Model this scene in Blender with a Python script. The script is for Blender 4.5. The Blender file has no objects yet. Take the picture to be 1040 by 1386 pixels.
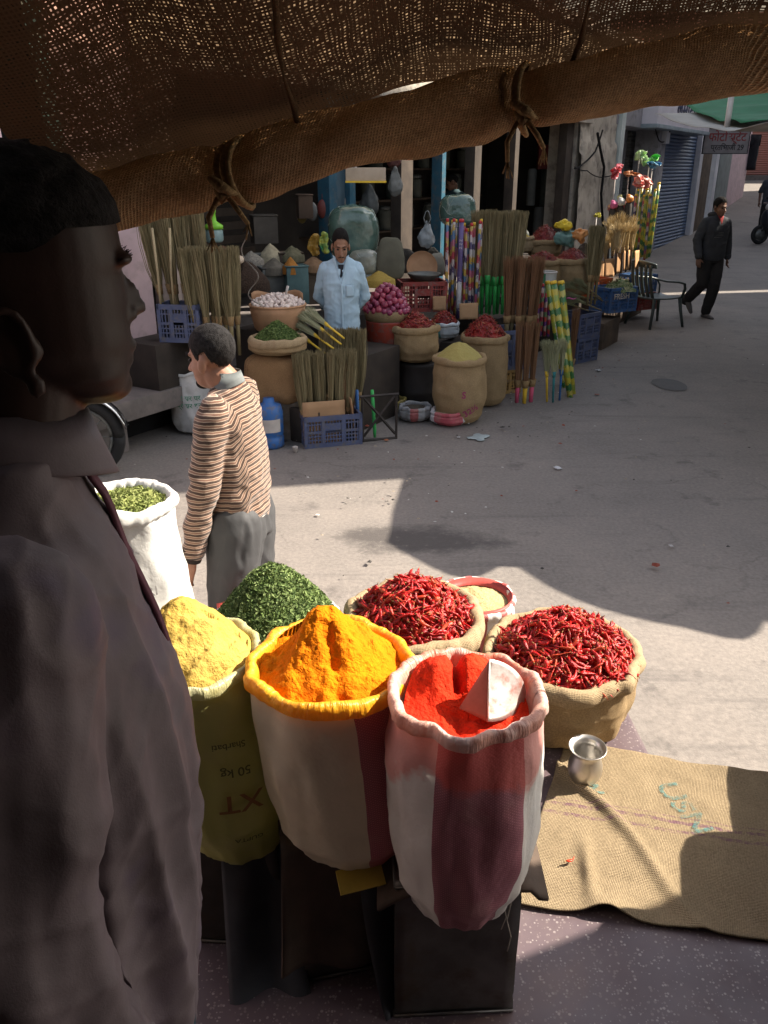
import bpy, bmesh, math, random
from mathutils import Vector as V, Matrix, Euler, noise
PI = math.pi
random.seed(7)
R = math.radians
SC = bpy.context.scene
COL = SC.collection

# ------------------------------------------------------------------ camera
CAM_H, FPX, PITCH = 2.17, 1116.0, R(22.6)
cs, sn = math.cos(PITCH), math.sin(PITCH)
cam_d = bpy.data.cameras.new('camera')
cam = bpy.data.objects.new('camera', cam_d); COL.objects.link(cam)
cam.location = (0, 0, CAM_H); cam.rotation_euler = (PI / 2 - PITCH, 0, 0)
cam_d.sensor_fit = 'VERTICAL'; cam_d.sensor_height = 36; cam_d.sensor_width = 27
cam_d.lens = 36 * FPX / 1386
cam_d.clip_start = .02; cam_d.clip_end = 800
SC.camera = cam

def ray(px, py):
    a, b = (px - 520) / FPX, -(py - 693) / FPX
    return V((a, cs + b * sn, -sn + b * cs))
def zg(y):                                   # the lane climbs beyond the stalls
    return 0 if y < 14 else .0033 * (y - 14) ** 2
def at_z(px, py, z=0.):
    d = ray(px, py); k = (z - CAM_H) / d.z
    return V((d.x * k, d.y * k, z))
def at_y(px, py, y):
    d = ray(px, py); k = y / d.y
    return V((d.x * k, y, CAM_H + d.z * k))
def at_g(px, py):                            # point on the road
    d = ray(px, py); k = 1.
    while k < 200:
        p = V((d.x * k, d.y * k, CAM_H + d.z * k))
        if p.z <= zg(p.y): return p
        k += .01
    return p
FO = V((-2.05, 7.43, 0)); FU = V((.524, .852, 0)); FN = V((.852, -.524, 0))   # facade origin, along, out to the street
FR = math.atan2(FU.y, FU.x)
def on_n(px, py, n):                         # point on the vertical plane n metres out from the shop fronts
    d = ray(px, py)
    k = (n + FO.dot(FN)) / (d.x * FN.x + d.y * FN.y)
    return V((d.x * k, d.y * k, CAM_H + d.z * k))
def fac(t, n, z): return FO + FU * t + FN * n + V((0, 0, z))
def on_plane(px, py, c, f):                  # vertical plane through c along f
    d = ray(px, py); m = V((-f.y, f.x, 0))
    k = (c.x * m.x + c.y * m.y) / (d.x * m.x + d.y * m.y)
    return V((d.x * k, d.y * k, CAM_H + d.z * k))

# ------------------------------------------------------------------ mesh builder
class MB:
    def __init__(s): s.v = []; s.f = []; s.uv = []; s.mi = []; s.m = 0
    def add(s, vs, fs, uvs=None):
        b = len(s.v); s.v += [tuple(v) for v in vs]
        s.uv += (uvs if uvs else [(v[0], v[2]) for v in vs])
        for f in fs: s.f.append(tuple(i + b for i in f)); s.mi.append(s.m)
        return s
    def box(s, c, sz, rot=None):
        x, y, z = [q / 2 for q in sz]; c = V(c)
        vs = [V((i * x, j * y, k * z)) for i in (-1, 1) for j in (-1, 1) for k in (-1, 1)]
        if rot is not None: vs = [rot @ q for q in vs]
        return s.add([q + c for q in vs], [(0, 1, 3, 2), (4, 6, 7, 5), (0, 4, 5, 1), (2, 3, 7, 6), (0, 2, 6, 4), (1, 5, 7, 3)])
    def tube(s, pts, r, seg=8, round_=False, sq=1., up=None):
        pts = [V(p) for p in pts]; n = len(pts)
        rs = list(r) if hasattr(r, '__len__') else [r] * n
        if round_:                                     # half-sphere ends
            a, b = (pts[0] - pts[1]).normalized(), (pts[-1] - pts[-2]).normalized()
            r0, r1 = rs[0], rs[-1]
            pts = [pts[0] + a * r0 * .98, pts[0] + a * r0 * .8, pts[0] + a * r0 * .45] + pts + [pts[-1] + b * r1 * .45, pts[-1] + b * r1 * .8, pts[-1] + b * r1 * .98]
            rs = [r0 * .2, r0 * .6, r0 * .89] + rs + [r1 * .89, r1 * .6, r1 * .2]; n = len(pts)
        vs, fs, uvs = [], [], []; nrm = None; L = 0
        for i, p in enumerate(pts):
            t = (pts[min(i + 1, n - 1)] - pts[max(i - 1, 0)])
            t = t.normalized() if t.length > 1e-9 else V((0, 0, 1))
            if nrm is None:
                a = V(up) if up else (V((0, 0, 1)) if abs(t.z) < .9 else V((1, 0, 0)))
                nrm = (a - t * a.dot(t)).normalized()
            else: nrm = (nrm - t * nrm.dot(t)).normalized()
            bn = t.cross(nrm)
            if i: L += (p - pts[i - 1]).length
            for k in range(seg):
                a = 2 * PI * k / seg
                vs.append(p + nrm * math.cos(a) * rs[i] * sq + bn * math.sin(a) * rs[i]); uvs.append((k / seg, L))
        for i in range(n - 1):
            for k in range(seg):
                k2 = (k + 1) % seg
                fs.append((i * seg + k, i * seg + k2, (i + 1) * seg + k2, (i + 1) * seg + k))
        fs.append(tuple(range(seg))[::-1]); fs.append(tuple(range((n - 1) * seg, n * seg)))
        return s.add(vs, fs, uvs)
    def grid(s, nu, nv, fn, closeu=False, cap0=False, cap1=False):
        vs, fs, uvs = [], [], []
        for j in range(nv + 1):
            for i in range(nu if closeu else nu + 1):
                p = fn(i / nu, j / nv)
                if len(p) == 2 and hasattr(p[0], '__len__'): q, w = p
                else: q, w = p, (i / nu, j / nv)
                vs.append(q); uvs.append(w)
        w_ = nu if closeu else nu + 1
        for j in range(nv):
            for i in range(nu):
                i2 = (i + 1) % w_ if closeu else i + 1
                fs.append((j * w_ + i, j * w_ + i2, (j + 1) * w_ + i2, (j + 1) * w_ + i))
        if cap0: fs.append(tuple(range(w_))[::-1])
        if cap1: fs.append(tuple(range(nv * w_, (nv + 1) * w_)))
        return s.add(vs, fs, uvs)
    def loft(s, rings):                                # rings of equal point count, closed and capped
        n = len(rings[0]); vs = [p for r in rings for p in r]; fs = []
        for j in range(len(rings) - 1):
            for i in range(n):
                i2 = (i + 1) % n
                fs.append((j * n + i, j * n + i2, (j + 1) * n + i2, (j + 1) * n + i))
        fs.append(tuple(range(n))[::-1]); fs.append(tuple(range((len(rings) - 1) * n, len(rings) * n)))
        return s.add(vs, fs)
    def ell(s, c, r, rot=None, seg=16, rings=10):
        c = V(c)
        def fn(u, v):
            a, b = 2 * PI * u, PI * (.02 + .96 * v)
            q = V((r[0] * math.cos(a) * math.sin(b), r[1] * math.sin(a) * math.sin(b), -r[2] * math.cos(b)))
            return (rot @ q if rot is not None else q) + c
        return s.grid(seg, rings, fn, True, True, True)
    def lathe(s, prof, seg=24, c=(0, 0, 0), cap0=True, cap1=True):
        c = V(c); n = len(prof) - 1
        def fn(u, v):
            r, z = prof[min(n, int(round(v * n)))]; a = 2 * PI * u
            return (V((r * math.cos(a), r * math.sin(a), z)) + c, (u, z))
        return s.grid(seg, n, fn, True, cap0, cap1)
    def merge(s, o, M=None):
        b = len(s.v); s.v += [tuple(M @ V(p)) for p in o.v] if M is not None else o.v
        s.uv += o.uv; s.mi += o.mi
        s.f += [tuple(i + b for i in f) for f in o.f]
        return s
    def mesh(s, name, mats, smooth=True, bevel=0, solid=0):
        me = bpy.data.meshes.new(name)
        me.from_pydata(s.v, [], s.f); me.update()
        uvl = me.uv_layers.new(name='UVMap')
        vi = [0] * len(me.loops); me.loops.foreach_get('vertex_index', vi)
        uvl.data.foreach_set('uv', [c for i in vi for c in s.uv[i]])
        for m in (mats if isinstance(mats, (list, tuple)) else [mats]): me.materials.append(m)
        if max(s.mi or [0]): me.polygons.foreach_set('material_index', s.mi)
        if bevel or solid:
            bm = bmesh.new(); bm.from_mesh(me)
            if solid: bmesh.ops.solidify(bm, geom=bm.faces[:], thickness=solid)
            if bevel:
                bmesh.ops.remove_doubles(bm, verts=bm.verts, dist=1e-6)
                ed = [e for e in bm.edges if len(e.link_faces) == 2 and e.calc_face_angle(0) > .6]
                bmesh.ops.bevel(bm, geom=ed, offset=bevel, segments=2, affect='EDGES', profile=.7)
            bm.to_mesh(me); bm.free()
        me.polygons.foreach_set('use_smooth', [bool(smooth)] * len(me.polygons))
        if smooth == 'auto': sharp(me)
        return me
    def build(s, name, mats, parent=None, loc=None, rz=0, **k):
        return link(name, s.mesh(name, mats, **k), parent, loc, rz)
def sharp(me, ang=.7):
    bm = bmesh.new(); bm.from_mesh(me)
    for e in bm.edges: e.smooth = not (len(e.link_faces) != 2 or e.calc_face_angle(0) > ang)
    bm.to_mesh(me); bm.free()
def link(name, me, parent=None, loc=None, rz=0):
    o = bpy.data.objects.new(name, me); COL.objects.link(o)
    if parent is not None: o.parent = parent
    if loc is not None: o.location = loc
    o.rotation_euler.z = rz
    return o
def tag(o, label, cat, group=None, kind=None):
    if label: o['label'] = label
    if cat: o['category'] = cat
    if group: o['group'] = group
    if kind: o['kind'] = kind
    return o
def thing(name, label, cat, loc=(0, 0, 0), rz=0, group=None):
    o = bpy.data.objects.new(name, None); COL.objects.link(o); o.empty_display_size = .1
    o.location = loc; o.rotation_euler.z = rz
    return tag(o, label, cat, group)
def copy_tree(o, parent=None):
    c = o.copy(); COL.objects.link(c)
    if parent is not None: c.parent = parent
    for ch in [q for q in COL.objects if q.parent is o]: copy_tree(ch, c)
    return c
def dup(o, loc, rz=0, label=None, group=None, scale=None, rot=None):
    c = copy_tree(o); c.location = loc; c.rotation_euler = rot if rot else (0, 0, rz)
    if label: c['label'] = label
    if group: c['group'] = group
    if scale: c.scale = (scale,) * 3 if not hasattr(scale, '__len__') else scale
    return c
def recentre(o, c):                               # move a world-built mesh's origin to c without moving the shape
    c = V(c); o.data.transform(Matrix.Translation(-c)); o.location = c
    return o
def remesh(mb, voxel, smooth=2, fac_=.5):
    me = bpy.data.meshes.new('tmp'); me.from_pydata(mb.v, [], mb.f); me.update()
    o = bpy.data.objects.new('tmp', me); COL.objects.link(o)
    m = o.modifiers.new('r', 'REMESH'); m.mode = 'VOXEL'; m.voxel_size = voxel; m.adaptivity = 0
    if smooth:
        q = o.modifiers.new('s', 'SMOOTH'); q.iterations = smooth; q.factor = fac_
    dg = bpy.context.evaluated_depsgraph_get()
    out = bpy.data.meshes.new_from_object(o.evaluated_get(dg))
    bpy.data.objects.remove(o); bpy.data.meshes.remove(me)
    out.polygons.foreach_set('use_smooth', [True] * len(out.polygons))
    return out
def displace(me, fn):                             # fn(co, normal) -> offset along the normal
    ns = [V(n.vector) for n in me.vertex_normals]
    for v, n in zip(me.vertices, ns):
        v.co = v.co + n * fn(v.co, n)
    me.update()
def fbm(p, oct=3): return noise.fractal(p, 1., 2., oct)
def nz(*a): return noise.noise(V(a))

# ------------------------------------------------------------------ materials
MATS = {}
def nodes(name):
    m = bpy.data.materials.new(name); m.use_nodes = True
    nt = m.node_tree; b = nt.nodes['Principled BSDF']; return m, nt, b
def nn(nt, t, **k):
    n = nt.nodes.new(t)
    for a, v in k.items():
        if a in n.inputs: n.inputs[a].default_value = v
        else: setattr(n, a, v)
    return n
def c4(c): return (c[0], c[1], c[2], 1)
def mixc(nt, f, a, b, mode='MIX'):
    n = nt.nodes.new('ShaderNodeMix'); n.data_type = 'RGBA'; n.blend_type = mode
    for s, v in ((0, f), (6, a), (7, b)):
        if hasattr(v, 'links'): nt.links.new(v, n.inputs[s])
        else: n.inputs[s].default_value = c4(v) if hasattr(v, '__len__') else v
    return n.outputs[2]
def math_(nt, op, a, b=0., c=0.):
    n = nt.nodes.new('ShaderNodeMath'); n.operation = op
    for s, v in enumerate((a, b, c)):
        if hasattr(v, 'links'): nt.links.new(v, n.inputs[s])
        else: n.inputs[s].default_value = v
    return n.outputs[0]
def ramp(nt, f, stops):
    n = nt.nodes.new('ShaderNodeValToRGB'); e = n.color_ramp.elements
    while len(e) < len(stops): e.new(.5)
    for q, (p, c) in zip(e, stops): q.position = p; q.color = c4(c) if hasattr(c, '__len__') else (c, c, c, 1)
    nt.links.new(f, n.inputs[0]); return n.outputs[0]
def noise_(nt, vec, scale, detail=4, rough=.6):
    n = nn(nt, 'ShaderNodeTexNoise', Scale=scale, Detail=detail, Roughness=rough)
    nt.links.new(vec, n.inputs['Vector']); return n.outputs[0]
def coord(nt, w='Object'): return nt.nodes.new('ShaderNodeTexCoord').outputs[w]
def geo_pos(nt): return nt.nodes.new('ShaderNodeNewGeometry').outputs['Position']
def bump(nt, b, h, strength=.3, dist=.01):
    n = nn(nt, 'ShaderNodeBump', Strength=strength, Distance=dist)
    nt.links.new(h, n.inputs['Height']); nt.links.new(n.outputs[0], b.inputs['Normal']); return n
def translucent(nt, b, col, fac_):
    t = nt.nodes.new('ShaderNodeBsdfTranslucent'); mx = nt.nodes.new('ShaderNodeMixShader')
    if hasattr(col, 'links'): nt.links.new(col, t.inputs[0])
    else: t.inputs[0].default_value = c4(col)
    mx.inputs[0].default_value = fac_
    nt.links.new(b.outputs[0], mx.inputs[1]); nt.links.new(t.outputs[0], mx.inputs[2])
    nt.links.new(mx.outputs[0], nt.nodes['Material Output'].inputs[0])
def M(name, col, col2=None, rough=.8, scale=6, bmp=.25, bscale=60, metal=0, spec=.3, trans=0, dist=.004, dirt=None, perobj=0, world=False):
    if name in MATS: return MATS[name]
    m, nt, b = nodes(name); co = geo_pos(nt) if world else coord(nt)
    col2 = col2 or tuple(c * .7 for c in col)
    f = noise_(nt, co, scale, 5)
    out = ramp(nt, f, [(.32, col2), (.66, col)])
    if dirt:
        out = mixc(nt, ramp(nt, noise_(nt, co, scale * 3.1, 6), [(.5, 0.), (.68, .8)]), out, dirt)
    if perobj:
        oi = nt.nodes.new('ShaderNodeObjectInfo')
        hs = nn(nt, 'ShaderNodeHueSaturation'); nt.links.new(out, hs.inputs['Color'])
        nt.links.new(math_(nt, 'MULTIPLY_ADD', oi.outputs['Random'], perobj, 1 - perobj / 2), hs.inputs['Value'])
        nt.links.new(math_(nt, 'MULTIPLY_ADD', oi.outputs['Random'], perobj * .06, .5 - perobj * .03), hs.inputs['Hue'])
        out = hs.outputs[0]
    nt.links.new(out, b.inputs['Base Color'])
    b.inputs['Roughness'].default_value = rough; b.inputs['Metallic'].default_value = metal
    b.inputs['Specular IOR Level'].default_value = spec
    if bmp: bump(nt, b, noise_(nt, co, bscale, 4), bmp, dist)
    if trans: translucent(nt, b, out, trans)
    MATS[name] = m; return m
def weave_h(nt, uv, per_u, per_v):                 # over-under height of a plain weave
    sp = nt.nodes.new('ShaderNodeSeparateXYZ'); nt.links.new(uv, sp.inputs[0])
    a = math_(nt, 'SINE', math_(nt, 'MULTIPLY', sp.outputs[0], 2 * PI / per_u))
    c = math_(nt, 'SINE', math_(nt, 'MULTIPLY', sp.outputs[1], 2 * PI / per_v))
    return a, c, sp
def jute(name, col=(.36, .24, .12), col2=None, per=(.004, .004), stripes=None, bmp=.5, space='UV', trans=.04, dark=.55):
    """loosely woven sacking; UV in metres"""
    if name in MATS: return MATS[name]
    m, nt, b = nodes(name); uv = coord(nt, 'UV'); ob = coord(nt)
    wob = nn(nt, 'ShaderNodeTexNoise', Scale=25.); nt.links.new(uv, wob.inputs['Vector'])
    va = nt.nodes.new('ShaderNodeVectorMath'); va.operation = 'MULTIPLY_ADD'
    nt.links.new(wob.outputs['Color'], va.inputs[0]); va.inputs[1].default_value = (.004, .004, 0); nt.links.new(uv, va.inputs[2])
    a, c, sp = weave_h(nt, va.outputs[0], *per)
    h = math_(nt, 'MAXIMUM', a, c)
    f = noise_(nt, ob, 7, 6)
    base = ramp(nt, f, [(.3, col2 or tuple(q * .68 for q in col)), (.68, col)])
    base = mixc(nt, .35, base, ramp(nt, noise_(nt, ob, 180, 2), [(.35, tuple(q * .45 for q in col)), (.65, tuple(min(1, q * 1.35) for q in col))]))
    base = mixc(nt, math_(nt, 'MULTIPLY', ramp(nt, h, [(.0, 1.), (.6, 0.)]), .6), base, tuple(q * dark for q in col))
    for (ax, lo, hi, sc, st) in (stripes or []):       # printed stripes along an axis of the cloth
        q = sp.outputs[ax]
        k = math_(nt, 'MULTIPLY', math_(nt, 'GREATER_THAN', q, lo), math_(nt, 'LESS_THAN', q, hi))
        k = math_(nt, 'MULTIPLY', k, math_(nt, 'MULTIPLY', ramp(nt, noise_(nt, ob, 60, 3), [(.35, 0.), (.6, 1.)]), st))
        base = mixc(nt, k, base, sc)
    nt.links.new(base, b.inputs['Base Color']); b.inputs['Roughness'].default_value = .95; b.inputs['Specular IOR Level'].default_value = .1
    bump(nt, b, math_(nt, 'ADD', math_(nt, 'MULTIPLY', h, .6), noise_(nt, ob, 30, 4)), bmp, .004)
    if trans: translucent(nt, b, base, trans)
    MATS[name] = m; return m
def woven(name, col, bands=(), trans=.12, per=(.0035, .0035), rough=.55, bmp=.25, dirtc=(.4, .34, .26), dirt=.25, stain=None):
    """woven plastic sacking; bands = (u0, u1, colour) in turns round the sack"""
    if name in MATS: return MATS[name]
    m, nt, b = nodes(name); uv = coord(nt, 'UV'); ob = coord(nt)
    sp = nt.nodes.new('ShaderNodeSeparateXYZ'); nt.links.new(uv, sp.inputs[0])
    base = mixc(nt, noise_(nt, ob, 5, 4), col, tuple(q * .86 for q in col))
    ang = math_(nt, 'ADD', sp.outputs[0], math_(nt, 'MULTIPLY', math_(nt, 'SUBTRACT', noise_(nt, ob, 9, 2), .5), .012))
    for u0, u1, bc in bands:
        k = math_(nt, 'MULTIPLY', math_(nt, 'GREATER_THAN', ang, u0), math_(nt, 'LESS_THAN', ang, u1))
        a = math_(nt, 'SINE', math_(nt, 'MULTIPLY', sp.outputs[0], 2 * PI * 120))
        c = math_(nt, 'SINE', math_(nt, 'MULTIPLY', sp.outputs[1], 2 * PI / .0062))
        w = ramp(nt, math_(nt, 'MULTIPLY', a, c), [(.3, tuple(q * .72 for q in bc)), (.75, tuple(min(1, q * 1.12 + .06) for q in bc))])
        base = mixc(nt, k, base, w)
    base = mixc(nt, math_(nt, 'MULTIPLY', ramp(nt, noise_(nt, ob, 11, 6), [(.5, 0.), (.75, 1.)]), dirt), base, dirtc)
    if stain:                                          # powder showing through near the mouth
        k = ramp(nt, math_(nt, 'ADD', sp.outputs[1], math_(nt, 'MULTIPLY', math_(nt, 'SUBTRACT', noise_(nt, ob, 9, 4), .5), .22)), [(stain[0], 0.), (stain[0] + .03, stain[2])])
        base = mixc(nt, k, base, stain[1])
    nt.links.new(base, b.inputs['Base Color']); b.inputs['Roughness'].default_value = rough
    h = math_(nt, 'ADD', math_(nt, 'MULTIPLY', noise_(nt, ob, 260, 2), .06), math_(nt, 'ADD', math_(nt, 'MULTIPLY', noise_(nt, ob, 26, 3), .5), math_(nt, 'MULTIPLY', math_(nt, 'ABSOLUTE', math_(nt, 'SUBTRACT', noise_(nt, ob, 11, 4), .5)), 2.)))
    bump(nt, b, h, bmp * 1.6, .007)
    if trans: translucent(nt, b, base, trans)
    MATS[name] = m; return m

def liner_mat(name, c, c2, trans=.3, rough=.36, sc=(46, 7)):
    """thin crumpled plastic; creases run over the roll"""
    m, nt, b = nodes(name); uv = coord(nt, 'UV'); ob = coord(nt)
    mp = nn(nt, 'ShaderNodeMapping'); mp.inputs['Scale'].default_value = (sc[0], sc[1], 1); nt.links.new(uv, mp.inputs[0])
    n1 = noise_(nt, mp.outputs[0], 1., 5, .6)
    base = ramp(nt, noise_(nt, ob, 11, 5), [(.36, c2), (.62, c)])
    base = mixc(nt, math_(nt, 'MULTIPLY', ramp(nt, n1, [(.35, 1.), (.55, 0.)]), .35), base, c2)
    nt.links.new(base, b.inputs['Base Color']); b.inputs['Roughness'].default_value = rough; b.inputs['Specular IOR Level'].default_value = .55
    rid = math_(nt, 'ABSOLUTE', math_(nt, 'SUBTRACT', n1, .5))
    bump(nt, b, math_(nt, 'ADD', rid, math_(nt, 'MULTIPLY', noise_(nt, ob, 60, 3), .2)), 1., .012)
    if trans: translucent(nt, b, base, trans)
    MATS[name] = m; return m
# ------------------------------------------------------------------ world, sun
SUN_EL, SUN_AZ = R(42), R(11)                     # azimuth from +X towards +Y
SC.world = bpy.data.worlds.new('World'); SC.world.use_nodes = True
wt = SC.world.node_tree
sky = wt.nodes.new('ShaderNodeTexSky'); sky.sky_type = 'NISHITA'; sky.sun_disc = False
sky.sun_elevation = SUN_EL; sky.sun_rotation = PI / 2 - SUN_AZ; sky.dust_density = 2.5; sky.air_density = 1.2
hz = wt.nodes.new('ShaderNodeHueSaturation'); hz.inputs['Saturation'].default_value = .55       # hazy winter sky
wt.links.new(sky.outputs[0], hz.inputs['Color']); wt.links.new(hz.outputs[0], wt.nodes['Background'].inputs[0]); wt.nodes['Background'].inputs[1].default_value = .088
sd = bpy.data.lights.new('sun', 'SUN'); sd.energy = 4.8; sd.angle = R(.55); sd.color = (1, .90, .76)
so = bpy.data.objects.new('sun', sd); COL.objects.link(so)
S = V((math.cos(SUN_AZ) * math.cos(SUN_EL), math.sin(SUN_AZ) * math.cos(SUN_EL), math.sin(SUN_EL)))
so.rotation_euler = S.to_track_quat('Z', 'Y').to_euler(); so.location = S * 30
SC.view_settings.view_transform = 'Standard'; SC.view_settings.look = 'None'; SC.view_settings.gamma = 1
SC.view_settings.exposure = 1.56
SC.cycles.max_bounces = 8; SC.cycles.transparent_max_bounces = 12; SC.cycles.use_denoising = True
SC.cycles.sample_clamp_indirect = 6

# ------------------------------------------------------------------ ground
def road_mat():
    m, nt, b = nodes('road'); co = geo_pos(nt)
    f = noise_(nt, co, .9, 8, .65)
    base = ramp(nt, f, [(.28, (.125, .112, .103)), (.5, (.185, .163, .147)), (.72, (.24, .208, .183))])
    base = mixc(nt, .4, base, ramp(nt, noise_(nt, co, 45, 4), [(.3, (.10, .09, .083)), (.7, (.27, .24, .21))]))
    st = ramp(nt, noise_(nt, co, 2.3, 7, .7), [(.58, 0.), (.68, 1.)])           # dried stains
    base = mixc(nt, math_(nt, 'MULTIPLY', st, .7), base, (.085, .075, .07))
    mp = nn(nt, 'ShaderNodeMapping'); mp.inputs['Scale'].default_value = (.5, 5, 1); mp.inputs['Rotation'].default_value = (0, 0, .5)
    nt.links.new(co, mp.inputs[0])
    st2 = ramp(nt, noise_(nt, mp.outputs[0], 1.2, 6, .65), [(.56, 0.), (.72, 1.)])   # tyre and drag marks
    base = mixc(nt, math_(nt, 'MULTIPLY', st2, .6), base, (.095, .085, .08))
    # damp trail in the middle of the street
    sp = nt.nodes.new('ShaderNodeSeparateXYZ'); nt.links.new(co, sp.inputs[0])
    dx = math_(nt, 'MULTIPLY', math_(nt, 'SUBTRACT', sp.outputs[0], .25), 1.3); dy = math_(nt, 'MULTIPLY', math_(nt, 'SUBTRACT', sp.outputs[1], 4.75), 3.2)
    d = math_(nt, 'ADD', math_(nt, 'MULTIPLY', dx, dx), math_(nt, 'MULTIPLY', dy, dy))
    k = math_(nt, 'MULTIPLY', math_(nt, 'ADD', d, math_(nt, 'MULTIPLY', noise_(nt, co, 4, 6, .7), 1.8)), .4)
    base = mixc(nt, ramp(nt, k, [(.42, .85), (.62, 0.)]), base, (.06, .053, .05))
    vo = nn(nt, 'ShaderNodeTexVoronoi', Scale=.55); vo.feature = 'DISTANCE_TO_EDGE'
    wv = nt.nodes.new('ShaderNodeVectorMath'); wv.operation = 'MULTIPLY_ADD'; nx_ = nn(nt, 'ShaderNodeTexNoise', Scale=1.7, Detail=5.); nt.links.new(co, nx_.inputs['Vector'])
    nt.links.new(nx_.outputs['Color'], wv.inputs[0]); wv.inputs[1].default_value = (1.3, 1.3, 0); nt.links.new(co, wv.inputs[2]); nt.links.new(wv.outputs[0], vo.inputs['Vector'])
    ck = math_(nt, 'MULTIPLY', ramp(nt, vo.outputs['Distance'], [(.0, 1.), (.008, 0.)]), ramp(nt, noise_(nt, co, 1.1, 3), [(.45, 0.), (.6, .35)]))
    base = mixc(nt, ck, base, (.05, .045, .042))                                     # hairline cracks
    gr = ramp(nt, noise_(nt, co, 16, 6, .75), [(.60, 0.), (.74, 1.)])
    base = mixc(nt, math_(nt, 'MULTIPLY', gr, .45), base, (.33, .29, .25))              # dust
    nt.links.new(base, b.inputs['Base Color']); b.inputs['Roughness'].default_value = .78; b.inputs['Specular IOR Level'].default_value = .35
    bump(nt, b, math_(nt, 'ADD', noise_(nt, co, 130, 3), math_(nt, 'MULTIPLY', noise_(nt, co, 6, 5), 2.)), .35, .006)
    return m
g = MB()
ys = [-30, -8, -2] + [q * .5 for q in range(0, 100)] + [60, 90, 150, 300]
xs = [-300, -60, -20] + [q for q in range(-10, 31, 1)] + [60, 300]
vs = [V((x, y, (zg(min(y, 40)) + .02 * nz(x * .4, y * .4, 0)))) for y in ys for x in xs]
nx = len(xs)
g.add(vs, [(j * nx + i, j * nx + i + 1, (j + 1) * nx + i + 1, (j + 1) * nx + i) for j in range(len(ys) - 1) for i in range(nx - 1)])
tag(g.build('road', road_mat()), 'dusty grey asphalt street with dark stains', 'road', kind='structure')

def terrazzo():
    m, nt, b = nodes('terrazzo'); co = geo_pos(nt)
    vo = nn(nt, 'ShaderNodeTexVoronoi', Scale=135.); nt.links.new(co, vo.inputs['Vector'])
    sepc = nt.nodes.new('ShaderNodeSeparateColor'); nt.links.new(vo.outputs['Color'], sepc.inputs[0])
    chip = math_(nt, 'MULTIPLY', math_(nt, 'LESS_THAN', vo.outputs['Distance'], math_(nt, 'MULTIPLY', sepc.outputs[1], .55)), math_(nt, 'GREATER_THAN', sepc.outputs[0], .42))
    base = ramp(nt, noise_(nt, co, 3, 6), [(.3, (.085, .058, .066)), (.7, (.135, .098, .108))])
    base = mixc(nt, chip, base, mixc(nt, sepc.outputs[2], (.27, .23, .225), (.17, .13, .13)))
    base = mixc(nt, math_(nt, 'MULTIPLY', ramp(nt, noise_(nt, co, 6, 6), [(.5, 0.), (.75, 1.)]), .4), base, (.12, .085, .075))
    nt.links.new(base, b.inputs['Base Color'])
    nt.links.new(ramp(nt, noise_(nt, co, 8, 5), [(.3, .34), (.7, .62)]), b.inputs['Roughness'])
    bump(nt, b, noise_(nt, co, 30, 4), .08, .003)
    return m
PZ = .37                                          # shop floor above the street
pl = [(-4, -1.5), (4.2, -1.5), (4.2, 1.34), (1.35, 2.02), (.885, 2.20), (.87, 2.64), (.2, 2.78), (-1.0, 2.86), (-4, 2.95)]
g = MB(); n = len(pl)
g.add([V((x, y, PZ)) for x, y in pl] + [V((x, y, -.1)) for x, y in pl], [tuple(range(n))] + [(i + n, (i + 1) % n + n, (i + 1) % n, i) for i in range(n)])
tag(g.build('shop_floor', terrazzo(), smooth=False, bevel=.012), 'raised maroon terrazzo shop floor speckled with pale chips', 'floor', kind='structure')

# ------------------------------------------------------------------ shop row across the street
m_pink = M('pink_plaster', (.62, .47, .50), (.50, .38, .41), .9, 3, .3, 40, dirt=(.42, .33, .33), world=True)
m_stone = M('carved_stone', (.34, .27, .23), (.20, .16, .14), .9, 5, .5, 30, world=True)
m_plinth = M('plinth_stone', (.17, .145, .135), (.10, .088, .082), .9, 3, .5, 25, dirt=(.1, .09, .085), world=True)
m_black = M('drain_dark', (.012, .011, .011), rough=.95)
m_wood = M('old_wood', (.12, .085, .06), (.06, .045, .035), .85, 4, .5, 50, world=True)
m_blue = M('blue_paint', (.025, .10, .15), (.02, .065, .10), .6, 4, .3, 40, dirt=(.10, .10, .10), world=True)
m_inner = M('dark_interior', (.055, .048, .043), (.03, .027, .025), .95, 2, .3, 20, world=True)  # very dark even base colour for the shop interior
m_beige = M('beige_plaster', (.52, .46, .38), (.34, .30, .25), .92, 1.6, .5, 14, dirt=(.16, .14, .125), world=True, dist=.02)
m_greyw = M('grey_wall', (.36, .35, .37), (.24, .235, .25), .9, 2, .4, 18, dirt=(.14, .135, .14), world=True)
shop = thing('spice_shop', 'old spice and broom shop with dark open front behind the stall goods', 'shop', fac(0, 0, 0), FR)
def fb(name, mat, t0, t1, n0, n1, z0, z1, parent=shop, bevel=.01, base=0.):   # box in facade coordinates (local x along, y inward)
    q = MB().box(((t0 + t1) / 2 - base, -(n0 + n1) / 2, (z0 + z1) / 2), (abs(t1 - t0), abs(n1 - n0), z1 - z0))
    return q.build(name, mat, parent, smooth='auto', bevel=bevel)
fb('side_wall', m_pink, -7, .03, -.35, 0, .45, 4.4)
fb('plinth', m_plinth, -7, -.02, -.3, .52, .28, .45, bevel=.03)
fb('plinth', m_plinth, -.02, 12.6, -2.6, .35, .0, .44, bevel=.03)
fb('drain_recess', m_black, -.80, -.02, .0, .12, 0, .28, bevel=0)
fb('plinth_block', m_plinth, -7, -.80, .0, .42, 0, .28, bevel=.02)
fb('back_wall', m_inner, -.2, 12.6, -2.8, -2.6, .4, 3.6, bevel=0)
fb('end_wall', m_inner, -.35, -.22, -2.6, -.35, .4, 3.6, bevel=0)
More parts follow.
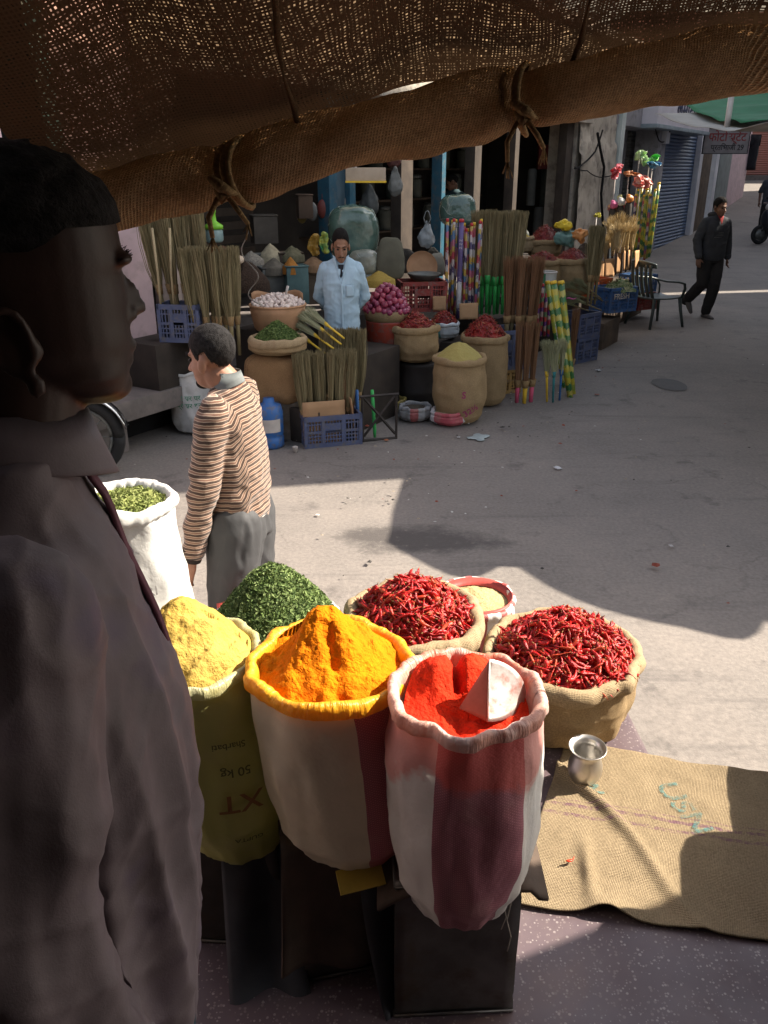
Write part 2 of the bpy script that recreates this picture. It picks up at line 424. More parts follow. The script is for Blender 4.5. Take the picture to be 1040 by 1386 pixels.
fb('end_wall', m_inner, 12.45, 12.6, -2.6, -.6, .4, 3.6, bevel=0)
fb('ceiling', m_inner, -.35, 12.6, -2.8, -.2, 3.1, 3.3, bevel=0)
fb('fascia', m_beige, .03, 11.3, -.3, .05, 2.95, 4.4)
fb('roof', m_greyw, -7, 24, -5, .12, 4.4, 4.55)
# carved column
q = MB()
def sq_ring(w, z, ch=.25): return [V((w * a, w * b, z)) for a, b in ((1, ch), (ch, 1), (-ch, 1), (-1, ch), (-1, -ch), (-ch, -1), (ch, -1), (1, -ch))]
q.loft([sq_ring(w, z, c) for w, z, c in ((.17, .45, .85), (.17, .62, .85), (.13, .66, .7), (.155, .72, .6), (.12, .77, .6), (.145, .85, .5), (.11, .9, .5), (.105, 1.5, .42), (.10, 2.5, .42), (.13, 2.6, .5), (.17, 2.7, .8), (.18, 2.96, .85))])
q.build('column', m_stone, shop, loc=(.21, -.0, 0), smooth='auto')
fb('door_jamb', m_stone, .35, .46, -.25, -.02, .44, 2.95)
m_dpost = M('dark_post', (.075, .058, .046), (.04, .032, .027), .9, 4, .4, 40, world=True)
for px, w, mt, d in ((452, .16, m_blue, .0), (478, .12, m_blue, .0), (551, .30, m_dpost, -.15), (600, .11, m_blue, .02), (645, .22, m_dpost, 0), (696, .16, m_dpost, .0), (765, .35, m_dpost, -.1)):
    t = (on_n(px, 280, d) - FO).dot(FU)
    fb('post', mt, t - w / 2, t + w / 2, d - .16, d, .44, 2.95)
t0 = (on_n(453, 280, -.05) - FO).dot(FU); t1 = (on_n(477, 280, -.05) - FO).dot(FU)
fb('door_panel', M('blue_grey_door', (.06, .10, .13), (.04, .07, .09), .7, 5, world=True), t0, t1, -.12, -.07, .44, 2.9)
# shelves on the back wall
m_shelf = M('shelf_board', (.10, .075, .055), (.06, .045, .035), .85, 4, world=True)
for z in (1.15, 1.65, 2.15, 2.6):
    fb('shelf', m_shelf, .2, 3.4, -2.6, -2.25, z, z + .03, bevel=0)
    fb('shelf', m_shelf, 5.6, 11.4, -2.6, -2.2, z, z + .03, bevel=0)
for k in range(5): fb('shelf_slat', m_shelf, 1.7, 3.3, -1.6, -1.56, 1.0 + k * .16, 1.09 + k * .16, bevel=0)

# pillar building: plastered pillar, recess with a grey shutter, pier, blue shutter
row = thing('shuttered_shop', 'closed shop with peeling beige pillar and blue roller shutter beyond the brooms', 'shop', fac(11.0, 0, 0), FR)
def rb(name, mat, px0, px1, n0, n1, z0, z1, bevel=.01, dt=0):
    a = (on_n(px0, 300, n1) - FO).dot(FU); b = (on_n(px1, 300, n1) - FO).dot(FU)
    return fb(name, mat, a, b + dt, n0, n1, z0, z1, row, bevel, 11.0)
g_ = MB()
a = (on_n(776, 300, 0) - FO).dot(FU) - 11; b_ = (on_n(822, 300, 0) - FO).dot(FU) - 11
def pil(u, v):                                     # a pillar with crumbling front
    x = a + (b_ - a) * u; z = .1 + 4.3 * v
    return V((x, -.03 * fbm(V((x * 2, z * 2, 3))) - (.06 if z < 2.6 + .3 * nz(x * 3, 0, 0) else 0.), z))
g_.grid(26, 60, pil)
g_.build('pillar', m_beige, row)
fb('pillar_core', m_beige, a + 11, b_ + 11, -.6, -.06, .1, 4.4, row, 0, 11.0)
rb('drain_pipe', M('pvc_pipe', (.55, .6, .58), (.4, .45, .43), .5, 3), 829, 834, -.02, .10, .1, 4.4, .02)
rb('recess_wall', m_greyw, 822, 880, -.8, -.66, .1, 4.4)
def shutter_mat(name, c, c2):
    m, nt, b = nodes(name); co = coord(nt)
    sp = nt.nodes.new('ShaderNodeSeparateXYZ'); nt.links.new(co, sp.inputs[0])
    h = math_(nt, 'ABSOLUTE', math_(nt, 'SINE', math_(nt, 'MULTIPLY', sp.outputs[2], PI / .085)))
    base = mixc(nt, noise_(nt, co, 3, 5), c, c2)
    base = mixc(nt, ramp(nt, h, [(.0, .8), (.35, 0.)]), base, tuple(q * .35 for q in c))
    nt.links.new(base, b.inputs['Base Color']); b.inputs['Roughness'].default_value = .5
    bump(nt, b, h, .9, .03); return m
rb('shutter', shutter_mat('grey_shutter', (.16, .16, .15), (.11, .11, .10)), 842, 876, -.66, -.58, 1.0, 3.0, 0)
rb('lintel', m_greyw, 822, 880, -.6, .02, 3.0, 4.4)
rb('pier', m_greyw, 879, 889, -.5, .05, .1, 4.4)
rb('shutter', shutter_mat('blue_shutter', (.075, .13, .24), (.055, .10, .19)), 889, 936, -.2, -.1, .2, 3.2, 0)
rb('fascia', m_greyw, 886, 945, -.3, .05, 3.85, 4.4)
mw = M('white_paint', (.62, .62, .66), (.48, .48, .52), .7, 3, world=True)
rb('jamb', mw, 936, 940, -.2, .04, .1, 3.2)
rb('side_panel', m_wood, 940, 952, -.2, -.02, .1, 3.6)
rb('jamb', mw, 958, 962, -.2, .04, .1, 3.6)
rb('side_panel', M('grey_green_panel', (.22, .25, .25), (.16, .18, .18), .8, 3, world=True), 963, 978, -.25, -.02, .1, 3.6)
rb('side_wall', m_pink, 950, 1000, -.6, -.25, .1, 4.4)
# shop board over the blue shutter: white, dark blue Devanagari
def text_mesh(s, size, depth=.004, shear=0, bold=.012):
    c = bpy.data.curves.new('txt', 'FONT'); c.body = s; c.size = size; c.align_x = 'CENTER'; c.align_y = 'CENTER'; c.extrude = depth; c.shear = shear; c.offset = size * bold
    o = bpy.data.objects.new('txt', c); COL.objects.link(o)
    me = bpy.data.meshes.new_from_object(o.evaluated_get(bpy.context.evaluated_depsgraph_get()))
    bpy.data.objects.remove(o); return me
def letters(s, size, mat, parent, loc, rot=(PI / 2, 0, 0), name='lettering', shear=0, depth=.004, sx=1.):
    me = text_mesh(s, size, depth, shear); me.materials.append(mat)
    o = link(name, me, parent); o.location = loc; o.rotation_euler = rot; o.scale = (sx, 1, 1); return o
m_ink = M('sign_ink', (.02, .03, .09), rough=.6); m_red = M('sign_red', (.28, .05, .05), rough=.7); m_dkink = M('dark_ink', (.05, .045, .05), rough=.7)
pa, pb = on_n(890, 160, .35), on_n(962, 160, .35)
sl = (pb - pa).length
sb = thing('shop_board', 'white board with dark blue Hindi lettering above the blue shutter', 'sign', (pa + pb) / 2 * 1, FR)
sb.location.z = 0
bz = on_n(920, 152, .35).z
MB().box((0, .2, bz), (sl, .42, .62)).build('panel', M('board_white', (.72, .68, .74), (.6, .57, .62), .6, 2), sb, smooth='auto', bevel=.015)
MB().box((0, .2, bz - .35), (sl + .06, .46, .08)).build('frame', M('board_edge', (.3, .36, .4), rough=.6), sb, smooth='auto', bevel=.01)
letters('लेमाटो', .62, m_ink, sb, (-.15, -.02, bz + .06), sx=1.25)
# the striped hanging sign
pc = on_n(983, 191, .75)
hs = thing('hanging_sign', 'small grey sign with red Hindi lettering hung over the lane', 'sign', (pc.x, pc.y, pc.z), R(-4))
k = (pc - cam.location).length / FPX
MB().box((0, 0, 0), (51 * k, .05, 27 * k)).build('panel', M('sign_grey', (.30, .27, .27), (.22, .2, .2), .7, 4), hs, smooth='auto', bevel=.01)
q = MB()
for z in (13.3 * k, -13.3 * k): q.box((0, -.015, z), (52 * k, .06, .8 * k))
for x in (-25.5 * k, 25.5 * k): q.box((x, -.015, 0), (.8 * k, .06, 26 * k))
q.build('frame', m_dkink, hs, smooth=False)
letters('फोटो', 12.5 * k, m_red, hs, (-10 * k, -.03, 4 * k), sx=.95); letters('स्टेट', 12.5 * k, m_red, hs, (12 * k, -.03, 4 * k), sx=.95)
letters('प्रतिभाजी 29', 8 * k, m_dkink, hs, (2 * k, -.03, -7 * k), sx=.92)
MB().tube([(-24 * k, 0, 13 * k), (-24 * k, .9, 16 * k)], .02).tube([(24 * k, 0, 13 * k), (24 * k, .9, 16 * k)], .02).build('bracket', m_dkink, hs)
# meter box and wires on the pier
p = on_n(901, 180, .08)
mbx = thing('meter_box', 'pale grey electric meter box with a dark slot beside the blue shutter', 'meter box', p, FR)
MB().box((0, 0, 0), (.30, .16, .46)).build('case', mw, mbx, smooth='auto', bevel=.015)
MB().box((.04, -.085, .08), (.10, .012, .14)).build('window', m_black, mbx, smooth=False)
w = MB()
for px, py in (((800, 178), (818, 240), (812, 262)), ((778, 226), (800, 215), (845, 222)), ((806, 178), (790, 215), (776, 228)), ((812, 262), (816, 300), (813, 350))) and []: pass
def wire(name, pts, r, label, n=.12):
    ps = [on_n(x, y, n) for x, y in pts]; sm = []
    for i in range(len(ps) - 1):
        for j in range(5): sm.append(ps[i].lerp(ps[i + 1], j / 5) + V((0, 0, -.02 * math.sin(j / 5 * PI))))
    sm.append(ps[-1]); o = MB().tube(sm, r, 6).build(name, m_black); tag(o, label, 'cable', 'cables on the pillar'); recentre(o, ps[0])
wire('cable', ((816, 176), (806, 205), (789, 222), (778, 228)), .016, 'thick black cable bending left over the beige pillar')
wire('cable', ((778, 226), (795, 231), (812, 240), (838, 234)), .010, 'thin black cable sagging across the beige pillar')
wire('cable', ((809, 180), (818, 226), (814, 262), (817, 312)), .026, 'dark pipe running down the right edge of the beige pillar')
wire('cable', ((893, 150), (886, 168), (892, 190), (899, 192)), .014, 'black cable looping into the meter box')

# ------------------------------------------------------------------ end of the lane
m_brick = M('brick_red', (.40, .19, .14), (.30, .14, .105), .9, 3, .4, 12, world=True)
def brick_mat():
    m, nt, b = nodes('lane_brick'); co = coord(nt)
    mp = nn(nt, 'ShaderNodeMapping'); mp.inputs['Rotation'].default_value = (PI / 2, 0, 0); nt.links.new(co, mp.inputs[0])
    br = nn(nt, 'ShaderNodeTexBrick', Scale=2.2); nt.links.new(mp.outputs[0], br.inputs['Vector'])
    br.inputs['Color1'].default_value = c4((.44, .2, .145)); br.inputs['Color2'].default_value = c4((.36, .165, .12)); br.inputs['Mortar'].default_value = c4((.26, .15, .12))
    base = mixc(nt, math_(nt, 'MULTIPLY', ramp(nt, noise_(nt, co, 1.2, 5), [(.45, 0.), (.7, 1.)]), .5), br.outputs[0], (.42, .30, .26))
    nt.links.new(base, b.inputs['Base Color']); b.inputs['Roughness'].default_value = .9; return m
eb = at_y(1010, 225, 37.5)
lane_end = thing('brick_house', 'red brick house closing the far end of the lane', 'house', (eb.x, 37.5, zg(37.5) - .15), 0)
MB().box((1.5, 2, 3), (14, 4, 6.4)).build('wall', brick_mat(), lane_end, smooth=False)
MB().box((-.35, -.06, 1.7), (2.6, .1, 3.0)).build('shutter', shutter_mat('red_shutter', (.42, .16, .115), (.36, .14, .10)), lane_end, smooth=False)
MB().box((1.35, -.12, 2.4), (.5, .24, 4.8)).build('pilaster', m_greyw, lane_end, smooth='auto', bevel=.02)
MB().box((-2.05, -.1, 2.2), (.45, .2, 4.4)).build('pilaster', m_greyw, lane_end, smooth='auto', bevel=.02)
MB().box((0, -.3, .1), (8, .6, .3)).build('step', m_plinth, lane_end, smooth='auto', bevel=.02)
# black trousers and a cloth on a line
lp = at_y(1012, 190, 33)
for i, (dx, w_, h_, lab) in enumerate(((0, 1.0, 1.15, 'black trousers hung on a line in front of the brick house'), (-1.95, .8, 2.1, 'long dark cloth hanging beside the lane post'))):
    q = MB()
    if i == 0:
        for s_ in (-1, 1): q.grid(6, 8, lambda u, v, s_=s_: V((s_ * .28 + (u - .5) * .36 + .04 * nz(u * 3, v * 3, s_), .06 * math.sin(u * 7) + .02 * nz(v * 4, u, 2), -v * h_)))
        q.grid(8, 3, lambda u, v: V(((u - .5) * w_, .05 * math.sin(u * 9), .05 - v * .38)))
    else: q.grid(8, 12, lambda u, v: V(((u - .5) * w_ * (1 - .3 * v) + .05 * nz(v * 4, 0, u), .09 * math.sin(u * 9 + v), -v * h_)))
    o = q.build('hanging_clothes', M('black_cloth', (.025, .025, .03), rough=.95), solid=.02); o.location = lp + V((dx, 0, .15 if i == 0 else -.6))
    tag(o, lab, 'clothes')
# lane post
pp = at_g(981, 254)
o = MB().box((0, 0, 1.6), (.28, .28, 3.2)).box((0, 0, .06), (1.1, .5, .12)).build('lane_post', m_wood, smooth='auto', bevel=.02); o.location = pp; tag(o, 'dark wooden post standing on a slab at the lane end', 'post')

# ------------------------------------------------------------------ houses on the right-hand side (they shade the street)
def prism(name, pts, z0, z1, mat, parent):
    n = len(pts)
    return MB().add([V((x, y, z0)) for x, y in pts] + [V((x, y, z1)) for x, y in pts],
        [tuple(range(n))[::-1], tuple(range(n, 2 * n))] + [(i, (i + 1) % n, (i + 1) % n + n, i + n) for i in range(n)]).build(name, mat, parent, smooth=False)
def house(label, pts, h, mat, wins):
    t = thing('town_house', label, 'house', (pts[0][0], pts[0][1], 0))
    lp_ = [(x - pts[0][0], y - pts[0][1]) for x, y in pts]
    prism('wall', lp_, -.1, h, mat, t)
    for (u, z, w_, h2) in wins:                     # openings on the lane side (first to last point)
        a_, b2 = V((*lp_[0], 0)), V((*lp_[-1], 0)); d = (b2 - a_).normalized(); nrm = V((-d.y, d.x, 0)); c = a_ + d * u + nrm * .03
        rz = math.atan2(d.y, d.x); Rm = Matrix.Rotation(rz, 3, 'Z')
        f = MB().box(c + V((0, 0, z)), (w_, .14, h2), Rm).build('window', m_wood, t, smooth=False)
        MB().box(c + nrm * .06 + V((0, 0, z)), (w_ - .16, .06, h2 - .16), Rm).build('pane', m_inner, f, smooth=False)
    return t
def wl(t): return (5.5 + .524 * t, 5.67 + .852 * t)   # wall line of the right side
dS = (.982, .19)
fr = (.863, .505)
A0 = wl(1.65); A1 = wl(8.75)
house('tall plastered house on the right side of the lane', [A0, (A0[0] + 16 * fr[0], A0[1] + 16 * fr[1]), (A1[0] + 9 * dS[0], A1[1] + 9 * dS[1]), A1], 12.0, m_beige, [(1.5, 1.3, 1.6, 2.4), (4.2, 1.3, 1.6, 2.4), (1.5, 5, 1, 1.4), (4, 5, 1, 1.4)])
def lane_house(t0, t1, h, dep, mat, label, wins):
    p, q = wl(t0), wl(t1)
    house(label, [p, (p[0] + dep * dS[0], p[1] + dep * dS[1]), (q[0] + dep * dS[0], q[1] + dep * dS[1]), q], h, mat, wins)
lane_house(8.753, 10.6, 6.6, 6, m_pink, 'lower pink house further along the right side of the lane', [(.9, 1.3, 1.1, 2.4), (.9, 4.5, .8, 1.3)])
lane_house(10.603, 13.4, 9.5, 6, m_greyw, 'tall grey house before the gap on the right side of the lane', [(1.4, 1.3, 1.5, 2.4), (1.4, 4.8, 1, 1.3)])
C0 = wl(13.75); C1 = wl(36)
house('long house at the upper right side of the lane', [C0, (C0[0] + 5 * dS[0], C0[1] + 5 * dS[1]), (C1[0] + 5 * dS[0], C1[1] + 5 * dS[1]), C1], 13, m_greyw, [(3, 1.8, 1.6, 2.4), (8, 2.2, 1.6, 2.4), (14, 3, 1.6, 2.4)])
# ------------------------------------------------------------------ sacks, heaps
def crv(prof, v):                                   # piecewise smooth interpolation of [(v, value)]
    for (a, x), (b, y) in zip(prof, prof[1:]):
        if v <= b:
            t = (v - a) / (b - a); t = t * t * (3 - 2 * t); return x + (y - x) * t
    return prof[-1][1]
def sack(name, label, base, rim, prof, R_, roll, mat, rimmat, seed=0, wr=.006, sq=0., group=None, rimname='rolled_rim', seg=72, cat='sack', rim_wob=.008, flat=.8, ruck=.0016, bot=.16, parent=None, frill=0):
    """open sack: base/rim = world centres; prof = [(v, radius factor)]; R_ = radius; roll = rim roll thickness"""
    base, rim = V(base), V(rim); H = rim.z - base.z
    o0 = V((seed * 3.7, seed * 1.3, seed))
    def centre(v): return V(((rim.x - base.x) * v, (rim.y - base.y) * v, H * v))
    def rad(a, v):
        r = R_ * crv(prof, v)
        q = V((math.cos(a) * 1.3, math.sin(a) * 1.3, v * H * 5)) + o0
        r += R_ * .05 * nz(*(q * .8)) * min(1, v * 4)
        r += wr * fbm(V((math.cos(a) * 3.2, math.sin(a) * 3.2, v * H * 3.5)) + o0, 3)
        r += R_ * .028 * (1 - 2.4 * abs(nz(math.cos(a) * 1.7 + v * 1.9, math.sin(a) * 1.7 - v * 1.3, v * H * 6 + seed * 2.3))) * min(1, v * 3)
        gth = math.exp(-((v - .93) / .07) ** 2)
        r += ruck * gth * math.sin(a * 17 + 2 * nz(*(q * 2)) * 3) * (.5 + nz(*q))
        if sq:
            c_ = max(abs(math.cos(a)), abs(math.sin(a))); r *= 1 + sq * (1 / c_ - 1) * (1 - v)
        return r
    def body(u, v):
        a = 2 * PI * u
        if v < bot:                                 # rounded bottom
            t = v / bot; rr = rad(a, .06) * math.sin(t * PI / 2) ** .7; z = .06 * H * (1 - math.cos(t * PI / 2)); vv = .06 * t
            c_ = centre(0); return (c_ + V((rr * math.cos(a), rr * math.sin(a), z)), (u, z))
        vv = .06 + (v - bot) / (1 - bot) * .94
        r = rad(a, vv); c_ = centre(vv)
        return (c_ + V((r * math.cos(a), r * math.sin(a), 0)), (u, vv * H))
    o = MB().grid(seg, 46, body, True).build(name, mat, parent, loc=base)
    tag(o, label, cat, group)
    def rimf(u, v):                                  # the cuff: down the outside, over, down the inside
        a = 2 * PI * u; t = v
        wob = rim_wob * nz(math.cos(a) * 1.8 + seed, math.sin(a) * 1.8, 5)
        th = roll * (1 + .26 * nz(math.cos(a) * 2.6, math.sin(a) * 2.6, seed + 9.))
        cr = 1 - 2 * abs(nz(math.cos(a) * 8 + t * 1.6, math.sin(a) * 8 - t * .8, seed + t * 1.2)); cr += .6 * (1 - 2 * abs(nz(math.cos(a) * 19, math.sin(a) * 19, seed + t * 2.5)))
        Rr = rad(a, .97) + .002
        ph = -.35 * PI + t * 1.62 * PI                # angle round the roll, from outside-below to inside-below
        dr = th * math.cos(ph) * .95; dz = th * math.sin(ph) * 1.25
        fr_ = (frill * .6 + th * .05) * cr * (.35 + abs(math.sin(ph)))
        fb_ = .10 * th * fbm(V((math.cos(a) * 7, math.sin(a) * 7, t * 4 + seed)))
        r = Rr + dr + fr_ + fb_ - th * .25
        if t > .86: r -= (t - .86) * R_ * .35; dz -= (t - .86) * .35
        return (centre(.98) + V((r * math.cos(a), r * math.sin(a), dz + wob + fr_ * .5)), (u * 2 * PI * R_ if rimmat in JU else u, v * roll * 5 + H))
    MB().grid(seg * 2, 20, rimf, True).build(rimname, rimmat, o)
    return o
JU = set()
def heap(name, label, c, r, h, mat, fn=None, seed=0, amp=.015, fr_=9, cat='heap', kind=None, skirt=.06, seg=80, pw=1.2, group=None):
    c = V(c)
    def f(u, v):
        a = 2 * PI * u; rr = r * v
        z = h * (1 - v ** pw) if fn is None else fn(rr * math.cos(a), rr * math.sin(a), v)
        p = V((rr * math.cos(a), rr * math.sin(a), z))
        p.z += amp * fbm(V((p.x * fr_, p.y * fr_, seed)), 5) * min(1, (1.04 - v) * 6)
        if v > .97: p.z -= skirt
        return (p, (p.x, p.y))
    o = MB().grid(seg, int(seg * .6), f, True).build(name, mat, loc=c)
    return tag(o, label, cat, group, kind)

# dried chillies --------------------------------------------------
def chili_mesh(i, L=.055, r=.0082):
    rnd = random.Random(i * 17 + 3); r *= rnd.uniform(.75, 1.25); q = MB(); bend = rnd.uniform(-.9, .9); pts, rs = [], []
    n = 6
    for k in range(n + 1):
        t = k / n; x = L * (t - .5); y = bend * L * .35 * (t * (1 - t) * 4 - .5); z = rnd.uniform(-.001, .001)
        pts.append(V((x, y, z))); rs.append(r * (1.05 - .95 * t ** 1.6) * rnd.uniform(.74, 1.18) * (1 if k else .6))
    q.tube(pts, rs, 7, sq=.5); q.m = 1
    q.tube([pts[0], pts[0] + V((-.010, .002 * bend, .002))], [.0017, .001], 4)
    return q
def chili_mat(name='chili_skin', k=1.):
    if name in MATS: return MATS[name]
    m, nt, b = nodes(name); co = coord(nt)
    oi = nt.nodes.new('ShaderNodeObjectInfo'); at = nt.nodes.new('ShaderNodeNewGeometry')
    rv = math_(nt, 'FRACT', math_(nt, 'ADD', oi.outputs['Random'], at.outputs['Random Per Island']))
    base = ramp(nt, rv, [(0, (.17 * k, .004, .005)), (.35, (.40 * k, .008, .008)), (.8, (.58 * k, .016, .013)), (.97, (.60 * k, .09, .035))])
    base = mixc(nt, math_(nt, 'MULTIPLY', noise_(nt, co, 130, 3), .5), base, (.12 * k, .003, .004))
    nt.links.new(base, b.inputs['Base Color']); b.inputs['Roughness'].default_value = .30; b.inputs['Specular IOR Level'].default_value = .35
    bump(nt, b, noise_(nt, co, 140, 4), .8, .004)
    MATS[name] = m; return m
M_CH = [chili_mat(), M('chili_stem', (.30, .17, .06), rough=.8)]
def surf_normal(fn, x, y, e=.006):
    return V((-(fn(x + e, y) - fn(x - e, y)) / (2 * e), -(fn(x, y + e) - fn(x, y - e)) / (2 * e), 1)).normalized()
def chili_heap(c, r, h, n_under, n_top, label, top_label, group, seed, size=1., pw=1.6):
    c = V(c); rnd = random.Random(seed)
    def zf(x, y):
        v = min(1, math.hypot(x, y) / r); return h * (1 - v ** pw) + .014 * nz(x * 14, y * 14, seed)
    ms = [chili_mesh(i + seed * 11, .058 * size * random.Random(i + seed).uniform(.85, 1.35), .0088 * size) for i in range(7)]
    def pose(lift):
        a = rnd.uniform(0, 2 * PI); rr = r * math.sqrt(rnd.random()) * .99; x, y = rr * math.cos(a), rr * math.sin(a)
        nrm = surf_normal(zf, x, y)
        Mx = Matrix.Translation(V((x, y, zf(x, y))) + nrm * lift) @ nrm.to_track_quat('Z', 'X').to_matrix().to_4x4() @ Matrix.Rotation(rnd.uniform(0, 2 * PI), 4, 'Z') @ Matrix.Rotation(rnd.gauss(0, .33), 4, 'Y') @ Matrix.Rotation(rnd.uniform(0, 6), 4, 'X')
        return Mx
    q = MB().grid(28, 10, lambda u, v: V((r * v * math.cos(6.2832 * u), r * v * math.sin(6.2832 * u), zf(r * v * math.cos(6.2832 * u), r * v * math.sin(6.2832 * u)) - .012)), True)
    for i in range(n_under): q.merge(rnd.choice(ms), pose(rnd.uniform(-.012, .009) * size))
    tag(q.build('chili_heap', M_CH, loc=c), label, 'chili heap', kind='stuff')
    mm = [m_.mesh('dried_chili', M_CH) for m_ in ms]; k = 0; tries = 0
    while k < n_top and tries < 5000:
        tries += 1; P = pose(rnd.uniform(.006, .016)); w = c + P.translation
        nrm = P.to_3x3() @ V((0, 0, 1))
        v = min(1, math.hypot(P.translation.x, P.translation.y) / r)
        if P.translation.y > r * .45 or v > .95: continue
        o = link('dried_chili', rnd.choice(mm)); o.matrix_world = Matrix.Translation(c) @ P
        tag(o, top_label, 'chili', group); k += 1
def leaf_heap(name, label, c, r, h, cols, n, ls, seed, mat0, pw=1.5, lab=None):
    c = V(c); rnd = random.Random(seed)
    zf = lambda x, y: h * (1 - min(1, math.hypot(x, y) / r) ** pw) + .014 * nz(x * 9, y * 9, seed) + .006 * nz(x * 40, y * 40, seed)
    q = MB().grid(36, 14, lambda u, v: V((r * v * math.cos(6.2832 * u), r * v * math.sin(6.2832 * u), zf(r * v * math.cos(6.2832 * u), r * v * math.sin(6.2832 * u)) - .006)), True)
    for i in range(n):
        a = rnd.uniform(0, 2 * PI); rr = r * math.sqrt(rnd.random()) * 1.0; x, y = rr * math.cos(a), rr * math.sin(a)
        nrm = surf_normal(zf, x, y); L = ls * rnd.uniform(.5, 1.4); W = L * rnd.uniform(.25, .6)
        Mx = Matrix.Translation(V((x, y, zf(x, y))) + nrm * rnd.uniform(-.004, .010)) @ nrm.to_track_quat('Z', 'X').to_matrix().to_4x4() @ Matrix.Rotation(rnd.uniform(0, 6.28), 4, 'Z') @ Matrix.Rotation(rnd.gauss(0, .6), 4, 'Y') @ Matrix.Rotation(rnd.gauss(0, .6), 4, 'X')
        k = rnd.uniform(-.3, .5) * W
        q.m = rnd.randrange(len(cols))
        q.add([Mx @ V(p) for p in ((-L / 2, 0, 0), (0, -W / 2, k), (L / 2, 0, 0), (0, W / 2, k))], [(0, 1, 2), (0, 2, 3)])
    o = q.build(name, cols, loc=c, smooth=False)
    return tag(o, label, 'herb heap', kind='stuff')

# ------------------------------------------------------------------ front row
W_ = woven
m_red_sack = W_('sack_white_red', (.76, .74, .69), [(.675, .862, (.40, .145, .18))], trans=.10, stain=(.432, (.62, .09, .055), .62))
m_yel_sack = W_('sack_white_pink', (.74, .65, .49), [(.80, .98, (.46, .12, .15))], trans=.10)
m_grn_sack = W_('sack_lime', (.54, .52, .17), [], trans=.12)
m_liner_y = liner_mat('yellow_liner', (.88, .48, .03), (.80, .34, .015), .3)
m_liner_w = liner_mat('milky_liner', (.78, .60, .53), (.64, .27, .17), .3)
m_liner_g = liner_mat('pale_green_liner', (.60, .58, .36), (.50, .46, .20), .3)
P_BELLY = [(0, .62), (.12, .9), (.35, 1.06), (.6, 1.05), (.85, .99), (1, .98)]
# red chilli powder sack
rs = sack('spice_sack', 'white plastic sack with a broad maroon band, full of red chili powder', (.163, 1.335, .70), (.156, 1.30, 1.265), [(0, .56), (.08, .78), (.22, .98), (.45, 1.10), (.75, 1.10), (1, .98)], .138, .0125, m_red_sack, m_liner_w, 1, .010, frill=.0022, rim_wob=.014, rimname='liner_rim')
m_chp = M('chili_powder', (.70, .040, .012), (.52, .02, .007), .9, 14, 1., 90, spec=.1, dist=.01)
def redz(x, y, v):
    z = -.036 + .03 * (y / .13) + .05 * math.exp(-(((x + .055) / .05) ** 2 + ((y - .06) / .05) ** 2)) + .045 * math.exp(-(((x - .02) / .045) ** 2 + ((y - .07) / .04) ** 2))
    z -= .03 * math.exp(-((x + .015) / .010) ** 2) * (1 if y > .02 else .2)
    return z
heap('spice_powder', 'bright red chili powder in the maroon banded sack', (.156, 1.30, 1.262), .122, 0, m_chp, redz, 3, .012, 22, 'powder', seg=110, skirt=.02)
# metal scoop
m_tin = M('scoop_steel', (.60, .56, .53), (.46, .38, .35), .42, 14, .15, 60, metal=.8, spec=.5, dirt=(.50, .16, .11))
m_scd = M('dusty_steel', (.36, .12, .09), (.24, .07, .05), .6, 12, .2, 60, metal=.3)
P0, P1, P2, P3 = at_y(663, 892, 1.315), at_y(660, 977, 1.245), at_y(712, 938, 1.325), at_y(622, 957, 1.285)
sc = thing('scoop', 'sheet metal scoop standing in the red chili powder', 'scoop', P1)
m_, a_ = (P0 + P1) / 2 - P1, (P0 - P1) / 2; b_ = P2 - P1 - m_; n_ = a_.cross(b_).normalized()
MB().grid(24, 8, lambda u, v: m_ + a_ * math.cos(PI * u) * (v * .98 + .02) + b_ * math.sin(PI * u) * v + n_ * .006 * (1 - v * v)).build('back_plate', m_tin, sc, solid=.0018)
MB().grid(10, 10, lambda u, v: (m_ + a_ * (1 - 2 * v)).lerp((P3 - P1) + V((0, .01, -.01)), u * .98) + n_ * -.008 * math.sin(u * PI) * math.sin(v * PI)).build('blade', m_scd, sc, solid=.0018)
MB().tube([m_ + a_, m_, m_ - a_], .0016, 6).build('folded_edge', m_tin, sc)
# turmeric sack
ys_ = sack('spice_sack', 'cream plastic sack with a pink band and yellow liner, heaped with turmeric', (-.070, 1.475, .752), (-.109, 1.435, 1.245), [(0, .68), (.08, .86), (.2, 1.02), (.5, 1.10), (.8, 1.06), (1, .98)], .160, .0135, m_yel_sack, m_liner_y, 2, .008, frill=.0025, rimname='liner_rim')
m_tur = M('turmeric', (.72, .205, .004), (.55, .135, .003), .92, 9, 1., 70, spec=.08, dist=.012)
def turz(x, y, v):
    a = math.hypot(x + .005, y - .02); z = .108 * (1 - min(1, a / .160) ** 1.6) - .022
    z += .036 * math.exp(-(((x + .02) / .05) ** 2 + ((y - .03) / .05) ** 2))
    d = (x + .055) * .8 - (y + .0) * .35                   # smooth scooped face on the left
    if d < 0 and y < .09: z -= min(.05, -d * .9) * max(0, 1 - v ** 3)
    z -= .018 * math.exp(-((x + .01 + y * .3) / .015) ** 2) * (1 if y < 0 else .3)
    return z
heap('turmeric_heap', 'steep orange heap of turmeric powder in the yellow lined sack', (-.109, 1.435, 1.238), .150, 0, m_tur, turz, 5, .018, 18, 'powder heap', seg=130, skirt=.02)
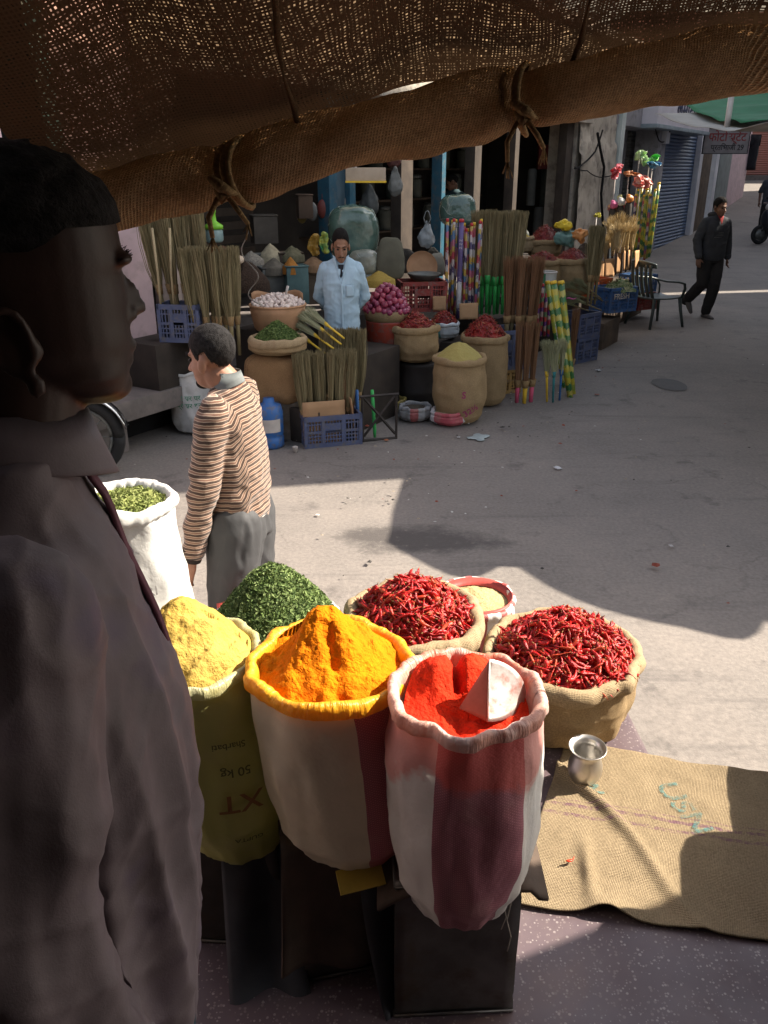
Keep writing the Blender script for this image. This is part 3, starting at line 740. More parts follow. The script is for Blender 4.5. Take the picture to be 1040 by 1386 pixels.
# coriander powder sack
gs = sack('spice_sack', 'lime green printed sack heaped with yellowish coriander powder', (-.345, 1.545, .668), (-.415, 1.505, 1.225), [(0, .58), (.1, .78), (.3, 1.0), (.55, 1.07), (.8, 1.03), (1, .98)], .148, .012, m_grn_sack, m_liner_g, 3, .008, frill=.002, rimname='liner_rim')
m_cor = M('coriander_powder', (.47, .32, .08), (.36, .235, .05), .95, 12, .9, 80, spec=.08, dist=.01)
heap('coriander_heap', 'mustard yellow heap of coriander powder beside the turmeric', (-.415, 1.505, 1.220), .139, 0, m_cor,
     lambda x, y, v: .105 * max(0, 1 - v ** 2) - .012 + .030 * math.exp(-(((x + .02) / .06) ** 2 + ((y - .04) / .07) ** 2)) - .014 * (.5 + .5 * math.sin((x * .8 - y * .6) * 110 + 3 * nz(x * 12, y * 12, 1))) * (1 if -.9 < y / .14 < .2 else .1) * (v < .9), 8, .013, 20, 'powder heap', seg=120, skirt=.02)
m_prr = M('print_red', (.36, .17, .06), rough=.7); m_prk = M('print_dark', (.15, .15, .06), rough=.7); m_prt = M('print_grey', (.25, .24, .23), rough=.7)
# print on the lime sack, wrapped round its surface
def wrap_text(s, size, mat, parent, base, rim, R_, prof, a0, v0, name='print', tilt=0., sq=1., out=.004):
    """letters laid round a sack at angle a0 and height fraction v0"""
    base, rim = V(base), V(rim); H = rim.z - base.z
    me = text_mesh(s, size, .0)
    bm = bmesh.new(); bm.from_mesh(me)
    bmesh.ops.triangulate(bm, faces=bm.faces[:]); bmesh.ops.subdivide_edges(bm, edges=[e for e in bm.edges if e.calc_length() > size * .25], cuts=1); bm.to_mesh(me); bm.free()
    for v in me.vertices:
        x, y = v.co.x * sq, v.co.y; x, y = x * math.cos(tilt) - y * math.sin(tilt), x * math.sin(tilt) + y * math.cos(tilt)
        vv = v0 + y / H; r = R_ * crv(prof, vv) * 1.035 + out + .002; a = a0 + x / r
        v.co = V(((rim.x - base.x) * vv + r * math.cos(a), (rim.y - base.y) * vv + r * math.sin(a), vv * H))
    me.materials.append(mat); return link(name, me, parent)
PG = [(0, .55), (.1, .78), (.3, 1.0), (.55, 1.07), (.8, 1.03), (1, .98)]
GB, GR_ = (-.345, 1.545, .668), (-.415, 1.505, 1.225)
A_ = R(-58)
wrap_text('Sharbati', .022, m_prk, gs, GB, GR_, .148, PG, A_ - .05, .74, tilt=PI - .15)
wrap_text('50 kg', .030, m_prk, gs, GB, GR_, .148, PG, A_ - .05, .62, tilt=PI - .12)
wrap_text('XT', .075, m_prr, gs, GB, GR_, .148, PG, A_ - .08, .47, tilt=PI - .12)
wrap_text('GUPTA', .020, m_prk, gs, GB, GR_, .148, PG, A_ - .1, .26, tilt=PI - .1)
# tins under the sacks
m_tin_d = M('oil_tin', (.13, .115, .10), (.06, .052, .046), .5, 4, .3, 18, metal=.35, dirt=(.10, .07, .05))
m_tin_l = M('oil_tin_bright', (.20, .19, .18), (.08, .075, .07), .42, 4, .3, 18, metal=.7, dirt=(.10, .08, .06))
def tin(loc, sz, rz, label, mat, drum=False):
    t = thing('oil_tin', label, 'tin', loc, rz)
    x, y, z = sz
    def side(u, v):
        a = u * 4; k = int(a) % 4; f_ = a - int(a)
        cor = [(-1, -1), (1, -1), (1, 1), (-1, 1)]; p0, p1 = V(cor[k]), V(cor[(k + 1) % 4]); p = p0.lerp(p1, f_)
        bl = 1 - .03 * math.sin(f_ * PI) - .012 * (abs(v - .12) < .02) - .012 * (abs(v - .9) < .02) + .012 * nz(p.x * 2, p.y * 2, v * 3 + loc[0] * 9)
        return V((p.x * x / 2 * bl, p.y * y / 2 * bl, v * z))
    MB().grid(48, 24, side, True, True, True).build('body', mat, t)
    for zz in (.004, z - .004):
        q = MB().tube([(a * x / 2, b * y / 2, zz) for a, b in ((-1, -1), (1, -1), (1, 1), (-1, 1), (-1, -1))], .004, 6); q.build('seam', mat, t)
    return t
tin((.153, 1.445, PZ + .002), (.272, .272, .40), R(3), 'dull square oil tin under the maroon banded sack', m_tin_l)
tin((-.075, 1.56, PZ + .002), (.30, .28, .42), R(13), 'dark square oil tin under the turmeric sack', m_tin_d)
tin((-.36, 1.62, PZ + .002), (.24, .25, .33), R(-5), 'dark square oil tin under the lime green sack', m_tin_d)
m_flap = M('rubber_flap', (.065, .065, .072), (.035, .035, .04), .75, 5, .4, 30)
m_flap_b = M('brown_flap', (.10, .068, .05), (.055, .04, .03), .8, 5, .4, 30)
def flap(label, top, w, drop, out, rz, mat, seed, twist=.0, back=.15):
    rows = 26
    def f(u, v):
        s_ = v * (back + drop)
        if s_ < back: y, z = back - s_, .004
        else: t = (s_ - back) / drop; y = -out * t * t - .012 * t; z = -drop * (1 - .16 * t) * t
        x = (u - .5) * w * (1 + .25 * v) + twist * v * v
        return V((x, y + .018 * math.sin(u * 8 + v * 3 + seed) * v, z + .004 * nz(u * 4, v * 5, seed)))
    o = MB().grid(16, rows, f).build('rubber_flap', mat, loc=top, rz=rz, solid=.005)
    return tag(o, label, 'flap')
flap('dark rubber sheet hanging from the tin under the lime sack', (-.305, 1.49, .707), .15, .42, .13, R(8), m_flap, 1, .02)
flap('dark rubber sheet hanging down the right side of the turmeric tin', (.005, 1.425, .797), .13, .52, .10, R(14), m_flap, 2, .05)
flap('brown cloth sheet over the front of the turmeric tin', (-.11, 1.40, .799), .22, .40, .02, R(14), m_flap_b, 3)
o = MB().box((0, 0, 0), (.10, .05, .006)).build('paper_scrap', M('yellow_paper', (.62, .45, .08), rough=.8), loc=(-.050, 1.335, .762), rz=.3, smooth=False); o.rotation_euler.x = .5; tag(o, 'yellow paper scrap under the turmeric sack', 'paper')
def pad(u, v):
    return V((-.17 + .36 * u, -.10 + .24 * v, .008 * math.sin(u * 9) - (.05 * (.25 - u) * 4 if u < .25 else 0) * (1 - v) - .02 * (u > .9)))
tag(MB().grid(20, 14, pad).build('leather_pad', m_flap_b, loc=(.155, 1.38, .779), solid=.008), 'brown leather pad between the maroon banded sack and its tin', 'pad')
# twine hanging from the red sack
tag(MB().tube([(.0, 0, 0), (.012, -.005, -.05), (.004, -.01, -.10), (.016, -.01, -.15), (.010, -.012, -.19)], .0013, 5).tube([(.0, 0, 0), (-.008, -.004, -.04), (.002, -.012, -.09), (-.006, -.008, -.13)], .0011, 5).build('twine', M('twine', (.55, .5, .42), rough=.9), loc=(.258, 1.30, .79)), 'loose pale threads hanging from the maroon banded sack', 'thread')

# ------------------------------------------------------------------ second row
m_jute = jute('jute_sack', (.39, .275, .15), stripes=[]); JU.add(m_jute)
m_jute_r = jute('jute_rim', (.45, .335, .20), per=(.0045, .0045)); JU.add(m_jute_r)
m_jute_d = jute('jute_dark', (.33, .235, .13)); JU.add(m_jute_d)
def jsack(label, base, rim, prof, R_, roll, seed, wr=.010, mat=None, rim_m=None, **k):
    """jute sack: the UV of body runs in metres"""
    o = sack('jute_sack', label, base, rim, prof, R_, roll, mat or m_jute, rim_m or m_jute_r, seed, wr, **k)
    uv = o.data.uv_layers[0].data
    for d in uv: d.uv = (d.uv[0] * 2 * PI * R_, d.uv[1])
    return o
# right-hand chilli sack
jsack('wide jute sack heaped with red chilies standing behind the steel pot', (.612, 2.475, PZ + .002), (.600, 2.37, .675), [(0, .93), (.12, 1.0), (.4, 1.01), (.7, 1.0), (1, .985)], .250, .024, 11, .016, rim_wob=.012, ruck=.004)
chili_heap((.600, 2.36, .672), .232, .135, 900, 150, 'bed of red chilies inside the jute sack behind the steel pot', 'dried red chili on the heap behind the steel pot', 'chilies on the heap behind the pot', 4)
# left chilli sack
jsack('jute sack heaped with red chilies between the herb sack and the grain sack', (.115, 2.55, PZ + .002), (.107, 2.48, .745), [(0, .8), (.2, 1.0), (.5, 1.05), (.8, 1.0), (1, 1.0)], .225, .028, 12, .012, rim_wob=.01)
chili_heap((.10, 2.48, .742), .205, .135, 750, 150, 'bed of red chilies inside the jute sack beside the grain', 'dried red chili on the heap beside the grain sack', 'chilies on the heap beside the grain', 6)
# grain sack on the street
m_rl = M('red_liner', (.55, .10, .08), (.42, .06, .05), .5, 6, .3, 40, trans=.2)
m_wr = W_('white_rim', (.70, .66, .62), [(q / 12, q / 12 + .03, (.5, .12, .11)) for q in range(12)], trans=.15)
sack('grain_sack', 'white and red sack of pale coriander seed behind the chili sacks', (.385, 2.99, .004), (.372, 2.95, .575), P_BELLY, .158, .012, m_wr, m_wr, 13, .008, rimname='rolled_rim')
q = MB().lathe([(.152, -.03), (.150, .0), (.146, .02), (.13, -.01)], 40, (.372, 2.95, .565), False, False); o = q.build('sack_liner', m_rl); recentre(o, (.372, 2.95, .565)); tag(o, 'red plastic liner inside the white and red sack', 'liner')
m_seed = M('seed_grain', (.52, .40, .20), (.34, .25, .11), .85, 160, 1., 260, dist=.006)
heap('grain_heap', 'low heap of pale coriander seed in the red lined sack', (.372, 2.95, .545), .140, .05, m_seed, None, 14, .006, 30, 'grain heap')
# green herb sack
m_wsack = W_('sack_plain_white', (.70, .69, .66), [], trans=.15, dirt=.15)
sack('herb_sack', 'white sack heaped with dark green dried herb in front of the striped sweater man', (-.365, 2.52, PZ + .002), (-.372, 2.46, .735), P_BELLY, .222, .016, m_wsack, m_wsack, 15, .010)
M_GR = [M('herb_%d' % i, c, tuple(q * .6 for q in c), .8, 30, .2, trans=.2) for i, c in enumerate([(.105, .165, .045), (.15, .22, .06), (.22, .30, .10), (.065, .11, .03), (.29, .37, .14)])]
leaf_heap('herb_heap', 'tall mound of crumbled dark green herb leaves in the white sack', (-.370, 2.46, .735), .215, .215, M_GR, 12000, .015, 21, None)
# tall white sack with print
wb, wr_ = (-.865, 2.66, PZ + .002), (-.885, 2.60, 1.14)
PW = [(0, .8), (.12, .98), (.35, 1.05), (.6, 1.0), (.82, .93), (1, .96)]
ws = sack('herb_sack', 'tall white printed sack with folded rim holding pale green herb', wb, wr_, PW, .166, .020, m_wsack, m_wsack, 16, .010, rim_wob=.014, ruck=.004)
for s_, v_, z_ in (('AGRI', .62, .05), ('AT', .50, .055), ('DAL', .40, .05), ('NT', .16, .05)):
    wrap_text(s_, z_, m_prt, ws, wb, wr_, .166, PW, R(-70), v_)
leaf_heap('herb_heap', 'pale green dried herb just inside the tall white sack', (-.885, 2.60, 1.115), .140, .03, [M('pale_herb_%d' % i, c, None, .8, 30, trans=.2) for i, c in enumerate([(.24, .28, .08), (.32, .35, .12), (.18, .22, .06)])], 1400, .022, 22, None)
# something red behind the man's leg
tag(MB().grid(10, 10, lambda u, v: V(((u - .5) * .16, .05 * math.sin(u * PI), (.24 + .02 * nz(u * 3, 0, 1)) * v)), ).build('red_bag', m_rl, loc=(-.55, 2.80, PZ), solid=.03), 'red plastic bag tucked behind the white herb sack', 'bag')
# ------------------------------------------------------------------ mat, pot, single chilli
m_mat = jute('jute_mat', (.47, .36, .225), stripes=[(1, .338, .350, (.20, .09, .15), .7), (1, .372, .384, (.20, .09, .15), .8), (1, .395, .401, (.20, .09, .15), .5)], per=(.0046, .0046), bmp=1., dark=.42)
c00, c10, c11, c01 = [at_z(px, py, PZ) for px, py in ((690, 1226), (1130, 1290), (1130, 1066), (765, 1006))]
def mat_f(u, v):
    p = c00.lerp(c10, u).lerp(c01.lerp(c11, u), v)
    z = .006 + .004 * nz(p.x * 7, p.y * 7, 2) + .003 * nz(p.x * 20, p.y * 20, 2)
    d = (p.x - .70) + .42 * (p.y - 1.85) + .02 * math.sin(p.y * 9); z += .026 * math.exp(-(d / .020) ** 2) * min(1, .35 + v)    # long crease
    d2 = (p.x - .56) - .1 * (p.y - 1.7); z += .022 * math.exp(-(d2 / .02) ** 2) * math.exp(-((p.y - 1.72) / .11) ** 2)
    z += .036 * math.exp(-((u - .32) / .07) ** 2) * max(0, 1 - v * 5) + .008 * max(0, 1 - v * 12)
    z += .012 * max(0, v - .9) * 10 * (.5 + .5 * math.sin(u * 11))
    p = p + V((.004 * nz(v * 6, u * 9, 1), .012 * nz(u * 5, 0, 4) * (1 - v) + .010 * nz(u * 7, 3, 4) * v, z))
    return (p, (u * .9, .02 + v * .62))
o = MB().grid(110, 90, mat_f).build('jute_mat', m_mat, solid=.004); recentre(o, c00); tag(o, 'flattened jute sack laid as a mat under the steel pot', 'mat')
def faded_ink(name, c):
    m, nt, b = nodes(name); co = coord(nt); b.inputs['Base Color'].default_value = c4(c); b.inputs['Roughness'].default_value = .95
    tr = nt.nodes.new('ShaderNodeBsdfTransparent'); mx = nt.nodes.new('ShaderNodeMixShader')
    nt.links.new(ramp(nt, noise_(nt, co, 55, 5), [(.36, .30), (.58, .95)]), mx.inputs[0]); nt.links.new(b.outputs[0], mx.inputs[1]); nt.links.new(tr.outputs[0], mx.inputs[2]); nt.links.new(mx.outputs[0], nt.nodes['Material Output'].inputs[0]); return m
m_teal = faded_ink('teal_ink', (.045, .17, .165))
def on_mat(name, s, px, py, size, rz, sx=1.6):
    p = at_z(px, py, PZ + .012); me = text_mesh(s, size, .0, 0, .018)
    bm = bmesh.new(); bm.from_mesh(me); bmesh.ops.triangulate(bm, faces=bm.faces[:]); bmesh.ops.subdivide_edges(bm, edges=bm.edges[:], cuts=2); bm.to_mesh(me); bm.free()
    Mr = Matrix.Rotation(rz, 3, 'Z')
    for v in me.vertices:
        w_ = Mr @ V((v.co.x * sx, v.co.y, 0)) + p
        # find the mat height above w_
        v.co = V((w_.x, w_.y, 0))
    # project on the mat
    from mathutils.bvhtree import BVHTree
    bv = BVHTree.FromPolygons([q.co + o.location for q in o.data.vertices], [tuple(f.vertices) for f in o.data.polygons])
    for v in me.vertices:
        h = bv.ray_cast(V((v.co.x, v.co.y, 2)), V((0, 0, -1)))
        v.co.z = (h[0].z if h[0] else PZ + .012) + .004
        v.co -= o.location
    me.materials.append(m_teal); return link(name, me, o)
on_mat('print', 'USN', 925, 1092, .10, -1.35, 1.15)
on_mat('print', 'W', 800, 1065, .07, -1.2, 1.0)
m_steel = M('steel', (.66, .64, .61), (.56, .54, .51), .38, 7, .05, 40, metal=1, spec=.5)
pt = at_z(790, 1053, PZ + .014)
pp_ = [(.004, .0008), (.036, .001), (.044, .008), (.0505, .024), (.0535, .042), (.052, .060), (.0465, .080), (.0415, .096), (.0408, .106), (.0450, .1155), (.0520, .1215), (.0575, .1245), (.0588, .1262), (.0575, .1274), (.0520, .1250), (.0450, .1190), (.0395, .108), (.040, .096), (.045, .080), (.0505, .060), (.052, .042), (.049, .024), (.042, .010), (.004, .005)]
def smooth_prof(P, n=4):
    out = []
    for i in range(len(P) - 1):
        p0, p1, p2, p3 = [V((*P[max(0, min(len(P) - 1, i + d))], 0)) for d in (-1, 0, 1, 2)]
        for k in range(n):
            t = k / n; q = .5 * ((2 * p1) + (p2 - p0) * t + (2 * p0 - 5 * p1 + 4 * p2 - p3) * t * t + (3 * p1 - p0 - 3 * p2 + p3) * t ** 3); out.append((max(.002, q.x), q.y))
    return out + [P[-1]]
prof = smooth_prof(pp_)
pot = MB().lathe(prof, 72).build('steel_pot', m_steel, loc=pt); tag(pot, 'round steel water pot with flared rim on the jute mat', 'pot')
pot.rotation_euler.x = R(3)
q = chili_mesh(5, .032, .005); oc = q.build('dried_chili', [M('chili_bright', (.55, .06, .02), (.4, .03, .01), .35), MATS['chili_stem']], loc=at_z(773, 1163, PZ + .02), rz=.6); tag(oc, 'single orange red chili lying alone on the jute mat', 'chili')
# unseen stack of sacks added beyond the frame to throw shade on the mat
def lying(loc, l, w_, h_, rz, seed, label, grp=None):
    def f(u, v):
        a, b = 2 * PI * u, PI * (.015 + .97 * v); sg = lambda x, p: math.copysign(abs(x) ** p, x)
        p = V((l / 2 * -sg(math.cos(b), .45), w_ / 2 * sg(math.sin(b), .5) * sg(math.cos(a), .7), h_ / 2 + h_ / 2 * sg(math.sin(b), .5) * sg(math.sin(a), .75)))
        return (p + p.normalized() * .012 * fbm(p * 9 + V((seed, 0, 0))), (p.x, a * .15))
    o = MB().grid(28, 24, f, True, True, True).build('shade_sack', m_jute_d, loc=loc, rz=rz); return tag(o, label, 'sack', grp)
for i, (dx, dy, dz, rz_) in enumerate(((0, 0, 0, 1.3), (.02, .62, 0, 1.25), (-.02, .1, .2, 1.4), (.04, .66, .2, 1.3), (.06, .25, .4, 1.35), (-.03, .02, .6, 1.3))):
    lying((1.50 + dx + .10 * (dy > .3), 1.40 + dy, PZ + .004 + dz), .62, .42, .20, rz_, i, 'unseen full jute sack added beyond the frame to shade the mat', 'added sacks shading the mat')
# ------------------------------------------------------------------ people
def skin_mat(name, c):
    m, nt, b = nodes(name); co = coord(nt)
    base = ramp(nt, noise_(nt, co, 18, 5), [(.3, tuple(q * .72 for q in c)), (.7, c)])
    nt.links.new(base, b.inputs['Base Color']); b.inputs['Roughness'].default_value = .52; b.inputs['Specular IOR Level'].default_value = .35
    b.inputs['Subsurface Weight'].default_value = .06; b.inputs['Subsurface Radius'].default_value = (.02, .008, .004)
    bump(nt, b, noise_(nt, co, 240, 3), .18, .001); return m
m_skin = skin_mat('skin_brown', (.30, .155, .095)); m_skin_d = skin_mat('skin_dark', (.19, .095, .06)); m_skin_r = skin_mat('skin_ruddy', (.34, .17, .11))
m_hair = M('black_hair', (.014, .012, .011), (.007, .006, .006), .85, 60, 1., 220, spec=.12)
m_hair_g = M('greying_hair', (.028, .026, .026), (.008, .007, .007), .85, 80, 1., 260, spec=.12)
m_eye = M('eye_dark', (.012, .01, .01), rough=.25); m_eyew = M('eye_white', (.55, .5, .46), rough=.35)
m_shoe = M('shoe_dark', (.045, .035, .03), rough=.6)
def rotm(pitch=0, yaw=0, roll=0): return Euler((pitch, roll, yaw)).to_matrix()
def head_prims(q, c, Rm, s=1., beard=0):
    c = V(c)
    def E(p, r, rot=None): q.ell(c + Rm @ (V(p) * s), [a * s for a in r], Rm @ rot if rot is not None else Rm, 18, 12)
    E((0, .012, .038), (.076, .098, .084)); E((0, -.022, -.030), (.062, .070, .088)); E((0, -.058, -.092), (.034, .030, .025))
    E((0, -.030, -.075), (.052, .052, .038)); E((0, -.078, .020), (.048, .018, .012)); E((0, -.086, -.067), (.024, .013, .008)); E((0, -.083, -.079), (.021, .013, .008))
    for x in (-1, 1):
        E((x * .080, .018, -.012), (.012, .020, .033), Euler((-.2, 0, x * .35)).to_matrix()); E((x * .030, -.052, -.030), (.026, .026, .028))
        q.tube([c + Rm @ (V((x * .012, -.098, -.043)) * s), c + Rm @ (V((x * .008, -.112, -.040)) * s)], [.009 * s, .008 * s], 8, True)
    q.tube([c + Rm @ (V(p) * s) for p in ((0, -.082, .012), (0, -.100, -.018), (0, -.118, -.040))], [.009 * s, .011 * s, .013 * s], 10, True)
def hand_prims(q, w, d, side, curl=.35, s=1., palm=None, spread=.12):
    """w wrist, d pointing direction, palm = direction the palm faces, side = thumb direction"""
    d = V(d).normalized(); th = V(side); th = (th - d * th.dot(d)).normalized(); pn = th.cross(d) if palm is None else V(palm); pn = (pn - d * pn.dot(d) - th * pn.dot(th)).normalized(); w = V(w)
    q.tube([w - d * .02 * s, w + d * .02 * s, w + d * .055 * s, w + d * .085 * s], [.026 * s, .031 * s, .038 * s, .036 * s], 12, True, sq=.5, up=pn)
    for i, (o, L) in enumerate(((.030, .070), (.011, .080), (-.009, .076), (-.028, .060))):
        p = w + d * (.086 - .004 * abs(i - 1)) * s + th * o * s; a = 0; dd = (d + th * (o * spread * 12)).normalized(); pts = [p - dd * .015 * s]
        for k, f in enumerate((.45, .32, .23)):
            a += curl * (.6 + .4 * k) * (1 + .18 * i); pts.append(p); p = p + (dd * math.cos(a) + pn * math.sin(a)) * L * f * s
        pts.append(p); q.tube(pts, [.0095 * s, .0098 * s, .009 * s, .0082 * s, .0068 * s], 8, True)
    p = w + d * .030 * s + th * .030 * s; dd = (d * .62 + th * .75 + pn * .25).normalized()
    q.tube([p - dd * .02 * s, p, p + dd * .034 * s, p + dd * .034 * s + (d * .85 + th * .35 + pn * .3).normalized() * .03 * s], [.013 * s, .0125 * s, .0105 * s, .008 * s], 8, True)
def ring(c, rx, ry, n=24, p=2.2):
    c = V(c); out = []
    for k in range(n):
        a = 2 * PI * k / n; sg = lambda x: math.copysign(abs(x) ** (2 / p), x)
        out.append(c + V((rx * sg(math.cos(a)), ry * sg(math.sin(a)), 0)))
    return out
def torso(q, levels, p=2.3): q.loft([ring((x, y, z), rx, ry, 24, p) for x, y, z, rx, ry in levels])
def limb(q, pts, rs, sub=3):
    P = [V(p) for p in pts]; a, b = [], []
    for i in range(len(P) - 1):
        for k in range(sub):
            t = k / sub; a.append(P[i].lerp(P[i + 1], t)); b.append(rs[i] + (rs[i + 1] - rs[i]) * t)
    a.append(P[-1]); b.append(rs[-1]); q.tube(a, b, 14, True)
def hair_cap(c, Rm, s, off=.006, amp=.003, mat=None, parent=None, fr_=80, strands=900, top=0., ln=.011, seed=1, cut=1.):
    """cropped hair: a shell over the skull with sideburns and nape, plus short strands; top adds volume on the crown"""
    c = V(c); K = [(0, .37), (30, .385), (48, .45), (60, .49), (70, .60), (79, .64), (86, .53), (104, .51), (117, .66), (145, .76), (180, .79)]
    rnd = random.Random(seed)
    def ext(a):
        ph = math.degrees(math.acos(max(-1, min(1, -math.sin(a)))))
        return crv(K, ph) * PI * (1 + .02 * nz(math.cos(a) * 5, math.sin(a) * 5, seed)) * cut
    def at(a, t, o):
        k = top * max(0, math.cos(t)) ** .5 * (1 + .5 * max(0, -math.sin(a)) * math.sin(t))
        p = V(((.076 + o) * math.cos(a) * math.sin(t), (.098 + o) * math.sin(a) * math.sin(t) + .012, (.084 + o) * math.cos(t) + .038 + k))
        return p
    def fn(u, v):
        a = 2 * PI * u; t = ext(a) * min(1, v * 1.06); o = off * (1 - .8 * v ** 3) if v < .95 else -.004
        p = at(a, t, o); p += p.normalized() * amp * (nz(p.x * fr_, p.y * fr_, p.z * fr_ * .4) + .3)
        return c + Rm @ (p * s)
    q = MB().grid(54, 30, fn, True)
    for i in range(strands):
        a = rnd.uniform(0, 2 * PI); v = math.sqrt(rnd.random()) * 1.03; t = ext(a) * min(v, 1.02); o = off * (1 - .8 * min(1, v) ** 3)
        p = at(a, t, o - .001); nrm = V((p.x / .0058, (p.y - .012) / .0096, (p.z - .038) / .007)).normalized()
        dn = (V((0, .25, -1)) - nrm * V((0, .25, -1)).dot(nrm)).normalized(); L = ln * rnd.uniform(.5, 1.2)
        e = p + dn * L * .85 + nrm * L * rnd.uniform(.12, .45) + V((rnd.gauss(0, .0015), 0, 0)); sd_ = dn.cross(nrm) * .0009
        q.add([c + Rm @ (x * s) for x in (p + sd_, p - sd_, e)], [(0, 1, 2)])
    return q.build('hair', mat or m_hair, parent)
def cloth_from(name, q, mat, parent, voxel=.008, sm=4, wr=.006, fr_=(9, 9, 5), seed=0, fine=.0):
    me = remesh(q, voxel, sm)
    def fn(p, n):
        w = V((p.x * fr_[0], p.y * fr_[1], p.z * fr_[2])) + V((seed, 0, 0))
        a = wr * (1 - 2 * abs(nz(*w))) + wr * .5 * (1 - 2 * abs(nz(*(w * 2.3))))
        return a + (fine * nz(p.x * 60, p.y * 60, p.z * 25) if fine else 0)
    displace(me, fn); me.materials.append(mat)
    return link(name, me, parent)
def person(label, loc, rz, q_body, skin, voxel=.007, scale=1., sm=3):
    me = remesh(q_body, voxel, sm); me.materials.append(skin)
    o = link('person', me, None, loc, rz); o.scale = (scale,) * 3
    return tag(o, label, 'man')
def face_bits(o, c, Rm, s, moustache=False, mm=m_hair, brows=True, whites=True):
    c = V(c)
    for x in (-1, 1):
        e = MB().ell(c + Rm @ (V((x * .031, -.080, -.001)) * s), [.0135 * s, .007 * s, .0065 * s], Rm, 12, 8).build('eye', m_eyew if whites else m_eye, o)
        MB().ell(c + Rm @ (V((x * .031, -.0855, -.001)) * s), [.0062 * s, .003 * s, .0062 * s], Rm, 10, 6).build('iris', m_eye, e)
        if brows: MB().tube([c + Rm @ (V(p) * s) for p in ((x * .014, -.097, .020), (x * .034, -.094, .026), (x * .052, -.078, .018))], [.004 * s, .0055 * s, .003 * s], 8, True, sq=.6).build('eyebrow', mm, o)
    if moustache:
        MB().tube([c + Rm @ (V(p) * s) for p in ((-.034, -.084, -.068), (-.018, -.100, -.058), (0, -.106, -.055), (.018, -.100, -.058), (.034, -.084, -.068))], [.002 * s, .005 * s, .006 * s, .005 * s, .002 * s], 10, True, sq=.6).build('moustache', mm, o)
def legs(q, hp, kn, an, r=(.085, .062, .045)):
    for h, k, a in zip(hp, kn, an): limb(q, [h, k, a], r)
def shoes(o, an, mat=m_shoe, dirs=None, s=1.):
    for i, a in enumerate(an):
        d = V(dirs[i] if dirs else (0, -1, 0)); a = V(a); up = V((0, 0, 1)) if abs(d.z) < .8 else V((0, 1, 0))
        q = MB().tube([a - d * .06 * s + up * -.055, a + up * -.05, a + d * .09 * s + up * -.06, a + d * .17 * s + up * -.068], [.035 * s, .045 * s, .045 * s, .03 * s], 12, True, sq=.75, up=up)
        q.build('shoe', mat, o)
def collar(o, c, rx, ry, h, mat, tilt=.25, gap=.5, name='collar', flare=.012, th=.004):
    c = V(c)
    def fn(u, v):
        a = -PI / 2 + gap + (2 * PI - 2 * gap) * u
        k = 1 + (flare * math.sin(v * PI) + .004 * v) / rx
        return c + V((rx * k * math.cos(a), ry * k * math.sin(a), h * v - tilt * ry * (-math.sin(a)) * 0.6))
    return MB().grid(30, 8, fn).build(name, mat, o, solid=th)

# --- man in the light blue shirt
m_bshirt = M('light_blue_cotton', (.40, .54, .64), (.33, .46, .56), .85, 4, .25, 60, trans=.05)
m_dtrou = M('dark_trousers', (.045, .05, .06), (.03, .034, .042), .85, 5, .3, 50)
def standing(arms, hc=(0, -.03, 1.555), Rh=rotm(), s=1., hands=None, neck=1.42):
    q = MB(); head_prims(q, hc, Rh, s)
    limb(q, [V(hc) + Rh @ V((0, .018, -.06)), (0, .015, 1.46), (0, .02, 1.38)], [.056, .056, .075])
    torso(q, [(0, .01, .86, .150, .100), (0, .01, 1.0, .150, .10), (0, .01, 1.2, .165, .105), (0, .012, 1.34, .175, .10), (0, .016, 1.41, .12, .07)])
    for a in arms: limb(q, a, [.050, .042, .028])
    return q
al = [(-.160, .01, 1.345), (-.235, .085, 1.12), (-.075, .185, .96)]; ar = [(.160, .01, 1.345), (.235, .085, 1.12), (.075, .185, .96)]
Rh = rotm(-.16, .10); Rh = Euler((.22, 0, .08)).to_matrix()
hc = (0, -.035, 1.55)
q = standing([al, ar], hc, Rh, 1.07)
hand_prims(q, (-.07, .19, .95), (.7, .1, -.5), (.2, 0, 1), .5); hand_prims(q, (.07, .20, .95), (-.7, .1, -.5), (-.2, 0, 1), .5)
legs(q, [(-.09, .01, .88), (.09, .01, .88)], [(-.10, -.01, .48), (.10, -.01, .48)], [(-.10, .02, .1), (.10, .02, .1)])
bp = at_y(463, 420, 7.5)
o = person('man in a light blue shirt standing with hands behind his back', (bp.x, 7.5, 0), R(2), q, m_skin)
BL = o; o.scale = (.85, .92, 1)
q = MB()
torso(q, [(0, -.0, .80, .180, .128), (0, 0, .92, .182, .128), (0, 0, 1.10, .178, .128), (0, .0, 1.25, .192, .128), (0, .008, 1.34, .198, .115), (0, .012, 1.41, .15, .085), (0, .015, 1.45, .075, .066)], 2.4)
for a in (al, ar): limb(q, a[:2] + [a[2]], [.070, .060, .046])
cloth_from('shirt', q, m_bshirt, o, .007, 3, .010, (7, 7, 8), 3)
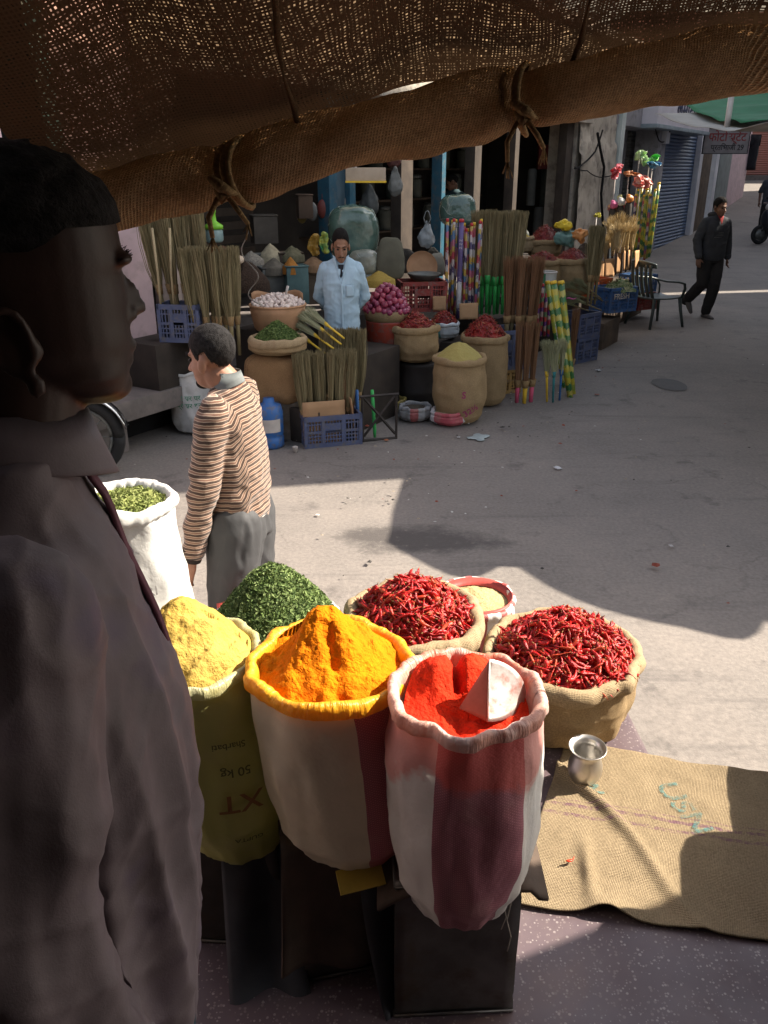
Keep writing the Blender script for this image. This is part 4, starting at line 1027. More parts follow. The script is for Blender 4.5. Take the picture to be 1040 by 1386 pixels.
# open neck: dark undershirt, shirt edges and placket
q = MB().grid(4, 8, lambda u, v: V(((u - .5) * .060 * (1 - v) ** .8, -.098 - .032 * v ** .7 + .010 * abs(u - .5), 1.405 - .15 * v)))
q.build('undershirt', M('black_vest', (.02, .022, .03), rough=.9), o, solid=-.004)
for x in (-1, 1):
    q = MB().grid(4, 12, lambda u, v: V((x * (.058 * (1 - v) ** .8 + .026 * u * (1 - v * .5)), -.070 - .064 * v ** .7 - .006 + .014 * u, 1.47 - .22 * v + .012 * u)))
    q.build('collar', m_bshirt, o, solid=.004)
MB().grid(2, 20, lambda u, v: V((-.006 + .024 * u, -.1425 - .004 * math.sin(v * 8), 1.25 - .44 * v))).build('placket', m_bshirt, o, solid=.003)
MB().grid(4, 5, lambda u, v: V((.045 + .085 * u, -.1365 + .012 * u * u, 1.235 - .10 * v))).build('pocket', m_bshirt, o, solid=.004)
q = MB()
for x in (-1, 1): limb(q, [(x * .085, .01, .86), (x * .105, 0, .48), (x * .105, .02, .12)], [.105, .085, .075])
cloth_from('trousers', q, m_dtrou, o, .009, 3, .006, (9, 9, 5), 7)
shoes(o, [(-.10, .02, .085), (.10, .02, .085)])
hair_cap(hc, Rh, 1.07, .006, parent=o, top=.014).scale = (1, 1, 1); face_bits(o, hc, Rh, 1.07, True, whites=False)

# --- man in the striped sweater
def sweater_mat():
    m, nt, b = nodes('striped_knit'); co = coord(nt)
    sp = nt.nodes.new('ShaderNodeSeparateXYZ'); nt.links.new(co, sp.inputs[0])
    kx = math_(nt, 'MINIMUM', 1., math_(nt, 'MAXIMUM', 0., math_(nt, 'MULTIPLY', math_(nt, 'SUBTRACT', .155, math_(nt, 'ABSOLUTE', sp.outputs[0])), 28.)))
    z = math_(nt, 'SUBTRACT', sp.outputs[2], math_(nt, 'MULTIPLY', math_(nt, 'MULTIPLY', sp.outputs[1], .42), kx))
    z = math_(nt, 'ADD', z, math_(nt, 'MULTIPLY', math_(nt, 'SUBTRACT', noise_(nt, co, 7, 3), .5), .022))
    f = math_(nt, 'FRACT', math_(nt, 'MULTIPLY', z, 1 / .0215))
    n = nt.nodes.new('ShaderNodeValToRGB'); e = n.color_ramp.elements; n.color_ramp.interpolation = 'CONSTANT'
    cols = [(0, (.062, .038, .030)), (.34, (.40, .30, .225)), (.46, (.20, .11, .078)), (.74, (.40, .30, .225)), (.86, (.062, .038, .030))]
    while len(e) < len(cols): e.new(.5)
    for q, (p, c) in zip(e, cols): q.position = p; q.color = c4(c)
    nt.links.new(f, n.inputs[0]); nt.links.new(n.outputs[0], b.inputs['Base Color'])
    b.inputs['Roughness'].default_value = .95; b.inputs['Specular IOR Level'].default_value = .1
    b.inputs['Sheen Weight'].default_value = .25
    bump(nt, b, noise_(nt, co, 160, 3), .4, .002); return m
m_knit = sweater_mat(); m_cuff = M('dark_cuff', (.035, .025, .022), rough=.95)
m_gtrou = M('grey_trousers', (.055, .055, .058), (.038, .038, .04), .7, 5, .25, 50, spec=.5)
sp_ = at_y(312, 600, 3.08)
hc = (.0, -.055, 1.512); Rh = Euler((.10, 0, R(-4))).to_matrix() @ Euler((0, 0, R(-14))).to_matrix()
hc = V(hc)
al = [(.150, .0, 1.335), (.205, -.045, 1.06), (.210, -.115, .80)]; ar = [(-.150, .01, 1.345), (-.21, .0, 1.06), (-.17, -.10, .86)]
q = MB(); head_prims(q, hc, Rh)
limb(q, [hc + Rh @ V((0, .018, -.06)), (0, .01, 1.42), (0, .02, 1.33)], [.060, .060, .08])
torso(q, [(0, .01, .86, .150, .100), (0, .01, 1.0, .150, .11), (0, .01, 1.2, .165, .11), (0, .012, 1.31, .17, .10), (0, .016, 1.37, .11, .07)])
for a in (al, ar): limb(q, a, [.050, .042, .028])
hand_prims(q, (.210, -.125, .775), (.02, -.40, -1), (-.15, -1, .25), .22, 1.08, palm=(-1, 0, 0)); hand_prims(q, (-.17, -.12, .84), (.1, -.5, -.8), (.8, -.3, 0), .4)
legs(q, [(-.09, .01, .88), (.09, .01, .88)], [(-.10, -.01, .48), (.10, -.01, .48)], [(-.10, .02, .1), (.10, .02, .1)])
o = person('man in a brown striped sweater seen from behind reaching toward the green herb', (sp_.x, 3.08, 0), R(-101), q, m_skin_r, .006); o.scale = (.93, .93, 1)
q = MB()
torso(q, [(0, .012, .875, .165, .122), (0, .012, .93, .172, .132), (0, .005, 1.08, .170, .135), (0, .005, 1.22, .172, .126), (0, .012, 1.31, .168, .104), (0, .015, 1.37, .125, .08), (0, .018, 1.405, .072, .066)], 2.3)
for a in (al, ar): limb(q, a, [.064, .057, .042])
cloth_from('sweater', q, m_knit, o, .0075, 5, .009, (7, 7, 11), 13)
for a in (al, ar):
    d = (V(a[2]) - V(a[1])).normalized(); w = V(a[2])
    MB().tube([w - d * .005, w + d * .045], [.046, .041], 18).build('cuff', m_cuff, o)
m_gcol = M('grey_collar', (.15, .165, .165), (.11, .12, .12), .8, 8, .2, 60)
def scol(u, v):
    a = -PI / 2 + .35 + (2 * PI - .7) * u; out = (.0 if v < .5 else (v - .5) * 2)
    z = 1.398 + .020 * (v * 2 if v < .5 else 1 - out * 1.1) + .030 * math.sin(a); k = 1 + .13 * out
    return V(((.060 + .004 * (1 - v)) * k * math.cos(a), .002 + .066 * k * math.sin(a), z))
MB().grid(40, 10, scol).build('collar', m_gcol, o, solid=.004)
q = MB()
for x in (-1, 1): limb(q, [(x * .082, .02, .87), (x * .10, .0, .48), (x * .105, .02, .10)], [.118, .105, .10])
torso(q, [(0, .015, .80, .160, .128), (0, .012, .93, .155, .120)])
cloth_from('trousers', q, m_gtrou, o, .009, 3, .010, (11, 11, 4), 17)
MB().tube([V((.158 * math.cos(k / 24 * 2 * PI), .012 + .122 * math.sin(k / 24 * 2 * PI), .895)) for k in range(25)], .012, 8, sq=.5).build('shirt_hem', m_eyew, o)
shoes(o, [(-.10, .02, .085), (.10, .02, .085)])
hair_cap(hc, Rh, 1.0, .007, parent=o, mat=m_hair_g, strands=3200, ln=.009, seed=5); face_bits(o, hc, Rh, 1., whites=False)
MB().ell(hc + Rh @ V((0, -.058, -.094)), (.036, .033, .024), Rh).build('beard', m_hair, o)

# --- man walking up the lane
m_hood = M('charcoal_hoodie', (.040, .042, .048), (.028, .030, .034), .9, 6, .3, 60)
m_dk = M('black_trousers', (.022, .020, .020), (.015, .014, .014), .85, 5, .3, 50)
wp = at_g(951, 430)
hc = V((.0, -.04, 1.555)); Rh = Euler((.05, 0, .12)).to_matrix()
al = [(-.165, .01, 1.345), (-.27, -.0, 1.12), (-.285, -.10, .90)]; ar = [(.165, .01, 1.345), (.25, .04, 1.12), (.27, .0, .88)]
q = standing([al, ar], hc, Rh)
hand_prims(q, (-.285, -.105, .88), (.0, -.2, -1), (.6, -.6, 0), .5); hand_prims(q, (.27, 0, .86), (0, -.1, -1), (-.5, -.8, 0), .4)
hp = [(-.09, .01, .88), (.09, .01, .88)]; kn = [(-.10, -.02, .50), (.05, -.10, .49)]; an = [(-.12, .30, .22), (.03, -.02, .10)]
legs(q, hp, kn, an)
o = person('man in a dark hoodie walking up the lane toward the stalls', wp, R(14), q, m_skin_d, .009, 1.05)
q = MB()
torso(q, [(0, .0, .84, .172, .125), (0, 0, .90, .185, .135), (0, 0, 1.10, .185, .135), (0, .0, 1.25, .195, .132), (0, .008, 1.34, .20, .115), (0, .012, 1.41, .15, .09), (0, .02, 1.455, .085, .075)], 2.4)
for a in (al, ar): limb(q, a, [.074, .062, .048])
cloth_from('hoodie', q, m_hood, o, .010, 4, .007, (6, 6, 9), 23)
MB().tube([V((.088 * math.cos(a), .035 + .075 * math.sin(a), 1.462 - .012 * math.sin(a))) for a in [(-.35 + k / 14 * 1.7) * PI for k in range(15)]], [.02] + [.032] * 13 + [.02], 10, True).build('hood', m_hood, o)
MB().grid(4, 5, lambda u, v: V(((u - .5) * .09 * (1 - v), -.085 - .05 * v ** .7, 1.45 - .12 * v))).build('undershirt', M('red_vest', (.30, .03, .03), rough=.9), o, solid=-.004)
for z in (1.22, 1.19, 1.16): MB().tube([V((.19 * math.sin(a), -.136 * math.cos(a), z)) for a in [-1.1 + k * .1375 for k in range(17)]], .0055, 6).build('stripe', M('hoodie_stripe', (.12, .115, .11), rough=.9), o)
for a in (al, ar):
    d = (V(a[2]) - V(a[1])).normalized(); MB().tube([V(a[2]) - d * .02, V(a[2]) + d * .02], [.050, .046], 14).build('cuff', M('hoodie_cuff', (.10, .10, .10), rough=.9), o)
q = MB()
for h, k, a in zip(hp, kn, an): limb(q, [h, k, a], [.108, .085, .068])
torso(q, [(0, .01, .80, .165, .12), (0, .01, .90, .165, .12)])
cloth_from('trousers', q, m_dk, o, .010, 3, .007, (9, 9, 5), 29)
shoes(o, [(an[0][0], an[0][1], an[0][2] - .01), (an[1][0], an[1][1], .085)], M('grey_shoe', (.10, .09, .085), rough=.7), [(0, -.55, -.83), (0, -1, 0)])
hair_cap(hc, Rh, 1., .010, parent=o, amp=.006, top=.014, ln=.018); face_bits(o, hc, Rh, 1., False, whites=False)

# --- man beside the scooter at the right edge
gp = at_g(1034, 318)
hc = V((0, -.03, 1.555)); Rh = Euler((.1, 0, .3)).to_matrix()
al = [(-.165, .01, 1.345), (-.26, .02, 1.12), (-.26, -.05, .88)]; ar = [(.165, .01, 1.345), (.25, .0, 1.12), (.22, -.16, .95)]
q = standing([al, ar], hc, Rh)
hand_prims(q, (-.26, -.055, .86), (0, -.1, -1), (.5, -.8, 0), .4); hand_prims(q, (.22, -.18, .94), (0, -.7, -.5), (-1, 0, 0), .6)
an = [(-.10, .02, .10), (.10, .02, .10)]; legs(q, [(-.09, .01, .88), (.09, .01, .88)], [(-.10, -.02, .48), (.10, -.02, .48)], an)
o = person('man in a dark grey shirt standing beside the scooter at the right edge', gp, R(-20), q, m_skin_d, .010, 1.04)
q = MB(); torso(q, [(0, 0, .78, .182, .13), (0, 0, 1.10, .185, .135), (0, .0, 1.25, .195, .13), (0, .008, 1.34, .20, .115), (0, .012, 1.41, .15, .09), (0, .02, 1.45, .075, .07)], 2.4)
for a in (al, ar): limb(q, [a[0], V(a[0]).lerp(V(a[1]), .95)], [.074, .066])
cloth_from('shirt', q, M('dark_grey_shirt', (.05, .055, .065), (.035, .038, .045), .9, 6), o, .011, 3, .006, (6, 6, 9), 31)
q = MB()
for x in (-1, 1): limb(q, [(x * .085, .01, .86), (x * .105, 0, .48), (x * .105, .02, .12)], [.105, .085, .072])
cloth_from('trousers', q, m_dk, o, .011, 3, .006, (9, 9, 5), 7)
shoes(o, an); hair_cap(hc, Rh, 1., .006, parent=o, strands=200, mat=M('grey_hair', (.22, .21, .20), rough=.7)); face_bits(o, hc, Rh, 1., False, whites=False)

# --- person deep in the shop
ip = on_n(612, 300, -.9); 
hc = V((0, -.03, 1.555)); Rh = Euler((.35, 0, -1.0)).to_matrix()
al = [(-.165, .01, 1.345), (-.22, -.06, 1.12), (-.10, -.28, 1.05)]; ar = [(.165, .01, 1.345), (.22, -.06, 1.12), (.10, -.28, 1.05)]
q = standing([al, ar], hc, Rh); hand_prims(q, (-.10, -.29, 1.05), (.1, -1, -.1), (0, 0, 1), .5); hand_prims(q, (.10, -.29, 1.05), (-.1, -1, -.1), (0, 0, 1), .5)
legs(q, [(-.09, .01, .88), (.09, .01, .88)], [(-.10, -.02, .48), (.10, -.02, .48)], an)
zt = at_y(612, 221, ip.y).z                         # top of the head as seen
o = person('shopkeeper in dark teal clothes in the dark behind the blue door post', (ip.x, ip.y, .44), R(-40), q, m_skin_d, .011, .98)
q = MB(); torso(q, [(0, 0, .55, .19, .14), (0, 0, 1.10, .185, .135), (0, .0, 1.25, .195, .13), (0, .008, 1.34, .20, .115), (0, .012, 1.41, .15, .09), (0, .02, 1.45, .075, .07)], 2.4)
for a in (al, ar): limb(q, a, [.074, .066, .05])
cloth_from('kurta', q, M('dark_teal_cloth', (.03, .06, .07), (.02, .04, .05), .9, 6), o, .011, 3, .006, (6, 6, 9), 33)
hair_cap(hc, Rh, 1., .006, parent=o, strands=200); face_bits(o, hc, Rh, 1., False, whites=False)

# ------------------------------------------------------------------ the seller close to the camera
C0 = V((-.335, .79, 0)); Fv = V((.925, .38, 0)).normalized(); Rv = V((Fv.y, -Fv.x, 0))     # he looks along Fv; Rv = his right, towards the camera
def sp2(px, py):                                    # photograph outline -> (forward, height) in his own upright middle plane
    p = on_plane(px, py, C0, Fv); return ((p - C0).dot(Fv), p.z)
prof_px = [(12, 203), (60, 206), (95, 220), (130, 245), (150, 275), (160, 312), (166, 345), (164, 366), (168, 384), (171, 405), (172, 425), (176, 440), (178, 456), (176, 478), (175, 500), (172, 522), (160, 534), (140, 541)]
fz = [sp2(*p) for p in prof_px]
fz = sorted(fz, key=lambda q: q[1])
ztop = max(z for _, z in fz); zchin = min(z for _, z in fz)
def front(z):
    if z <= fz[0][1]: return fz[0][0]
    for (a, b), (c, d) in zip(fz, fz[1:]):
        if b <= z <= d: return a + (c - a) * (z - b) / max(1e-6, d - b)
    return fz[-1][0]
noset = sp2(199, 413); nosb = sp2(166, 378); ear = sp2(46, 452); brow = sp2(172, 348); lip1 = sp2(186, 462); lip2 = sp2(182, 487); chin = sp2(180, 515)
xc = ear[0]                                          # ear canal
def HP(f, l, z): return V((f, l, z))                 # local: x forward, y = left of him, z up
q = MB(); hh = ztop - zchin; rings = []
for k in range(25):
    t = k / 24; z = zchin + .004 + (hh - .005) * t; f_ = front(z)
    tt = (z - zchin) / hh
    w = crv([(0, .020), (.06, .042), (.15, .058), (.3, .068), (.5, .073), (.62, .078), (.78, .078), (.9, .060), (.96, .040), (1, .014)], tt)
    bk = crv([(0, .070), (.08, -.005), (.2, -.040), (.35, -.080), (.5, -.104), (.65, -.112), (.8, -.098), (.92, -.058), (1, .0)], tt) + xc
    if bk > f_ - .03: bk = f_ - .03
    # lateral widest point lies near the ear; front half narrows to the face
    pts = []
    for j in range(28):
        a = 2 * PI * j / 28; ca, sa = math.cos(a), math.sin(a)
        mid = xc + .012 if tt > .2 else (f_ + bk) / 2
        mid = min(mid, f_ - .02)
        if ca > 0: x = mid + (f_ - mid) * abs(ca) ** .92
        else: x = mid - (mid - bk) * abs(ca) ** .92
        y = w * math.copysign(abs(sa) ** (.86 if ca > 0 else .95), sa)
        pts.append(HP(x, y, z))
    rings.append(pts)
q.loft(rings)
# nose, nostrils, lips, brow, chin, cheekbone
q.loft([[HP(nosb[0] - .020, 0, nosb[1] + .010), HP(nosb[0] - .004, .006, nosb[1] + .008), HP(nosb[0] + .001, 0, nosb[1] + .006), HP(nosb[0] - .004, -.006, nosb[1] + .008)],
        [HP(nosb[0] - .020, 0, noset[1] + .022), HP(nosb[0] - .002, .013, noset[1] + .021), HP((nosb[0] + noset[0]) / 2 + .004, 0, noset[1] + .018), HP(nosb[0] - .002, -.013, noset[1] + .021)],
        [HP(nosb[0] - .02, 0, noset[1] - .009), HP(nosb[0] + .001, .019, noset[1] - .006), HP(noset[0] - .004, 0, noset[1] + .001), HP(nosb[0] + .001, -.019, noset[1] - .006)],
        [HP(nosb[0] - .02, 0, noset[1] - .016), HP(nosb[0] - .001, .012, noset[1] - .015), HP(noset[0] - .012, 0, noset[1] - .010), HP(nosb[0] - .001, -.012, noset[1] - .015)]])
q.tube([HP(noset[0] - .016, 0, noset[1] + .006), HP(noset[0] - .008, 0, noset[1] - .001)], [.009, .008], 12, True)
for s_ in (-1, 1):
    q.ell(HP(noset[0] - .019, s_ * .013, noset[1] - .006), (.010, .006, .007)); q.ell(HP(brow[0] - .014, s_ * .026, brow[1] + .002), (.014, .026, .008), Euler((0, 0, s_ * -.35)).to_matrix())
q.ell(HP(lip1[0] - .010, 0, lip1[1] - .002), (.010, .024, .006)); q.ell(HP(lip2[0] - .009, 0, lip2[1] + .002), (.0095, .021, .0065)); q.ell(HP(chin[0] - .016, 0, chin[1]), (.016, .022, .014))
# ears with rim and lobe
for s_ in (-1, 1):
    ec = HP(xc, s_ * .079, ear[1]); pts = []
    for k in range(14):
        a = -1.0 + k / 13 * 4.7; pts.append(ec + V((-.017 + .021 * math.cos(a) * -1 * -1 * .9 - .004, s_ * (.010 + .005 * math.sin(a)), .033 * math.sin(a) + .004)))
    q.tube(pts, [.0045] * 14, 8, True)
    q.ell(ec + V((-.016, s_ * .003, .004)), (.019, .006, .030)); q.ell(ec + V((-.004, s_ * .007, -.031)), (.009, .0055, .011)); q.ell(ec + V((.002, s_ * .006, .0)), (.005, .006, .010))
# neck and body under the clothes
col_ = sp2(112, 585)
q.tube([HP(xc - .010, 0, zchin + .06), HP(xc - .022, 0, zchin + .0), HP(xc - .036, 0, zchin - .07), HP(xc - .045, 0, zchin - .13)], [.058, .058, .062, .085], 20, True)
q.ell(HP(xc + .03, 0, zchin + .028), (.058, .042, .026), Euler((0, .32, 0)).to_matrix())
bx = xc - .045; SZ = zchin - .135
def lring(f0, f1, w, z, n=28, p=2.3):
    c = (f0 + f1) / 2; r = (f1 - f0) / 2; out = []
    for k in range(n):
        a = 2 * PI * k / n; sg = lambda x: math.copysign(abs(x) ** (2 / p), x)
        out.append(HP(c + r * sg(math.cos(a)), w * sg(math.sin(a)), z))
    return out
FZ = .37 - 0.
shirt_px = [(112, 585), (132, 640), (155, 668), (186, 740), (216, 812), (240, 872), (254, 920), (262, 960), (266, 1040), (270, 1110), (273, 1180), (275, 1240), (273, 1300), (262, 1350), (246, 1386)]
sz = sorted([sp2(*p) for p in shirt_px], key=lambda t: t[1])
def sfront(z):
    if z <= sz[0][1]: return sz[0][0]
    for (a, b), (c, d) in zip(sz, sz[1:]):
        if b <= z <= d: return a + (c - a) * (z - b) / max(1e-6, d - b)
    return sz[-1][0]
zc = sz[-1][1]; zh = sz[0][1]
back_ = lambda z: crv([(0, bx - .045), (.12, bx - .11), (.5, bx - .12), (.8, bx - .11), (1, bx - .11)], min(1, max(0, (zc - z) / (zc - zh))))
wid_ = lambda z: crv([(0, .075), (.06, .10), (.12, .155), (.22, .185), (.5, .175), (.8, .180), (1, .185)], min(1, max(0, (zc - z) / (zc - zh))))
rings = []
for k in range(10):
    z = zh + .06 + (zc - .10 - zh) * k / 9; rings.append(lring(back_(z) + .02, sfront(z) - .02, wid_(z) - .02, z))
q.loft(rings)
shR = HP(bx - .015, -.175, zc - .115); elR = HP(bx - .055, -.245, zc - .40); wrR = HP(bx + .01, -.235, zc - .64)
shL = HP(bx - .015, .175, zc - .115); elL = HP(bx - .055, .245, zc - .40); wrL = HP(bx + .03, .235, zc - .64)
for a in ((shR, elR, wrR), (shL, elL, wrL)): limb(q, a, [.055, .046, .030])
hand_prims(q, wrR + V((0, 0, -.015)), (.15, 0, -1), (1, .2, 0), .35, palm=(0, 1, 0)); hand_prims(q, wrL + V((0, 0, -.015)), (.15, 0, -1), (1, -.2, 0), .35, palm=(0, -1, 0))
lx = bx - .01
for s_ in (-1, 1): limb(q, [HP(lx, s_ * .09, zh + .10), HP(lx + .015, s_ * .10, .37 + .48), HP(lx - .01, s_ * .10, .37 + .09)], [.085, .062, .045])
me = remesh(q, .0038, 3); me.materials.append(skin_mat('skin_seller', (.034, .016, .011)))  # very dark skin colour carries the shade he stands in
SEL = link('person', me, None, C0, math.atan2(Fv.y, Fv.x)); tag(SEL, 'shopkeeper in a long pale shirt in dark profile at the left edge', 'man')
# hair
def shair(u, v):
    a = 2 * PI * u; fw = math.cos(a); el = 1.0
    ext = (.41 if fw > .3 else .41 + (.62 - .41) * min(1, (.3 - fw) / 1.0)) * PI
    if abs(fw) < .45: ext = min(ext, (.47) * PI)
    t = ext * v; tt = (ztop - .088 + .092 * math.cos(t)); z = tt
    z = min(z, ztop + .004)
    R0 = V(((.108 * math.sin(t) * fw if fw < 0 else min(.100 * math.sin(t), front(min(z, ztop - .001)) - xc - .007) * fw ** .8) + xc + .006, .084 * math.sin(t) * math.sin(a), z))
    d = V((R0.x - xc, R0.y, (R0.z - (ztop - .09)))).normalized()
    return R0 + d * (.004 + .004 * nz(R0.x * 90, R0.y * 90, R0.z * 40))
MB().grid(60, 40, shair, True).build('hair', m_hair_g, SEL)
rnd = random.Random(4); q = MB()
for i in range(70):                                  # coarse brow hairs standing out of the outline
    s_ = rnd.choice((-1, 1)); y = rnd.uniform(.008, .042); b0 = HP(brow[0] - .006 - .25 * max(0, y - .02), s_ * y, brow[1] + rnd.uniform(-.003, .005))
    q.tube([b0, b0 + V((rnd.uniform(.004, .010), s_ * .003, rnd.uniform(-.001, .006)))], [.0009, .0003], 4)
q.build('eyebrow', m_hair, SEL)
eyz = sp2(160, 378)
for s_ in (-1, 1):
    e = MB().ell(HP(eyz[0] - .0165, s_ * .030, eyz[1] - .001), (.010, .013, .0065)).build('eye', M('eye_dim', (.16, .13, .11), rough=.4), SEL)
    MB().ell(HP(eyz[0] - .0085, s_ * .030, eyz[1] - .001), (.0035, .006, .006)).build('iris', m_eye, e)
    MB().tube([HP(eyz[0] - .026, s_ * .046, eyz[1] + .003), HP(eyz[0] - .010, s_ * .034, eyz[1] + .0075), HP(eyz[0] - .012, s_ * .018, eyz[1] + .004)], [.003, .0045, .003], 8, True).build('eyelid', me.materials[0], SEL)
# shirt
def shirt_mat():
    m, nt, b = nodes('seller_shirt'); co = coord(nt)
    base = ramp(nt, noise_(nt, co, 5, 6), [(.3, (.10, .078, .082)), (.55, (.165, .132, .142)), (.75, (.125, .092, .125))])  # shirt colour lowered to carry the shade on him
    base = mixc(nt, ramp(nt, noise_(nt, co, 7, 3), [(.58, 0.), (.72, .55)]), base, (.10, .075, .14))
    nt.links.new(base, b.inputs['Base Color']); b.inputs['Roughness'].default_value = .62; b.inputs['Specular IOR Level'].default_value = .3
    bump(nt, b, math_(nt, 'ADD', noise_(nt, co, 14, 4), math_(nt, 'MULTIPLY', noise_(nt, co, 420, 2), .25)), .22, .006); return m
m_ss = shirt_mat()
q = MB(); rings = []
for k in range(30):
    z = zh - .0 + (zc - zh) * k / 29; rings.append(lring(back_(z) - .006, sfront(z) - .013, wid_(z) + .010 + .02 * max(0, (.2 - k / 29)), z, 32, 2.15))
q.loft(rings)
for a in ((shR, elR, wrR), (shL, elL, wrL)): limb(q, a, [.082, .072, .052])
me = remesh(q, .0055, 6)
def folds(p, n):
    # long drapes: down the side from the armpit, hanging pleats, pulls across the belly
    z = (zc - p.z) / (zc - zh); f = 0
    hang = nz(p.x * 15, p.y * 15, p.z * 2.2 + 3); f += .014 * (1 - 2.2 * abs(hang)) * min(1, z * 2)
    diag = nz(p.x * 6 + p.z * 7, p.y * 6, p.z * 9 - p.x * 8); f += .008 * (1 - 2 * abs(diag)) * max(0, 1 - abs(z - .42) * 1.8)
    f += .0015 * (1 - 2 * abs(nz(p.x * 26, p.y * 26, p.z * 9)))
    cr = lambda x: max(0, 1 - 2.6 * abs(x)) ** 3
    f += .003 * cr(nz(p.x * 9 + p.z * 11, p.y * 7, p.z * 5 - p.x * 4 + 7)) + .002 * cr(nz(p.x * 13 - p.z * 15, p.y * 12, p.z * 6 + 3))
    return f - .005
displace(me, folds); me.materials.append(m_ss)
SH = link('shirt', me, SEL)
fp = lambda z, o=0: HP(sfront(z) + o, 0, z)
pk = [V((sfront(zc - .02 - (zc - zh - .03) * k / 40) - .003, 0, zc - .02 - (zc - zh - .03) * k / 40)) for k in range(41)]
q = MB()
def plk(u, v):
    i = min(40, int(v * 40)); p = pk[i]
    return V((p.x - .002 - .5 * (.022 * (2 * abs(u - .5))) ** 1.0 * .3 + .004 * nz(0, 0, p.z * 12), (u - .5) * .040, p.z))
m_plk = M('maroon_placket', (.13, .045, .06), (.09, .03, .045), .8, 6)
q.grid(6, 40, plk); q.build('placket', m_plk, SEL, solid=-.004)
ncx = xc - .034
for s_ in (-1, 1):
    def col(u, v, s_=s_):                            # stand-and-fall collar wing from the nape round to the throat
        a = s_ * (PI * (1 - u) + .12 * u); out = 0 if v < .4 else (v - .4) / .6
        k = .062 + .004 * (1 - v) + .012 * out
        return V((ncx + (k + .004 + .010 * u) * math.cos(a) + .004 * u * out, k * math.sin(a), zc - .004 + .022 * min(1, v / .4) - (.020 + .020 * u * u) * out - .022 * u + .010 * (1 - u)))
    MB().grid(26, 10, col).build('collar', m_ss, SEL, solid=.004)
# trousers and sandals
q = MB()
for s_ in (-1, 1): limb(q, [HP(lx, s_ * .09, zh + .15), HP(lx + .015, s_ * .10, .37 + .48), HP(lx - .01, s_ * .10, .37 + .07)], [.11, .088, .075])
cloth_from('trousers', q, M('teal_trousers', (.03, .055, .075), (.02, .04, .055), .85, 6), SEL, .009, 3, .008, (9, 9, 5), 41)
for s_ in (-1, 1):
    MB().tube([HP(lx - .06, s_ * .10, .37 + .035), HP(lx + .04, s_ * .10, .37 + .04), HP(lx + .18, s_ * .10, .37 + .028)], [.036, .042, .03], 12, True, sq=.7).build('shoe', m_shoe, SEL)

# ------------------------------------------------------------------ burlap awning with its rolled hem
def awning_mat():
    m, nt, b = nodes('awning_burlap'); uv = coord(nt, 'UV')
    n1 = nn(nt, 'ShaderNodeTexNoise', Scale=6., Detail=3.); nt.links.new(uv, n1.inputs['Vector'])
    va = nt.nodes.new('ShaderNodeVectorMath'); va.operation = 'MULTIPLY_ADD'
    nt.links.new(n1.outputs['Color'], va.inputs[0]); va.inputs[1].default_value = (.034, .034, 0); nt.links.new(uv, va.inputs[2])
    sp = nt.nodes.new('ShaderNodeSeparateXYZ'); nt.links.new(va.outputs[0], sp.inputs[0])
    P = .0050
    def line(axis):                                   # uneven thread width per row
        x = math_(nt, 'DIVIDE', sp.outputs[axis], P); f = math_(nt, 'FRACT', x)
        w = nn(nt, 'ShaderNodeTexWhiteNoise'); w.noise_dimensions = '1D'; nt.links.new(math_(nt, 'FLOOR', x), w.inputs['W'])
        gap = math_(nt, 'MULTIPLY_ADD', w.outputs[0], .27, .04)
        return math_(nt, 'LESS_THAN', math_(nt, 'ABSOLUTE', math_(nt, 'SUBTRACT', f, .5)), gap), f
    hx, fx = line(0); hy, fy = line(1)
    dens = ramp(nt, noise_(nt, uv, 4.2, 6, .7), [(.30, .22), (.50, .62), (.68, 1.)])
    fl = nt.nodes.new('ShaderNodeVectorMath'); fl.operation = 'FLOOR'; sc_ = nt.nodes.new('ShaderNodeVectorMath'); sc_.operation = 'SCALE'; sc_.inputs[3].default_value = 1 / P
    nt.links.new(va.outputs[0], sc_.inputs[0]); nt.links.new(sc_.outputs[0], fl.inputs[0])
    wn = nn(nt, 'ShaderNodeTexWhiteNoise'); wn.noise_dimensions = '2D'; nt.links.new(fl.outputs[0], wn.inputs['Vector'])
    pw = math_(nt, 'POWER', wn.outputs[0], 1.8)
    hole = math_(nt, 'MULTIPLY', math_(nt, 'MULTIPLY', hx, hy), math_(nt, 'MULTIPLY', pw, dens))
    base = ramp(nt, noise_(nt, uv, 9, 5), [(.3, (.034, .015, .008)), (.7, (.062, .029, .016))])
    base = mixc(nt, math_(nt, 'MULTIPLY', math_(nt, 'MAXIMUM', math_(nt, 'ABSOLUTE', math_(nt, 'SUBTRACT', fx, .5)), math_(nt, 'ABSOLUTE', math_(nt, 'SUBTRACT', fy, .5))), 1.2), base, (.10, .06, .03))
    nt.links.new(base, b.inputs['Base Color']); b.inputs['Roughness'].default_value = .95; b.inputs['Specular IOR Level'].default_value = .05
    t = nt.nodes.new('ShaderNodeBsdfTranslucent'); nt.links.new(base, t.inputs[0])
    m1 = nt.nodes.new('ShaderNodeMixShader'); m1.inputs[0].default_value = .12; nt.links.new(b.outputs[0], m1.inputs[1]); nt.links.new(t.outputs[0], m1.inputs[2])
    tr = nt.nodes.new('ShaderNodeBsdfTransparent'); tr.inputs[0].default_value = (1, .76, .54, 1); m2 = nt.nodes.new('ShaderNodeMixShader')
    nt.links.new(math_(nt, 'MULTIPLY', hole, .9), m2.inputs[0]); nt.links.new(m1.outputs[0], m2.inputs[1]); nt.links.new(tr.outputs[0], m2.inputs[2])
    nt.links.new(m2.outputs[0], nt.nodes['Material Output'].inputs[0]); return m
ra, rb_ = at_y(178, 268, 1.06), at_y(1000, 82, 1.20)
